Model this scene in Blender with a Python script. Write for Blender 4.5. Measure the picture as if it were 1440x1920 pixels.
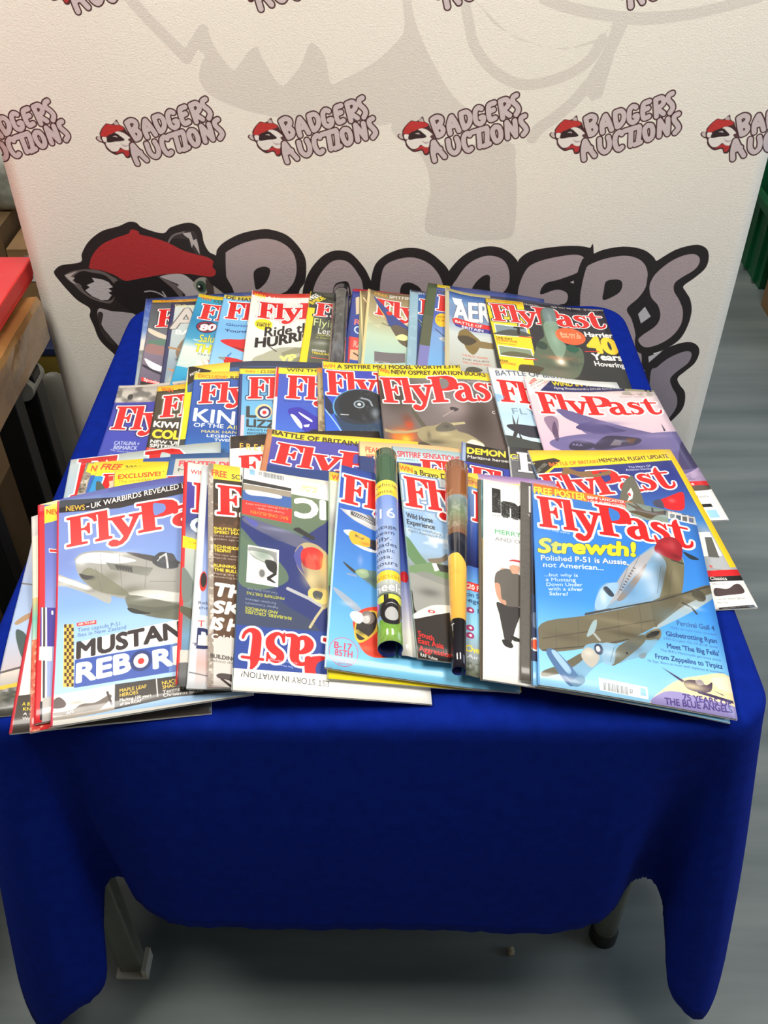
import bpy, bmesh, math, random
import numpy as np
from mathutils import Matrix, Vector

for o in list(bpy.data.objects): bpy.data.objects.remove(o)
SC = bpy.context.scene; COL = SC.collection

# ---------------------------------------------------------------- camera
CAMM = [[1,.0003,-.0088],[.0069,-.6532,.7571],[-.0056,-.7571,-.6532]]   # rows: world x,y,z; columns: right, down, forward
cam = bpy.data.cameras.new('camera'); camo = bpy.data.objects.new('camera', cam); COL.objects.link(camo)
camo.matrix_world = Matrix([[CAMM[i][0], -CAMM[i][1], -CAMM[i][2], (0, 0, 1.55)[i]] for i in range(3)] + [[0, 0, 0, 1]])
cam.sensor_fit = 'VERTICAL'; cam.sensor_height = 24; cam.sensor_width = 18; cam.lens = 24 * 1760 / 1920
cam.clip_start = .02; SC.camera = camo

# ---------------------------------------------------------------- world, light, exposure
w = bpy.data.worlds.new('room_air'); SC.world = w; w.use_nodes = True
w.node_tree.nodes['Background'].inputs[0].default_value = (.75, .78, .85, 1); w.node_tree.nodes['Background'].inputs[1].default_value = .09
def area(name, loc, sx, sy, power, col, rot=(0, 0, 0)):
    l = bpy.data.lights.new(name, 'AREA'); l.shape = 'RECTANGLE'; l.size = sx; l.size_y = sy; l.energy = power; l.color = col
    o = bpy.data.objects.new(name, l); o.location = loc; o.rotation_euler = rot; COL.objects.link(o); return o
LAMPS = [(-.80, .62), (.70, .62), (-.95, 2.95), (.75, 2.95)]
POW = [28, 23, 8, 8]
for (x, y), p_ in zip(LAMPS, POW): area('ceiling_light', (x, y, 2.615), .5, 1.1, p_, (1, .95, .87))
area('window_light', (2.93, .6, 1.35), 1.5, 1.9, 24, (.68, .82, 1), (0, math.radians(90), 0))
area('window_light', (2.3, 4.79, 1.4), 1.1, 1.5, 13, (.72, .84, 1), (math.radians(-90), 0, 0))  # added back right source, out of view, for streaks on the rolled magazines
area('window_light', (-2.3, 4.79, 1.4), 1.1, 1.5, 9, (.8, .88, 1), (math.radians(-90), 0, 0))  # added left counterpart, out of view, for the streaks on the other side
vs = SC.view_settings; vs.view_transform = 'Standard'; vs.look = 'None'; vs.gamma = 1; vs.use_curve_mapping = False; vs.exposure = .27

# ---------------------------------------------------------------- print painter
# Flat print (covers, banner graphic) is drawn here by code into generated images.
def coverage(contours, w, h, S=4, pad=0):
    """exact-ish coverage mask of closed contours (pixel units); returns bbox + mask"""
    allp = np.concatenate(contours)
    x0 = int(max(0, math.floor(allp[:, 0].min() - pad) - 1)); x1 = int(min(w, math.ceil(allp[:, 0].max() + pad) + 2))
    y0 = int(max(0, math.floor(allp[:, 1].min() - pad) - 1)); y1 = int(min(h, math.ceil(allp[:, 1].max() + pad) + 2))
    if x1 <= x0 or y1 <= y0: return None
    bw, bh = x1 - x0, y1 - y0
    A = np.concatenate([c for c in contours]); B = np.concatenate([np.roll(c, -1, 0) for c in contours])
    A = A - (x0, y0); B = B - (x0, y0)
    sg = np.where(A[:, 1] < B[:, 1], 1.0, -1.0)
    lo = np.where((sg > 0)[:, None], A, B); hi = np.where((sg > 0)[:, None], B, A)
    k0 = np.maximum(np.ceil(lo[:, 1] * S - .5), 0).astype(int); k1 = np.minimum(np.ceil(hi[:, 1] * S - .5), bh * S).astype(int)
    n = np.maximum(k1 - k0, 0)
    if n.sum() == 0: return None
    e = np.repeat(np.arange(len(n)), n)
    k = np.arange(n.sum()) - np.repeat(np.cumsum(n) - n, n) + k0[e]
    ys = (k + .5) / S
    t = (ys - lo[e, 1]) / (hi[e, 1] - lo[e, 1])
    xs = np.clip(lo[e, 0] + t * (hi[e, 0] - lo[e, 0]), 0, bw)
    xi = np.floor(xs).astype(int); fr = xs - xi
    row = k // S; W2 = bw + 2
    acc = np.bincount(row * W2 + xi, weights=sg[e] * (1 - fr) / S, minlength=bh * W2) + \
          np.bincount(row * W2 + xi + 1, weights=sg[e] * fr / S, minlength=bh * W2)
    m = np.clip(np.abs(np.cumsum(acc[:bh * W2].reshape(bh, W2), 1)), 0, 1)[:, :bw]
    return x0, y0, x1, y1, m.astype(np.float32)

def smooth_pts(p, n=5):
    p = np.asarray(p, float); m = len(p); out = []
    for i in range(m):
        a, b, c, d = p[i - 1], p[i], p[(i + 1) % m], p[(i + 2) % m]
        for j in range(n):
            t = j / n
            out.append(.5 * ((2 * b) + (-a + c) * t + (2 * a - 5 * b + 4 * c - d) * t * t + (-a + 3 * b - 3 * c + d) * t ** 3))
    return np.array(out)

_glyph = {}
def text_tris(s):
    """filled triangles of a line of text in the built-in font, cap height = 1"""
    key = s
    if key in _glyph: return _glyph[key]
    cu = bpy.data.curves.new('print_text', 'FONT'); cu.body = s; cu.resolution_u = 3; cu.fill_mode = 'FRONT'
    ob = bpy.data.objects.new('print_text', cu)
    me = ob.to_mesh(); me.calc_loop_triangles()
    v = np.empty(len(me.vertices) * 3); me.vertices.foreach_get('co', v); v = v.reshape(-1, 3)[:, :2]
    t = np.empty(len(me.loop_triangles) * 3, int); me.loop_triangles.foreach_get('vertices', t)
    tri = v[t].reshape(-1, 3, 2)
    d = tri[:, 1] - tri[:, 0]; e = tri[:, 2] - tri[:, 0]
    neg = (d[:, 0] * e[:, 1] - d[:, 1] * e[:, 0]) < 0
    tri[neg] = tri[neg][:, ::-1]
    ob.to_mesh_clear(); bpy.data.objects.remove(ob); bpy.data.curves.remove(cu)
    _glyph[key] = tri
    return tri
_H = text_tris('H')
CAPH = _H[:, :, 1].max()

def stroke_mask(pts, w, h, grow=0.0):
    """soft mask of a chain of tapering capsules; pts rows (x, y, r) in pixels"""
    p = np.asarray(pts, float)
    r = p[:, 2] + grow
    x0 = int(max(0, (p[:, 0] - r).min() - 2)); x1 = int(min(w, (p[:, 0] + r).max() + 3))
    y0 = int(max(0, (p[:, 1] - r).min() - 2)); y1 = int(min(h, (p[:, 1] + r).max() + 3))
    if x1 <= x0 or y1 <= y0: return None
    m = np.zeros((y1 - y0, x1 - x0), np.float32)
    for i in range(max(1, len(p) - 1)):
        a = p[i]; b = p[min(i + 1, len(p) - 1)]; rm = max(r[i], r[min(i + 1, len(p) - 1)])
        u0 = int(max(x0, min(a[0], b[0]) - rm - 2)); u1 = int(min(x1, max(a[0], b[0]) + rm + 3))
        v0 = int(max(y0, min(a[1], b[1]) - rm - 2)); v1 = int(min(y1, max(a[1], b[1]) + rm + 3))
        if u1 <= u0 or v1 <= v0: continue
        X = np.arange(u0, u1)[None, :] + .5 - a[0]; Y = np.arange(v0, v1)[:, None] + .5 - a[1]
        dx, dy = b[0] - a[0], b[1] - a[1]; L2 = dx * dx + dy * dy
        t = np.clip((X * dx + Y * dy) / L2, 0, 1) if L2 > 1e-9 else np.zeros((v1 - v0, u1 - u0))
        ra = r[i]; rb = r[min(i + 1, len(p) - 1)]
        c = np.clip(ra + t * (rb - ra) - np.hypot(X - t * dx, Y - t * dy) + .5, 0, 1)
        s = m[v0 - y0:v1 - y0, u0 - x0:u1 - x0]; np.maximum(s, c, out=s)
    return x0, y0, x1, y1, m

def cat(p, n=4):
    """open Catmull-Rom through rows of p"""
    p = np.asarray(p, float); q = np.vstack([p[:1], p, p[-1:]]); out = []
    for i in range(1, len(q) - 2):
        a, b, c, d = q[i - 1], q[i], q[i + 1], q[i + 2]
        for j in range(n):
            t = j / n
            out.append(.5 * ((2 * b) + (-a + c) * t + (2 * a - 5 * b + 4 * c - d) * t * t + (-a + 3 * b - 3 * c + d) * t ** 3))
    out.append(p[-1]); return np.array(out)

# masthead lettering: slab-serif glyphs, cap height 100, y down, total width 380
MAST_POLY = [
    [(2, 0), (62, 0), (64, 31), (58, 32), (53, 19), (44, 9), (31, 8), (31, 45), (37, 45), (42, 40), (44, 31), (49, 31), (49, 67), (44, 67), (42, 58), (37, 53), (31, 53), (31, 91), (43, 92), (43, 100), (0, 100), (0, 92), (9, 90), (9, 10), (2, 8)],
    [(60, 0), (86, 0), (86, 90), (93, 92), (93, 100), (58, 100), (58, 92), (66, 90), (66, 10), (60, 8)],
    [(86, 30), (121, 30), (121, 37), (114, 39), (127, 74), (137, 41), (129, 37), (129, 30), (158, 30), (158, 37), (150, 40), (128, 98), (122, 113), (112, 125), (100, 129), (89, 126), (83, 117), (86, 108), (94, 104), (102, 108), (106, 113), (111, 108), (115, 99), (94, 40), (86, 37)],
    [(146, 0), (204, 0), (221, 5), (230, 16), (232, 29), (228, 44), (216, 54), (198, 58), (181, 57), (181, 90), (193, 92), (193, 100), (145, 100), (145, 92), (156, 90), (156, 10), (146, 8)],
]
MAST_HOLE = [(181, 9), (181, 48), (193, 47), (202, 41), (206, 29), (203, 16), (193, 10)]
MAST_STROKE = [
    [(224, 47, 8), (228, 38, 5), (240, 34, 5), (252, 39, 8), (257, 51, 10), (257, 84, 10), (264, 95, 6), (277, 95, 4)],
    [(250, 59, 4), (238, 62, 6), (227, 71, 9), (225, 83, 10), (233, 93, 7), (244, 93, 5), (254, 84, 4)],
    [(317, 46, 3), (310, 37, 4), (299, 34, 5), (289, 41, 8), (291, 51, 9), (303, 58, 10), (313, 67, 10), (315, 80, 9), (307, 92, 6), (296, 96, 4), (287, 90, 4), (284, 80, 3)],
    [(318, 33, 2.5), (318, 50, 2.5)], [(284, 78, 2.5), (284, 98, 2.5)],
    [(352, 10, 2.5), (347, 22, 7), (346, 38, 10), (346, 80, 10), (352, 93, 8), (364, 95, 5), (374, 88, 4), (378, 76, 3)],
    [(328, 34, 3.6), (374, 34, 3.6)],
]

class Canvas:
    def __init__(s, wmm, hmm, res, col=(255, 255, 255)):
        s.r = res; s.w = int(round(wmm * res)); s.h = int(round(hmm * res)); s.wm = wmm; s.hm = hmm
        s.a = np.empty((s.h, s.w, 3), np.float32); s.a[:] = np.array(col, np.float32) / 255
    def put(s, M, col, alpha=1.0):
        if M is None: return
        x0, y0, x1, y1, m = M
        reg = s.a[y0:y1, x0:x1]; k = (m * alpha)[..., None]
        reg += k * (np.array(col, np.float32) / 255 - reg)
    def poly(s, pts, col, alpha=1.0, smooth=0):
        p = smooth_pts(pts) if smooth else np.asarray(pts, float)
        s.put(coverage([p * s.r], s.w, s.h), col, alpha)
    def ell(s, cx, cy, rx, ry, col, alpha=1.0, rot=0.0):
        t = np.linspace(0, 2 * math.pi, 40, endpoint=False); c, q = math.cos(rot), math.sin(rot)
        x = np.cos(t) * rx; y = np.sin(t) * ry
        s.poly(np.stack([cx + x * c - y * q, cy + x * q + y * c], 1), col, alpha)
    def blob(s, cx, cy, rx, ry, col, alpha=1.0):
        x0 = int(max(0, (cx - 2.2 * rx) * s.r)); x1 = int(min(s.w, (cx + 2.2 * rx) * s.r)); y0 = int(max(0, (cy - 2.2 * ry) * s.r)); y1 = int(min(s.h, (cy + 2.2 * ry) * s.r))
        if x1 <= x0 or y1 <= y0: return
        X = (np.arange(x0, x1)[None] / s.r - cx) / rx; Y = (np.arange(y0, y1)[:, None] / s.r - cy) / ry
        s.put((x0, y0, x1, y1, np.exp(-(X * X + Y * Y) * 1.3).astype(np.float32)), col, alpha)
    def grad(s, stops, x0=0, y0=0, x1=None, y1=None):
        x1 = s.wm if x1 is None else x1; y1 = s.hm if y1 is None else y1
        a, b, c, d = [int(v * s.r) for v in (x0, y0, x1, y1)]
        a, b = max(a, 0), max(b, 0); c, d = min(c, s.w), min(d, s.h)
        if c <= a or d <= b: return
        f = np.linspace(0, 1, d - b); st = [q[0] for q in stops]
        s.a[b:d, a:c] = np.stack([np.interp(f, st, [q[1][i] / 255 for q in stops]) for i in range(3)], 1)[:, None]
    def noise(s, seed, cell, amt, col=None, x0=0, y0=0, x1=None, y1=None):
        """mottled print (cloud, ground, camouflage): value noise at two scales"""
        x1 = s.wm if x1 is None else x1; y1 = s.hm if y1 is None else y1
        a, b, c, d = max(0, int(x0 * s.r)), max(0, int(y0 * s.r)), min(s.w, int(x1 * s.r)), min(s.h, int(y1 * s.r))
        if c <= a or d <= b: return
        rs = np.random.RandomState(seed); out = 0
        for q, amp in ((cell, .65), (cell / 2.7, .35)):
            nx, ny = int((c - a) / s.r / q) + 3, int((d - b) / s.r / q) + 3
            g = rs.rand(ny, nx).astype(np.float32)
            X = np.arange(c - a) / s.r / q; Y = np.arange(d - b) / s.r / q
            xi = X.astype(int); yi = Y.astype(int); fx = X - xi; fy = Y - yi
            fx = fx * fx * (3 - 2 * fx); fy = fy * fy * (3 - 2 * fy)
            g0 = g[yi][:, xi] * (1 - fx) + g[yi][:, xi + 1] * fx; g1 = g[yi + 1][:, xi] * (1 - fx) + g[yi + 1][:, xi + 1] * fx
            out = out + amp * (g0 * (1 - fy)[:, None] + g1 * fy[:, None])
        if col is None: s.a[b:d, a:c] *= (1 + amt * (out - .5) * 2)[..., None]
        else: s.put((a, b, c, d, np.clip((out - .5) * 4, 0, 1)), col, amt)
    def stroke(s, pts, col, alpha=1.0, curve=0, grow=0.0):
        p = cat(pts) if curve else np.asarray(pts, float)
        s.put(stroke_mask(p * s.r, s.w, s.h, grow * s.r), col, alpha)
    def text(s, txt, x0, y0, x1, y1, h, col, bold=0.0, edge=None, ew=0.0, shear=0.0, up=None):
        t = text_tris(txt)
        if not len(t): return
        mn, mx = t[:, :, 0].min(), t[:, :, 0].max()
        d = np.array([x1 - x0, y1 - y0], float); L = math.hypot(*d); d /= L; hp = np.array([d[1], -d[0]]) * h if up is None else np.array(up, float)
        X = (t[:, :, 0] - mn) / (mx - mn) * L; Y = t[:, :, 1] / CAPH; X = X + Y * h * shear
        P = (np.array([x0, y0]) + X[..., None] * d + Y[..., None] * hp) * s.r
        k = .85 * min(np.hypot(*hp) / CAPH, L / (mx - mn) * 1.15) * s.r
        def go(off, c):
            if off * k < .15: s.put(coverage(list(P), s.w, s.h), c); return
            q = off * k; best = None          # heavier weight: the glyph swept round a small circle
            rim = P.reshape(-1, 2); lo = np.floor(rim.min(0) - q - 2); 
            for a in range(8 if q > .8 else 4):
                th = a * 2 * math.pi / (8 if q > .8 else 4) + .39
                M_ = coverage(list(P + np.array([math.cos(th), math.sin(th)]) * q), s.w, s.h)
                if M_ is None: continue
                if best is None:
                    bx0, by0 = max(0, int(lo[0])), max(0, int(lo[1])); bx1 = min(s.w, int(rim[:, 0].max() + q + 4)); by1 = min(s.h, int(rim[:, 1].max() + q + 4))
                    best = np.zeros((by1 - by0, bx1 - bx0), np.float32)
                sub = best[M_[1] - by0:M_[3] - by0, M_[0] - bx0:M_[2] - bx0]; np.maximum(sub, M_[4][:sub.shape[0], :sub.shape[1]], out=sub)
            if best is not None: s.put((bx0, by0, bx1, by1, best), c)
        if edge: go(bold + ew, edge)
        go(bold, col)
    def mast(s, x0, y0, x1, y1, cap, col=(206, 30, 30), edge=(255, 255, 255), ew=2.0, under=None):
        """masthead word; (x0,y0)-(x1,y1) is the baseline, cap the cap height, all mm"""
        d = np.array([x1 - x0, y1 - y0], float); L = math.hypot(*d); d /= L; up = np.array([d[1], -d[0]]); k = L / 380; kv = cap / 100
        def T(p):
            p = np.asarray(p, float); return np.array([x0, y0]) + (p[:, :1] * k) * d + ((100 - p[:, 1:2]) * kv) * up
        rr = (k + kv) / 2
        polys = [T(q) for q in MAST_POLY]; hole = T(MAST_HOLE)
        stk = [np.hstack([T(np.array(q)[:, :2]), np.array(q)[:, 2:3] * rr]) for q in MAST_STROKE]
        def passes(g, c, e=1):
            for q in polys: s.stroke(np.vstack([np.hstack([q, np.zeros((len(q), 1))]), [[q[0][0], q[0][1], 0]]]), c, 1, 0, g)
            for q in stk: s.stroke(cat(q, 3) if len(q) > 2 else q, c, 1, 0, g)
        if under: passes(ew * 1.9, under)
        passes(ew, edge)
        for i, q in enumerate(polys):
            if i == 3:
                a = smooth_pts(hole, 4)[::-1]
                area = lambda z: np.sum(z[:, 0] * np.roll(z[:, 1], -1) - z[:, 1] * np.roll(z[:, 0], -1))
                if area(a) * area(q) > 0: a = a[::-1]
                s.put(coverage([q * s.r, a * s.r], s.w, s.h), col)
            else: s.put(coverage([q * s.r], s.w, s.h), col)
        for q in stk: s.stroke(cat(q, 3) if len(q) > 2 else q, col)
    def bars(s, x0, y0, x1, y1, seed=1):
        rs = np.random.RandomState(seed); s.poly([(x0, y0), (x1, y0), (x1, y1), (x0, y1)], (250, 250, 248)); x = x0 + (x1 - x0) * .12
        while x < x0 + (x1 - x0) * .66:
            w = (x1 - x0) * (.006 + .012 * rs.rand()); s.poly([(x, y0 + (y1 - y0) * .22), (x + w, y0 + (y1 - y0) * .22), (x + w, y0 + (y1 - y0) * .8), (x, y0 + (y1 - y0) * .8)], (40, 40, 40)); x += w + (x1 - x0) * (.008 + .012 * rs.rand())
    def image(s, name):
        im = bpy.data.images.new(name, s.w, s.h, alpha=False)
        out = np.ones((s.h, s.w, 4), np.float32); out[..., :3] = np.clip(s.a[::-1], 0, 1)
        im.pixels.foreach_set(out.ravel()); im.pack(); return im

OPS = dict(p=Canvas.poly, e=Canvas.ell, b=Canvas.blob, g=Canvas.grad, n=Canvas.noise, s=Canvas.stroke, t=Canvas.text, m=Canvas.mast, c=Canvas.bars)

# ---------------------------------------------------------------- helpers
def lin(c): return tuple(((v / 255) / 12.92 if v / 255 <= .04045 else ((v / 255 + .055) / 1.055) ** 2.4) for v in c) + (1,)
def mat(name, col, rough=.6, metal=0, noise=None, bump=None, spec=.5, coat=0, trans=0):
    """noise=(scale xyz, colour2, contrast lo, hi); bump=(scale, strength)"""
    m = bpy.data.materials.new(name); m.use_nodes = True; nt = m.node_tree; b = nt.nodes['Principled BSDF']
    b.inputs['Base Color'].default_value = lin(col); b.inputs['Roughness'].default_value = rough; b.inputs['Metallic'].default_value = metal
    b.inputs['Specular IOR Level'].default_value = spec; b.inputs['Coat Weight'].default_value = coat; b.inputs['Transmission Weight'].default_value = trans
    tc = nt.nodes.new('ShaderNodeTexCoord')
    if noise:
        mp = nt.nodes.new('ShaderNodeMapping'); mp.inputs['Scale'].default_value = noise[0]; nt.links.new(tc.outputs['Object'], mp.inputs[0])
        n = nt.nodes.new('ShaderNodeTexNoise'); n.inputs['Scale'].default_value = 1; n.inputs['Detail'].default_value = 5; nt.links.new(mp.outputs[0], n.inputs[0])
        r = nt.nodes.new('ShaderNodeValToRGB'); r.color_ramp.elements[0].color = lin(col); r.color_ramp.elements[1].color = lin(noise[1]); r.color_ramp.elements[0].position = noise[2]; r.color_ramp.elements[1].position = noise[3]
        nt.links.new(n.outputs[0], r.inputs[0]); nt.links.new(r.outputs[0], b.inputs['Base Color'])
    if bump:
        n2 = nt.nodes.new('ShaderNodeTexNoise'); n2.inputs['Scale'].default_value = bump[0]; n2.inputs['Detail'].default_value = 4; nt.links.new(tc.outputs['Object'], n2.inputs[0])
        bp = nt.nodes.new('ShaderNodeBump'); bp.inputs['Strength'].default_value = bump[1]; bp.inputs['Distance'].default_value = .004; nt.links.new(n2.outputs[0], bp.inputs['Height']); nt.links.new(bp.outputs[0], b.inputs['Normal'])
    return m
def print_mat(name, img, rough, coat=0, bump=None):
    m = mat(name, (200, 200, 200), rough, coat=coat, bump=bump); nt = m.node_tree
    t = nt.nodes.new('ShaderNodeTexImage'); t.image = img; t.extension = 'EXTEND'; uv = nt.nodes.new('ShaderNodeUVMap')
    nt.links.new(uv.outputs[0], t.inputs[0]); nt.links.new(t.outputs[0], nt.nodes['Principled BSDF'].inputs['Base Color']); return m
def link(name, me, parent=None, mats=()):
    o = bpy.data.objects.new(name, me); COL.objects.link(o)
    for m in mats: me.materials.append(m)
    if parent: o.parent = parent
    return o
def mesh(name, v, f, mats, parent=None, mi=None, smooth=False, uv=None):
    me = bpy.data.meshes.new(name); me.from_pydata([tuple(q) for q in v], [], f)
    if mi is not None: me.polygons.foreach_set('material_index', mi)
    if smooth: me.polygons.foreach_set('use_smooth', [True] * len(f))
    if uv is not None:
        l = me.uv_layers.new(name='UVMap'); vi = np.empty(len(me.loops), int); me.loops.foreach_get('vertex_index', vi)
        l.data.foreach_set('uv', np.asarray(uv, np.float32)[vi].ravel())
    me.update(); return link(name, me, parent, mats if isinstance(mats, (list, tuple)) else [mats])
def tag(o, label, cat, group=None, kind=None):
    if label: o['label'] = label
    if cat: o['category'] = cat
    if group: o['group'] = group
    if kind: o['kind'] = kind
    return o
def thing(name, loc, label, cat, group=None, rz=0):
    o = bpy.data.objects.new(name, None); o.location = loc; o.rotation_euler = (0, 0, rz); o.empty_display_size = .05; COL.objects.link(o); return tag(o, label, cat, group)
def part(name, bm, m, parent=None, smooth=False, bevel=0):
    if bevel: bmesh.ops.bevel(bm, geom=bm.edges[:], offset=bevel, segments=2, affect='EDGES', profile=.5)
    me = bpy.data.meshes.new(name); bm.to_mesh(me); bm.free()
    if smooth:
        for p in me.polygons: p.use_smooth = True
    return link(name, me, parent, [m])
def box(bm, x0, x1, y0, y1, z0, z1, rot=None):
    r = bmesh.ops.create_cube(bm, size=1)['verts']
    for v in r:
        v.co = Vector(((x0 + x1) / 2 + v.co.x * (x1 - x0), (y0 + y1) / 2 + v.co.y * (y1 - y0), (z0 + z1) / 2 + v.co.z * (z1 - z0)))
        if rot: v.co = rot @ v.co
    return bm
def B(*a, **k): return box(bmesh.new(), *a, **k)
def cyl(bm, p, q, r, r2=None, n=20):
    p, q = Vector(p), Vector(q); d = q - p
    bmesh.ops.create_cone(bm, cap_ends=True, segments=n, radius1=r, radius2=r if r2 is None else r2, depth=d.length, matrix=Matrix.Translation((p + q) / 2) @ d.to_track_quat('Z', 'Y').to_matrix().to_4x4()); return bm
random.seed(4)

# ---------------------------------------------------------------- the room
floor_m = mat('vinyl_floor', (96, 107, 110), .42, noise=((1.3, 11, 1), (134, 143, 142), .3, .75), bump=(60, .05))
wall_m = mat('wall_paint', (150, 138, 122), .8, noise=((2, 2, 2), (140, 128, 112), .3, .7))
ceil_m = mat('ceiling_tile', (205, 202, 192), .8, noise=((30, 30, 30), (190, 187, 178), .4, .7))
def shell(name, *a, m): o = part(name, B(*a), m); o['kind'] = 'structure'; return o
shell('floor', -3, 3, -2.2, 4.8, -.06, 0, m=floor_m)
shell('ceiling', -3, 3, -2.2, 4.8, 2.7, 2.76, m=ceil_m)
shell('wall_left', -3.1, -3, -2.2, 4.8, 0, 2.7, m=wall_m)
bm = bmesh.new()
for q in ((-3, 3, 0, .6), (-3, 3, 2.2, 2.7), (-3, -2.9, .6, 2.2), (-1.7, 1.7, .6, 2.2), (2.9, 3, .6, 2.2)): box(bm, q[0], q[1], 4.8, 4.9, q[2], q[3])
o = part('wall_back', bm, wall_m); o['kind'] = 'structure'
shell('wall_front', -3, 3, -2.3, -2.2, 0, 2.7, m=wall_m)
bm = bmesh.new(); box(bm, 3, 3.1, -2.2, -.4, 0, 2.7); box(bm, 3, 3.1, 1.6, 4.8, 0, 2.7); box(bm, 3, 3.1, -.4, 1.6, 0, .55); box(bm, 3, 3.1, -.4, 1.6, 2.15, 2.7)
o = part('wall_right', bm, wall_m); o['kind'] = 'structure'
bm = bmesh.new()
for a in ((3, 3.06, -.4, -.34, .55, 2.15), (3, 3.06, 1.54, 1.6, .55, 2.15), (3, 3.06, -.34, 1.54, .55, .61), (3, 3.06, -.34, 1.54, 2.09, 2.15), (3, 3.06, .57, .63, .61, 2.09)): box(bm, *a)
win_m = mat('window_frame_white', (225, 225, 222), .4)
o = part('window_1', bm, win_m); o['kind'] = 'structure'
for k, x in enumerate((-2.9, 1.7)):  # frames of the two added back windows, unseen, holding the streak lights
    bm = bmesh.new()
    for q in ((0, 1.2, .6, .65), (0, 1.2, 2.15, 2.2), (0, .05, .65, 2.15), (1.15, 1.2, .65, 2.15)): box(bm, x + q[0], x + q[1], 4.8, 4.86, q[2], q[3])
    o = part('window_%d' % (k + 2), bm, win_m); o['kind'] = 'structure'
tube_m = mat('lamp_diffuser', (255, 250, 240), .4)
nt = tube_m.node_tree; nt.nodes['Principled BSDF'].inputs['Emission Color'].default_value = (1, .93, .82, 1); nt.nodes['Principled BSDF'].inputs['Emission Strength'].default_value = 2.5
frame_m = mat('lamp_frame', (225, 225, 220), .5)
for i, (x, y) in enumerate(LAMPS):
    t = thing('ceiling_lamp', (x, y, 2.7), 'flat white ceiling light panel, ' + ('over the left of the table', 'over the right of the table', 'behind the banner at left', 'behind the banner at right')[i], 'ceiling light', 'ceiling light panels')
    part('lamp_frame', B(-.3, .3, -.62, .62, -.06, 0), frame_m, t); part('diffuser', B(-.26, .26, -.58, .58, -.075, -.0601), tube_m, t)

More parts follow.
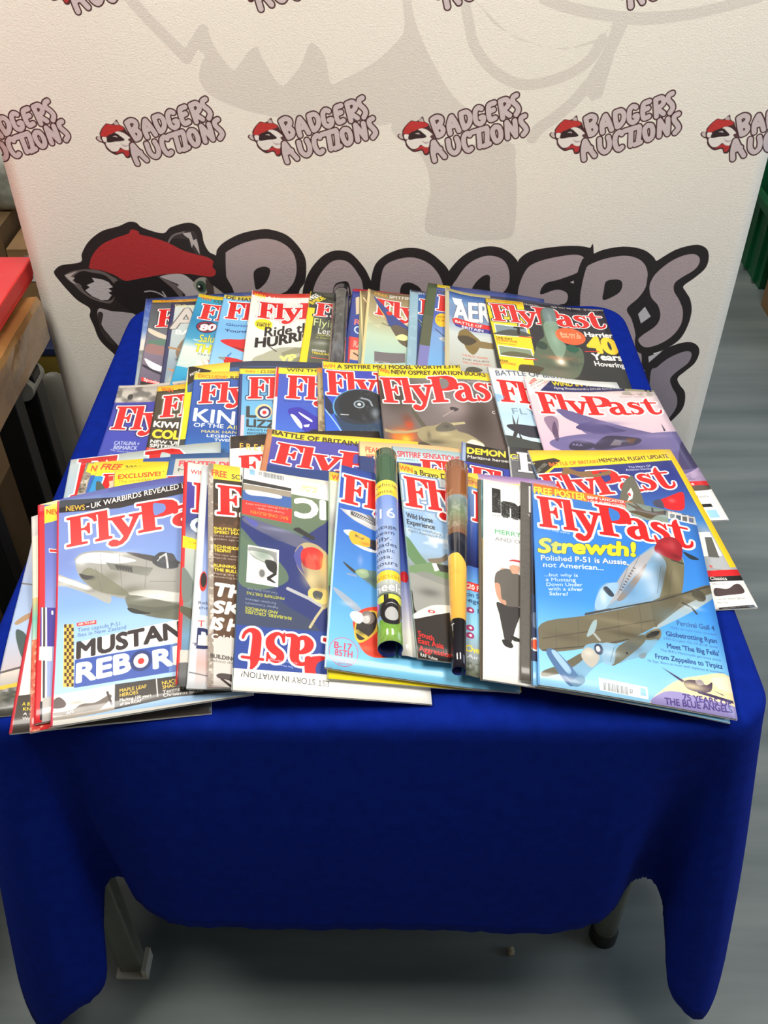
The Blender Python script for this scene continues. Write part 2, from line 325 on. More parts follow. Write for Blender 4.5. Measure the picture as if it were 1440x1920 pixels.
# ---------------------------------------------------------------- display banner
LOGO_AT = [(-260.8,3.2),(0,0),(256.8,-2.6),(507.4,-5),(760.8,-5.6),(1013.8,-4),(-50.7,-235),(233.2,-237.9),(520.3,-240.1),(801.5,-239),(-337,-234.6)]
LOGO = [('p',((174.2,1099.5),(174.3,1094.8),(179.2,1086.9),(187.2,1079.1),(190.5,1078.3),(198.4,1079.1),(207,1072.2),(208.9,1074.5),(211.1,1080),(217.6,1083.9),(221.8,1091.8),(231,1102.9),(230.2,1107.6),(222.7,1113.2),(220,1132.6),(212.1,1135),(206.9,1127.7),(195,1130.1),(186.1,1125.2),(180.7,1119.5),(178.2,1111.5),(170.8,1108.3),(166.1,1103.5),(168.5,1099.5)),(70,40,40),1,1),('p',((168,1101.9),(173.5,1098.7),(174.3,1102.7),(175.8,1107.5),(171.1,1106.7)),(205,190,185),1,1),('p',((201,1078.4),(206.5,1074.5),(209.5,1080),(207.6,1081.5)),(190,180,175),1,1),('p',((176.3,1094.8),(180.8,1086.9),(188.7,1079.5),(198.2,1080.3),(209.3,1080.7),(216,1083.9),(216,1087.8),(205.8,1090.9),(198.1,1093.3),(187.1,1099.6),(176.6,1099.5)),(190,52,48),1,1),('p',((177.1,1101.1),(182.9,1100.3),(185.7,1102.7),(184.7,1107.5),(178.9,1108.3)),(236,230,222),1,1),('p',((200.3,1094.1),(205.8,1090.9),(215,1093.3),(223.5,1099.7),(226.2,1102.9),(229.3,1103.7),(228.6,1107.6),(221.3,1111.6),(218.6,1122.1),(211.3,1122),(205.5,1118),(199.5,1123.6),(190.4,1124.4),(182.8,1117.1),(181.8,1109.9),(189.6,1107.5),(202.7,1106.8),(206.7,1102.8)),(232,226,218),1,1),('p',((186.3,1099.5),(193.6,1095.6),(201.9,1094.1),(207.7,1098),(214.6,1104.4),(209.2,1106.8),(199.3,1107.5),(185.2,1109.1)),(50,32,32),1,1),('p',((195.2,1099.6),(201.2,1098),(203.8,1101.2),(200.7,1100.4)),(190,180,180),1,1),('p',((221.2,1103.6),(227.3,1101.3),(230.1,1103.7),(226.8,1108.4),(222.2,1106.8)),(90,60,62),1,1),('p',((206.2,1110),(211.3,1113.2),(220.1,1114),(212.3,1116.4)),(190,170,175),1,1),('p',((203.2,1121.2),(206.8,1119.6),(212.9,1122),(218.5,1122.9),(217.9,1130.2),(212.6,1132.6),(208.9,1126.1),(202.3,1126.1),(195.5,1127.7)),(180,50,50),1,1),('s',((223.4,1077.6,6.1),(228.4,1090.9,6.1),(234.3,1103.4,6.1)),(62,30,32),1,1),('s',((223.5,1077.2,6.1),(230.8,1073.3,6.1),(237.6,1075.4,6.1),(237.8,1082.3,6.1),(230.4,1090.2,6.1)),(62,30,32),1,1),('s',((230.7,1090.2,6.1),(238.3,1089.2,6.1),(242.2,1094.6,6.1),(239.6,1100.9,6.1),(234.3,1103.4,6.1)),(62,30,32),1,1),('s',((254.4,1073.7,6.1),(251.4,1086.7,6.1),(254.1,1099.8,6.1)),(62,30,32),1,1),('s',((255.3,1073,6.1),(261.8,1082.3,6.1),(268.6,1095.4,6.1)),(62,30,32),1,1),('s',((253.3,1088.8,6.1),(262.7,1086,6.1)),(62,30,32),1,1),('s',((270.7,1068.7,6),(272.7,1079.5,6.1),(277.5,1091.1,6.1)),(62,30,32),1,1),('s',((270.9,1068,6),(279.4,1065.6,6),(285.1,1070.9,6),(285.8,1081,6.1),(281.5,1088.9,6.1),(277.5,1091.1,6.1)),(62,30,32),1,1),('s',((303.4,1060.3,6),(298.4,1058.9,6),(294.1,1063.8,6),(294.2,1072.4,6.1),(296.4,1081.3,6.1),(302.2,1084.6,6.1),(307.7,1080.8,6.1),(307.9,1073.9,6.1),(303.8,1074.6,6.1)),(62,30,32),1,1),('s',((324.1,1051.5,6),(316.3,1054.7,6),(315.1,1061.1,6),(316.9,1072.5,6),(320.2,1078.2,6.1),(327.3,1075.4,6.1)),(62,30,32),1,1),('s',((316.2,1065.3,6),(323.7,1062.2,6)),(62,30,32),1,1),('s',((333.9,1049.2,6),(336.7,1061.2,6),(339.9,1075.4,6.1)),(62,30,32),1,1),('s',((333.9,1049.2,6),(342.4,1046.1,6),(347,1049.9,6),(346.9,1056.2,6),(338.6,1063.3,6)),(62,30,32),1,1),('s',((338.6,1063.3,6),(350.8,1071.2,6)),(62,30,32),1,1),('s',((359.3,1039.5,6),(354.2,1042.9,6),(354.7,1049.9,6),(361.5,1056.3,6),(364.4,1062.7,6),(361.3,1069.8,6)),(62,30,32),1,1),('s',((226.3,1114.4,6.2),(225.9,1129.3,6.2),(229.3,1144.4,6.2)),(62,30,32),1,1),('s',((227.2,1113.7,6.2),(236.3,1126.4,6.2),(246.3,1138.4,6.2)),(62,30,32),1,1),('s',((227.3,1130.1,6.2),(237.9,1125.6,6.2)),(62,30,32),1,1),('s',((250.9,1111.5,6.2),(254.4,1126.4,6.2),(262.4,1132.7,6.2),(268.6,1127.2,6.2),(268.7,1117.5,6.2),(265,1107.9,6.1)),(62,30,32),1,1),('s',((286.8,1102.8,6.1),(282.8,1099.9,6.1),(277.5,1105,6.1),(277.5,1116.1,6.2),(281.7,1125.7,6.2),(286.6,1128.3,6.2),(290.8,1125,6.2)),(62,30,32),1,1),('s',((290.5,1098.4,6.1),(313.9,1091.5,6.1)),(62,30,32),1,1),('s',((301.3,1095.5,6.1),(303.1,1108.7,6.1),(304.9,1122.1,6.2)),(62,30,32),1,1),('s',((315.1,1093.4,6.1),(316.2,1105.8,6.1),(316.6,1119.1,6.2)),(62,30,32),1,1),('s',((311.8,1120.9,6.2),(320.7,1116.9,6.2)),(62,30,32),1,1),('s',((328.2,1089.8,6.1),(334.1,1090.5,6.1),(338.2,1098.6,6.1),(338.3,1108.8,6.1),(332.4,1113.3,6.2),(326.7,1105.9,6.1),(324.4,1095.6,6.1),(328.2,1089.8,6.1)),(62,30,32),1,1),('s',((350.5,1107.4,6.1),(348.5,1094.2,6.1),(347,1082.6,6.1)),(62,30,32),1,1),('s',((347,1082.6,6.1),(355.3,1092.8,6.1),(363.6,1103.8,6.1)),(62,30,32),1,1),('s',((363.6,1103.8,6.1),(362.2,1091.4,6.1),(360,1079.8,6.1)),(62,30,32),1,1),('s',((375.7,1072,6),(370.1,1075.5,6.1),(371.2,1082.7,6.1),(378,1090,6.1),(380.3,1095.8,6.1),(375.8,1102.4,6.1)),(62,30,32),1,1),('s',((223.4,1077.6,4.1),(228.4,1090.9,4.2),(234.3,1103.4,4.2)),(206,192,192),1,1),('s',((223.5,1077.2,4.1),(230.8,1073.3,4.1),(237.6,1075.4,4.1),(237.8,1082.3,4.2),(230.4,1090.2,4.2)),(206,192,192),1,1),('s',((230.7,1090.2,4.2),(238.3,1089.2,4.2),(242.2,1094.6,4.2),(239.6,1100.9,4.2),(234.3,1103.4,4.2)),(206,192,192),1,1),('s',((254.4,1073.7,4.1),(251.4,1086.7,4.2),(254.1,1099.8,4.2)),(206,192,192),1,1),('s',((255.3,1073,4.1),(261.8,1082.3,4.2),(268.6,1095.4,4.2)),(206,192,192),1,1),('s',((253.3,1088.8,4.2),(262.7,1086,4.2)),(206,192,192),1,1),('s',((270.7,1068.7,4.1),(272.7,1079.5,4.1),(277.5,1091.1,4.2)),(206,192,192),1,1),('s',((270.9,1068,4.1),(279.4,1065.6,4.1),(285.1,1070.9,4.1),(285.8,1081,4.1),(281.5,1088.9,4.2),(277.5,1091.1,4.2)),(206,192,192),1,1),('s',((303.4,1060.3,4.1),(298.4,1058.9,4.1),(294.1,1063.8,4.1),(294.2,1072.4,4.1),(296.4,1081.3,4.1),(302.2,1084.6,4.2),(307.7,1080.8,4.1),(307.9,1073.9,4.1),(303.8,1074.6,4.1)),(206,192,192),1,1),('s',((324.1,1051.5,4.1),(316.3,1054.7,4.1),(315.1,1061.1,4.1),(316.9,1072.5,4.1),(320.2,1078.2,4.1),(327.3,1075.4,4.1)),(206,192,192),1,1),('s',((316.2,1065.3,4.1),(323.7,1062.2,4.1)),(206,192,192),1,1),('s',((333.9,1049.2,4.1),(336.7,1061.2,4.1),(339.9,1075.4,4.1)),(206,192,192),1,1),('s',((333.9,1049.2,4.1),(342.4,1046.1,4.1),(347,1049.9,4.1),(346.9,1056.2,4.1),(338.6,1063.3,4.1)),(206,192,192),1,1),('s',((338.6,1063.3,4.1),(350.8,1071.2,4.1)),(206,192,192),1,1),('s',((359.3,1039.5,4.1),(354.2,1042.9,4.1),(354.7,1049.9,4.1),(361.5,1056.3,4.1),(364.4,1062.7,4.1),(361.3,1069.8,4.1)),(206,192,192),1,1),('s',((226.3,1114.4,4.2),(225.9,1129.3,4.2),(229.3,1144.4,4.3)),(206,192,192),1,1),('s',((227.2,1113.7,4.2),(236.3,1126.4,4.2),(246.3,1138.4,4.2)),(206,192,192),1,1),('s',((227.3,1130.1,4.2),(237.9,1125.6,4.2)),(206,192,192),1,1),('s',((250.9,1111.5,4.2),(254.4,1126.4,4.2),(262.4,1132.7,4.2),(268.6,1127.2,4.2),(268.7,1117.5,4.2),(265,1107.9,4.2)),(206,192,192),1,1),('s',((286.8,1102.8,4.2),(282.8,1099.9,4.2),(277.5,1105,4.2),(277.5,1116.1,4.2),(281.7,1125.7,4.2),(286.6,1128.3,4.2),(290.8,1125,4.2)),(206,192,192),1,1),('s',((290.5,1098.4,4.2),(313.9,1091.5,4.2)),(206,192,192),1,1),('s',((301.3,1095.5,4.2),(303.1,1108.7,4.2),(304.9,1122.1,4.2)),(206,192,192),1,1),('s',((315.1,1093.4,4.2),(316.2,1105.8,4.2),(316.6,1119.1,4.2)),(206,192,192),1,1),('s',((311.8,1120.9,4.2),(320.7,1116.9,4.2)),(206,192,192),1,1),('s',((328.2,1089.8,4.2),(334.1,1090.5,4.2),(338.2,1098.6,4.2),(338.3,1108.8,4.2),(332.4,1113.3,4.2),(326.7,1105.9,4.2),(324.4,1095.6,4.2),(328.2,1089.8,4.2)),(206,192,192),1,1),('s',((350.5,1107.4,4.2),(348.5,1094.2,4.2),(347,1082.6,4.1)),(206,192,192),1,1),('s',((347,1082.6,4.1),(355.3,1092.8,4.2),(363.6,1103.8,4.2)),(206,192,192),1,1),('s',((363.6,1103.8,4.2),(362.2,1091.4,4.2),(360,1079.8,4.1)),(206,192,192),1,1),('s',((375.7,1072,4.1),(370.1,1075.5,4.1),(371.2,1082.7,4.1),(378,1090,4.2),(380.3,1095.8,4.2),(375.8,1102.4,4.2)),(206,192,192),1,1)]
WATERMARK = [('s',((250.7,875.4,8.8),(264.3,893.6,8.9),(292.7,927.9,9),(337.8,976.5,9.2)),(219,213,203),1,1),('s',((337.8,976.5,8.5),(355,953.7,8.4),(369.6,936.2,8.3)),(219,213,203),1,1),('p',((362.9,934.5),(375.4,931.4),(382.7,957),(406.7,993.3),(417.7,990),(437.8,967),(452.4,961.2),(458,976.9),(483.2,1017.2),(501.9,1007.1),(521.2,983.7),(533.4,957.6),(543.9,957),(558.7,977.3),(566,1014.1),(584.1,1009.1),(634.6,984.2),(669.9,954.9),(683.7,932.6),(679.9,883.2),(693.4,883.2),(697.2,913.9),(719,964.8),(764.1,1035.3),(817.7,1081.3),(759.3,1095.6),(721.7,1075.6),(681.2,1070.1),(648.1,1080.7),(559.5,1080.4),(479.1,1069.4),(414.4,1055.1),(369.5,1034),(353.8,1009.9),(359.4,986.5),(366.5,973.3),(357.4,961.8)),(219,213,203),1,1),('p',((664.4,1076.6),(685.8,1060.1),(720.4,1081),(756.1,1115.1),(860.2,1109),(874.6,1150.4),(881.5,1204.8),(882.2,1266.5),(864.8,1281.2),(799.8,1283.5),(738.8,1273.5),(723.7,1261.3),(726,1223.1),(730.9,1186),(719.6,1141.1),(695,1114.9),(668.8,1097.7)),(219,213,203),1,1),('s',((775.5,895.7,7.9),(783,924.6,8),(795.2,961.9,8.2),(826.2,996.5,8.3),(865.2,1016.3,8.4),(902.8,1016.4,8.4),(950.9,1000.9,8.3),(980.9,977.8,8.2),(993.5,951.3,8.1)),(219,213,203),1,1),('p',((791.4,895.8),(821.4,928.4),(859.5,950.8),(913.7,963.4),(954.4,963.2),(982.1,956.9),(971.7,970.1),(999.9,940.2),(1009.4,923.7),(1028.6,918.3),(1030.7,931.1),(1016.7,970.3),(1005.9,1036.8),(990.2,1044.8),(975.4,1028.6),(976.9,1008.8),(996.2,970.2),(1006.8,932.8),(985.3,951.3),(938.5,966.2),(897,960.4),(846.7,943.3)),(219,213,203),1,0),('p',((905.5,889.2),(946.3,900),(1011.5,911),(1067.5,913),(1130.1,907.9),(1217,890.4),(1238.5,897.6),(1167.9,917.1),(1110.3,927.8),(1046.9,932.3),(1022.3,929.2),(948.6,918),(890.8,899.8)),(219,213,203),1,1),('s',((978.5,1020.7,9.2),(960.6,1044.7,9.3),(933.8,1069.2,9.4),(909.9,1085.8,9.5),(898.7,1102.7,9.5)),(219,213,203),1,1)]
BIGTYPE = [('p',((343.4,1311.8),(347.5,1300.3),(362.6,1286.1),(393.7,1270.7),(431.7,1262.7),(452.7,1264.5),(475.9,1273.7),(493.4,1292.1),(505.4,1315.1),(506.7,1338.4),(502.3,1365.1),(489.8,1389.4),(500.9,1436),(477.9,1527.6),(337.4,1527.4),(347.3,1416.9),(333.7,1367.8),(331.9,1338)),(40,34,34),1,1),('p',((360.8,1313.3),(364.5,1304.7),(391.6,1290.4),(424.6,1281.2),(451.3,1282.1),(471.9,1292.1),(485.5,1309.2),(489.2,1335.4),(483.3,1362.1),(467.9,1383.2),(456.1,1392.4),(473.9,1417.1),(468.5,1494.2),(358.6,1494),(356.2,1389.1),(357.7,1346.9)),(176,160,162),1,1),('p',((408.9,1347),(416.6,1338.2),(429.2,1334.7),(438.5,1338.3),(439.1,1347.1),(430.7,1365),(417,1378.6),(409.9,1380.1),(408.3,1368)),(40,34,34),1,1),('p',((493.6,1417.2),(498.8,1377.2),(511.8,1344.3),(532.3,1318),(551.8,1304.5),(570.8,1301.4),(589.4,1306.6),(607.9,1326.9),(621.1,1350.5),(631.5,1392.7),(635.7,1527.8),(477.9,1527.6)),(40,34,34),1,1),('p',((514.3,1398.6),(521.5,1368.2),(536.6,1341.4),(553.7,1323.9),(570.1,1319.6),(586.2,1325.4),(602,1347.5),(610.9,1377.4),(615.8,1494.4),(503.2,1494.2)),(176,160,162),1,1),('p',((553.6,1392.5),(557.2,1371.3),(568.5,1363.8),(584.9,1368.3),(585.9,1429.9),(552.1,1429.8)),(40,34,34),1,1),('p',((623.4,1374.4),(627.9,1347.5),(635,1327),(651.4,1311.1),(678.3,1299.1),(705.1,1296.9),(729.4,1304.1),(751.4,1321.4),(770,1344.9),(781.6,1393),(787.5,1528),(618.2,1527.8),(617.4,1405)),(40,34,34),1,1),('p',((641.3,1389.7),(644.3,1353.5),(651.3,1331.4),(670.3,1319.8),(697.3,1314.9),(721.7,1321.3),(741,1336),(755.5,1359.7),(762.2,1392.9),(765.8,1494.6),(638.9,1494.4)),(176,160,162),1,1),('p',((678.8,1392.8),(682,1371.5),(692.4,1364.9),(706.2,1368.6),(720.3,1383.7),(726.9,1430.1),(679,1430)),(40,34,34),1,1),('p',((764.9,1393),(766.2,1353.7),(773.7,1336),(794.3,1312.8),(820.4,1298.6),(844.2,1295.2),(866,1300.1),(886,1314.5),(898.7,1336.3),(909.3,1393.2),(915.7,1528.2),(770,1528)),(40,34,34),1,1),('p',((773.1,1389.9),(785.5,1356.8),(803.3,1330.3),(826.8,1315.8),(848.2,1313.5),(867.7,1321.7),(878.6,1339.2),(881.9,1362.9),(876.4,1381),(864.8,1391.6),(853.6,1390.1),(846.7,1377.9),(845,1353.9),(834.5,1352.4),(821.6,1364.3),(812.9,1380.9),(807.2,1405.3),(809.1,1494.7),(774.5,1494.6)),(176,160,162),1,1),('p',((893,1333.4),(899.6,1316),(919.9,1303.1),(959.3,1296),(996.5,1294.7),(1021.2,1299),(1030.8,1310.5),(1061.3,1528.4),(898.3,1528.1),(887.1,1393.2)),(40,34,34),1,1),('p',((900.1,1399.3),(901.6,1369),(910.1,1342.2),(922.4,1329.1),(948.4,1319),(988,1311.8),(1007,1313.3),(1016.2,1322),(1015.5,1336.6),(1003.4,1348.3),(974.8,1360.1),(948.3,1369.1),(942.3,1390.2),(969,1381.2),(985.9,1384.2),(993.9,1393.4),(991.6,1408.8),(973.5,1421.2),(967.5,1494.9),(907,1494.8)),(176,160,162),1,1),('p',((994.7,1366.2),(1001.1,1362.6),(1001.9,1369.2)),(205,198,196),1,0),('p',((1010.2,1325.5),(1021.1,1316.4),(1045.9,1303.5),(1081.1,1297.7),(1113.1,1301.9),(1134.3,1312.7),(1149.7,1331),(1168.5,1379.1),(1161.1,1406.6),(1176.4,1434.7),(1149,1480.8),(1188,1553),(1029.5,1552.8),(1007.3,1378.8)),(40,34,34),1,1),('p',((1019.1,1411.9),(1017.2,1378.8),(1020,1343.9),(1025.7,1332.1),(1053.2,1320.4),(1086.3,1315.2),(1111.4,1320.5),(1128.3,1333.6),(1137.4,1354.8),(1137.5,1379.1),(1127.6,1401),(1110,1423.3),(1122.6,1446),(1136.1,1480.7),(1153.7,1552.9),(1037.5,1552.8)),(176,160,162),1,1),('p',((1061.8,1403.7),(1060.2,1384.4),(1061.3,1366.7),(1074.2,1362.2),(1088,1364.1),(1093.2,1373.6),(1091.5,1385.8),(1081.8,1395.4)),(40,34,34),1,1),('p',((1138.5,1336.3),(1153.1,1323.2),(1178.7,1305.1),(1205.7,1296.2),(1222.5,1296.2),(1236.5,1305.2),(1242.4,1323.4),(1239.6,1341.8),(1224,1360.4),(1207.6,1376.5),(1213.5,1387.4),(1225.6,1404),(1233.4,1429.1),(1232.3,1460.5),(1222.8,1489.7),(1201,1510.5),(1176.9,1521),(1156.3,1522.4),(1141.2,1510.4),(1137.7,1474.9),(1164.3,1451.8),(1166.3,1434.7),(1145.1,1401),(1138.7,1379.1)),(40,34,34),1,1),('p',((1145.9,1384.6),(1144.7,1371),(1151.2,1352.2),(1171.4,1329.8),(1193.1,1316.8),(1211.6,1312.9),(1223.6,1318.1),(1227.3,1329.9),(1220.6,1344.4),(1201.6,1359),(1190.4,1371.1),(1192.4,1387.4),(1206.2,1406.7),(1217,1429.1),(1218.9,1457.6),(1206.2,1483.8),(1183.7,1501.5),(1158.8,1507.4),(1143.3,1492.5),(1149,1480.8),(1171,1460.4),(1176.2,1440.4),(1168.2,1417.8),(1152.6,1401.1)),(176,160,162),1,1),('p',((1132.9,1434.6),(1143.3,1419.1),(1158.4,1440.3),(1142,1455.2)),(200,196,198),1,0),('p',((1170,1556.1),(1174.7,1537.6),(1196.3,1513.5),(1224.6,1498.6),(1247.4,1496.2),(1262.4,1506.1),(1267.2,1522.6),(1262.5,1543.9),(1247.9,1562.3),(1236.4,1577.9),(1243.6,1593.7),(1258.2,1612.9),(1262.1,1645.4),(1251,1671.9),(1217.8,1716.1),(1190,1716.1),(1167,1584.2)),(40,34,34),1,1),('p',((1180.8,1571.6),(1190.6,1553),(1210.2,1531.6),(1233.7,1518),(1247.7,1516.5),(1253.5,1525.6),(1249.4,1543.8),(1230,1565.4),(1222.4,1581.1),(1230.1,1600.1),(1243.9,1622.6),(1247,1652),(1229.4,1688.8),(1204.2,1702.3)),(150,140,148),1,1),('p',((1169.1,1528.5),(1194.3,1516.5),(1172.8,1542.2)),(200,196,198),1,0),('p',((38,1349.8),(41.1,1341.8),(55.6,1332.6),(91.4,1326.6),(97.4,1310.4),(114.5,1287.2),(142.7,1267),(175.8,1257.1),(194,1249.2),(208.1,1250.2),(218.4,1259.7),(252.6,1269.8),(268.7,1258.6),(298.6,1250),(314.7,1253.7),(322.8,1265),(324.6,1287.7),(331.9,1305.7),(345.3,1316.1),(357.8,1355.9),(368.4,1394),(359.7,1473.7),(240.6,1580),(147.8,1557.9),(112.9,1518),(93.7,1489.5),(88.4,1458.6),(84.9,1438.5),(88.5,1421.4),(69.3,1404.6),(56,1385.1),(45.4,1366)),(40,34,34),1,1),('p',((57.2,1352.5),(72.6,1344.5),(100.7,1340.6),(127,1344.7),(144.7,1355.4),(153,1363.5),(146.4,1385.3),(134.5,1407.5),(121.3,1410.2),(97.7,1401.8),(80.5,1387.9),(69.1,1371.5),(59.1,1360.6)),(108,98,96),1,1),('p',((72.7,1355.3),(89.9,1344.6),(106.7,1347.3),(130.3,1352.7),(142.6,1366.2),(145.4,1377.1),(138.7,1399.1),(122.1,1406.1),(100.8,1399.1),(86.2,1385.2),(81.6,1371.5),(72.8,1366.1)),(34,28,28),1,1),('p',((87.7,1383.8),(97.9,1377),(92.5,1372.9),(108.9,1366.1),(105.7,1358),(123.7,1360.8),(135.1,1366.2),(141.7,1377.1),(132.4,1379.8),(138.8,1385.3),(130.8,1388),(136,1393.6),(127.7,1403.3),(114.8,1404.6),(98.9,1396.3)),(196,190,192),1,0),('p',((55.5,1352.5),(81.3,1344.6),(66.5,1355.3),(74.6,1358),(68.4,1363.3),(75.1,1372.9),(65.3,1366)),(196,186,180),1,0),('p',((106.3,1421.5),(130.7,1427.2),(160.7,1430.1),(234.9,1444.5),(247.5,1533.3),(167.1,1539.4),(135.1,1511.9),(120.8,1491),(108.3,1468.9),(103.9,1455.8),(100.3,1438.5)),(182,176,180),1,1),('p',((101.5,1432.8),(111.7,1432.8),(102,1461.6),(109.3,1470.3),(122.2,1496.9),(116.4,1499.9),(100.9,1473.3)),(60,52,52),1,1),('p',((107.1,1331.4),(116.3,1313),(137.6,1292.4),(164.3,1279.7),(190,1270.9),(194.7,1264.7),(201.1,1262.7),(209.9,1267.2),(211.4,1272.2),(232.1,1277.3),(259.4,1287.6),(286.2,1303),(311.8,1310.9),(328.2,1316.1),(337,1324),(334.4,1334.5),(339.1,1342.5),(336,1351.8),(323.3,1354.4),(289.4,1349),(249.8,1348.9),(198.7,1358.2),(168,1363.6),(150.1,1352.7),(127.3,1343.3),(105.9,1339.3)),(176,48,50),1,1),('p',((147.5,1366.2),(172.9,1363.6),(236.8,1352.9),(256.6,1369.2),(265,1380.1),(280.7,1410.5),(236.7,1433),(184.7,1438.7),(153.1,1415.9),(139.7,1393.6)),(30,24,26),1,1),('p',((234.1,1354.3),(257.2,1348.9),(279.3,1350.3),(296.8,1366.5),(313.9,1388.4),(315.3,1416.2),(280.3,1413.3),(267.1,1399.4),(275.9,1391.1),(261,1373.2),(266.4,1370.5),(247.9,1361)),(190,182,184),1,1),('p',((229.4,1352.9),(247.9,1361),(267.2,1373.3),(260.8,1374.6),(275.9,1391.1),(268.8,1388.3),(280.7,1410.5),(267.1,1399.4),(252.9,1377.3)),(105,95,95),1,0),('s',((200.3,1385.4,1.5),(214.3,1384.1,1.5),(230.7,1391,1.5),(242.6,1403.5,1.5)),(170,164,166),1,1),('s',((234.1,1385.5,1.5),(242.6,1403.5,1.5)),(170,164,166),1,1),('s',((221.1,1403.5,1.5),(242.6,1403.5,1.5)),(170,164,166),1,1),('p',((259.6,1286.3),(268.6,1274.9),(289.1,1266.1),(306,1264.9),(312.5,1270),(314.9,1287.7),(314.2,1310.9),(307.3,1308.3),(299.7,1292.8),(298.8,1282.6),(284.7,1280),(270.2,1280)),(60,54,54),1,1),('p',((288.6,1269.9),(303.3,1267.4),(306,1282.6),(312.3,1280.1),(313.9,1295.4),(314.2,1310.9),(308.7,1297.9),(304.9,1290.2),(301.4,1297.9),(299.1,1280),(292.6,1275)),(190,182,180),1,0),('s',((260.8,1286.3,1.7),(271.2,1273.6,1.7),(291.3,1267.4,1.7)),(120,112,110),1,1),('p',((293.6,1371.9),(302.9,1358.4),(318.1,1355.8),(325.1,1369.3),(319.3,1385.7),(306,1391.1)),(160,156,146),1,1),('e',308.2,1374.7,9.5,12.3,(60,88,70)),('e',306.8,1376.1,5,7.1,(28,28,30)),('e',304,1374.1,2.2,2.5,(230,228,220)),('p',((319,1358.5),(332.8,1377.5),(350.9,1394),(330.1,1399.5),(318.6,1391.2)),(75,62,58),1,1),('p',((331,1372),(351.2,1391.2),(330.8,1394)),(170,160,150),1,0),('e',206.5,1232.5,0,0,(40,34,34))]
BX0, BX1, BZ0, BZ1, BY = -.665, .636, .05, 2.10, 1.60
can = Canvas((BX1 - BX0) * 1000, (BZ1 - BZ0) * 1000, 1.5, (236, 231, 219))
def draw(c, ops, dx=0, dy=0):
    for op in ops:
        k, a = op[0], list(op[1:]); kw = a.pop() if isinstance(a[-1], dict) else {}
        if dx or dy:
            if k in 'ps': a[0] = [(q[0] + dx, q[1] + dy) + tuple(q[2:]) for q in a[0]]
            elif k == 'e': a[0] += dx; a[1] += dy
        OPS[k](c, *a, **kw)
draw(can, WATERMARK)
for dx, dy in LOGO_AT: draw(can, LOGO, dx, dy)
draw(can, BIGTYPE)
ban_m = print_mat('printed_banner_fabric', can.image('banner_graphic'), .62, bump=(420, .25))
ban = thing('display_banner', ((BX0 + BX1) / 2, BY, 0), 'tall white roll-up display banner printed with badger emblem and bubble lettering', 'banner')
NX, NZ = 60, 30; V = []; UV = []; F = []
for j in range(NZ + 1):
    for i in range(NX + 1):
        u = i / NX; z = BZ0 + (BZ1 - BZ0) * j / NZ; x = BX0 + (BX1 - BX0) * u
        V.append((x - (BX0 + BX1) / 2, .0022 * math.sin(u * 23) * (.4 + .6 * j / NZ) + .003 * math.sin(u * 7 + 1) , z)); UV.append((u, j / NZ))
for j in range(NZ):
    for i in range(NX): a = j * (NX + 1) + i; F.append((a, a + 1, a + NX + 2, a + NX + 1))
o = mesh('graphic_panel', V, F, [ban_m], ban, smooth=True, uv=UV); md = o.modifiers.new('thickness', 'SOLIDIFY'); md.thickness = .0008; md.offset = 1
alu = mat('brushed_aluminium', (170, 170, 172), .35, .9)
hw = (BX1 - BX0) / 2
part('base_cassette', B(-hw - .02, hw + .02, -.01, .09, 0, .075), alu, ban, bevel=.008)
part('top_rail', B(-hw, hw, -.008, .012, 2.095, 2.12), alu, ban, bevel=.003)
part('support_pole', cyl(bmesh.new(), (0, .05, .075), (0, .02, 2.1), .008), alu, ban, smooth=True)

# ---------------------------------------------------------------- table and cloth
TX0, TX1, TY0, TY1, TZ = -.466, .410, .605, 1.522, .729
tab = thing('folding_table', (-.03, 1.04, 0), 'square folding table with grey legs hidden under the blue cloth', 'table')
def rrect(x0, x1, y0, y1, r, n=8):
    out = []
    for cx, cy, a0 in ((x1 - r, y0 + r, -90), (x1 - r, y1 - r, 0), (x0 + r, y1 - r, 90), (x0 + r, y0 + r, 180)):
        for k in range(n + 1):
            a = math.radians(a0 + 90 * k / n); out.append((cx + r * math.cos(a), cy + r * math.sin(a)))
    return out
def L(x, y): return (x + .03, y - 1.04)
rim = [L(*q) for q in rrect(TX0 + .004, TX1 - .004, TY0 + .004, TY1 - .004, .058)]
n = len(rim); V = [(x, y, TZ - .028) for x, y in rim] + [(x, y, TZ - .007) for x, y in rim]
F = [tuple(range(n, 2 * n)), tuple(range(n - 1, -1, -1))] + [(i, (i + 1) % n, n + (i + 1) % n, n + i) for i in range(n)]
mesh('tabletop', V, F, [mat('table_laminate', (170, 165, 155), .5, noise=((20, 20, 20), (160, 155, 145), .4, .6))], tab)
legm = mat('grey_painted_leg', (122, 124, 112), .45, .1, noise=((30, 30, 6), (108, 110, 100), .4, .6)); capm = mat('white_foot_cap', (205, 204, 190), .5, bump=(50, .1)); ferm = mat('black_rubber_ferrule', (28, 30, 30), .6)
def leg_flat(x, y):
    lx, ly = L(x, y); l = part('leg', B(lx - .019, lx + .019, ly - .012, ly + .012, .006, TZ - .03), legm, tab, bevel=.003); l['label'] = 'flat rectangular grey leg'
    bm = bmesh.new(); box(bm, lx - .024, lx + .027, ly - .02, ly + .018, 0, .007); box(bm, lx + .0195, lx + .027, ly - .02, ly + .018, .007, .03); part('foot_cap', bm, capm, l)
def leg_round(x, y):
    lx, ly = L(x, y); l = part('leg', cyl(bmesh.new(), (lx, ly, .006), (lx, ly, TZ - .03), .019), legm, tab, smooth=False); l['label'] = 'round grey leg'
    for p in l.data.polygons: p.use_smooth = len(p.vertices) == 4
    f = part('ferrule', cyl(cyl(bmesh.new(), (lx, ly, 0), (lx, ly, .022), .0225), (lx, ly, .022), (lx, ly, .03), .0225, .0195), ferm, l)
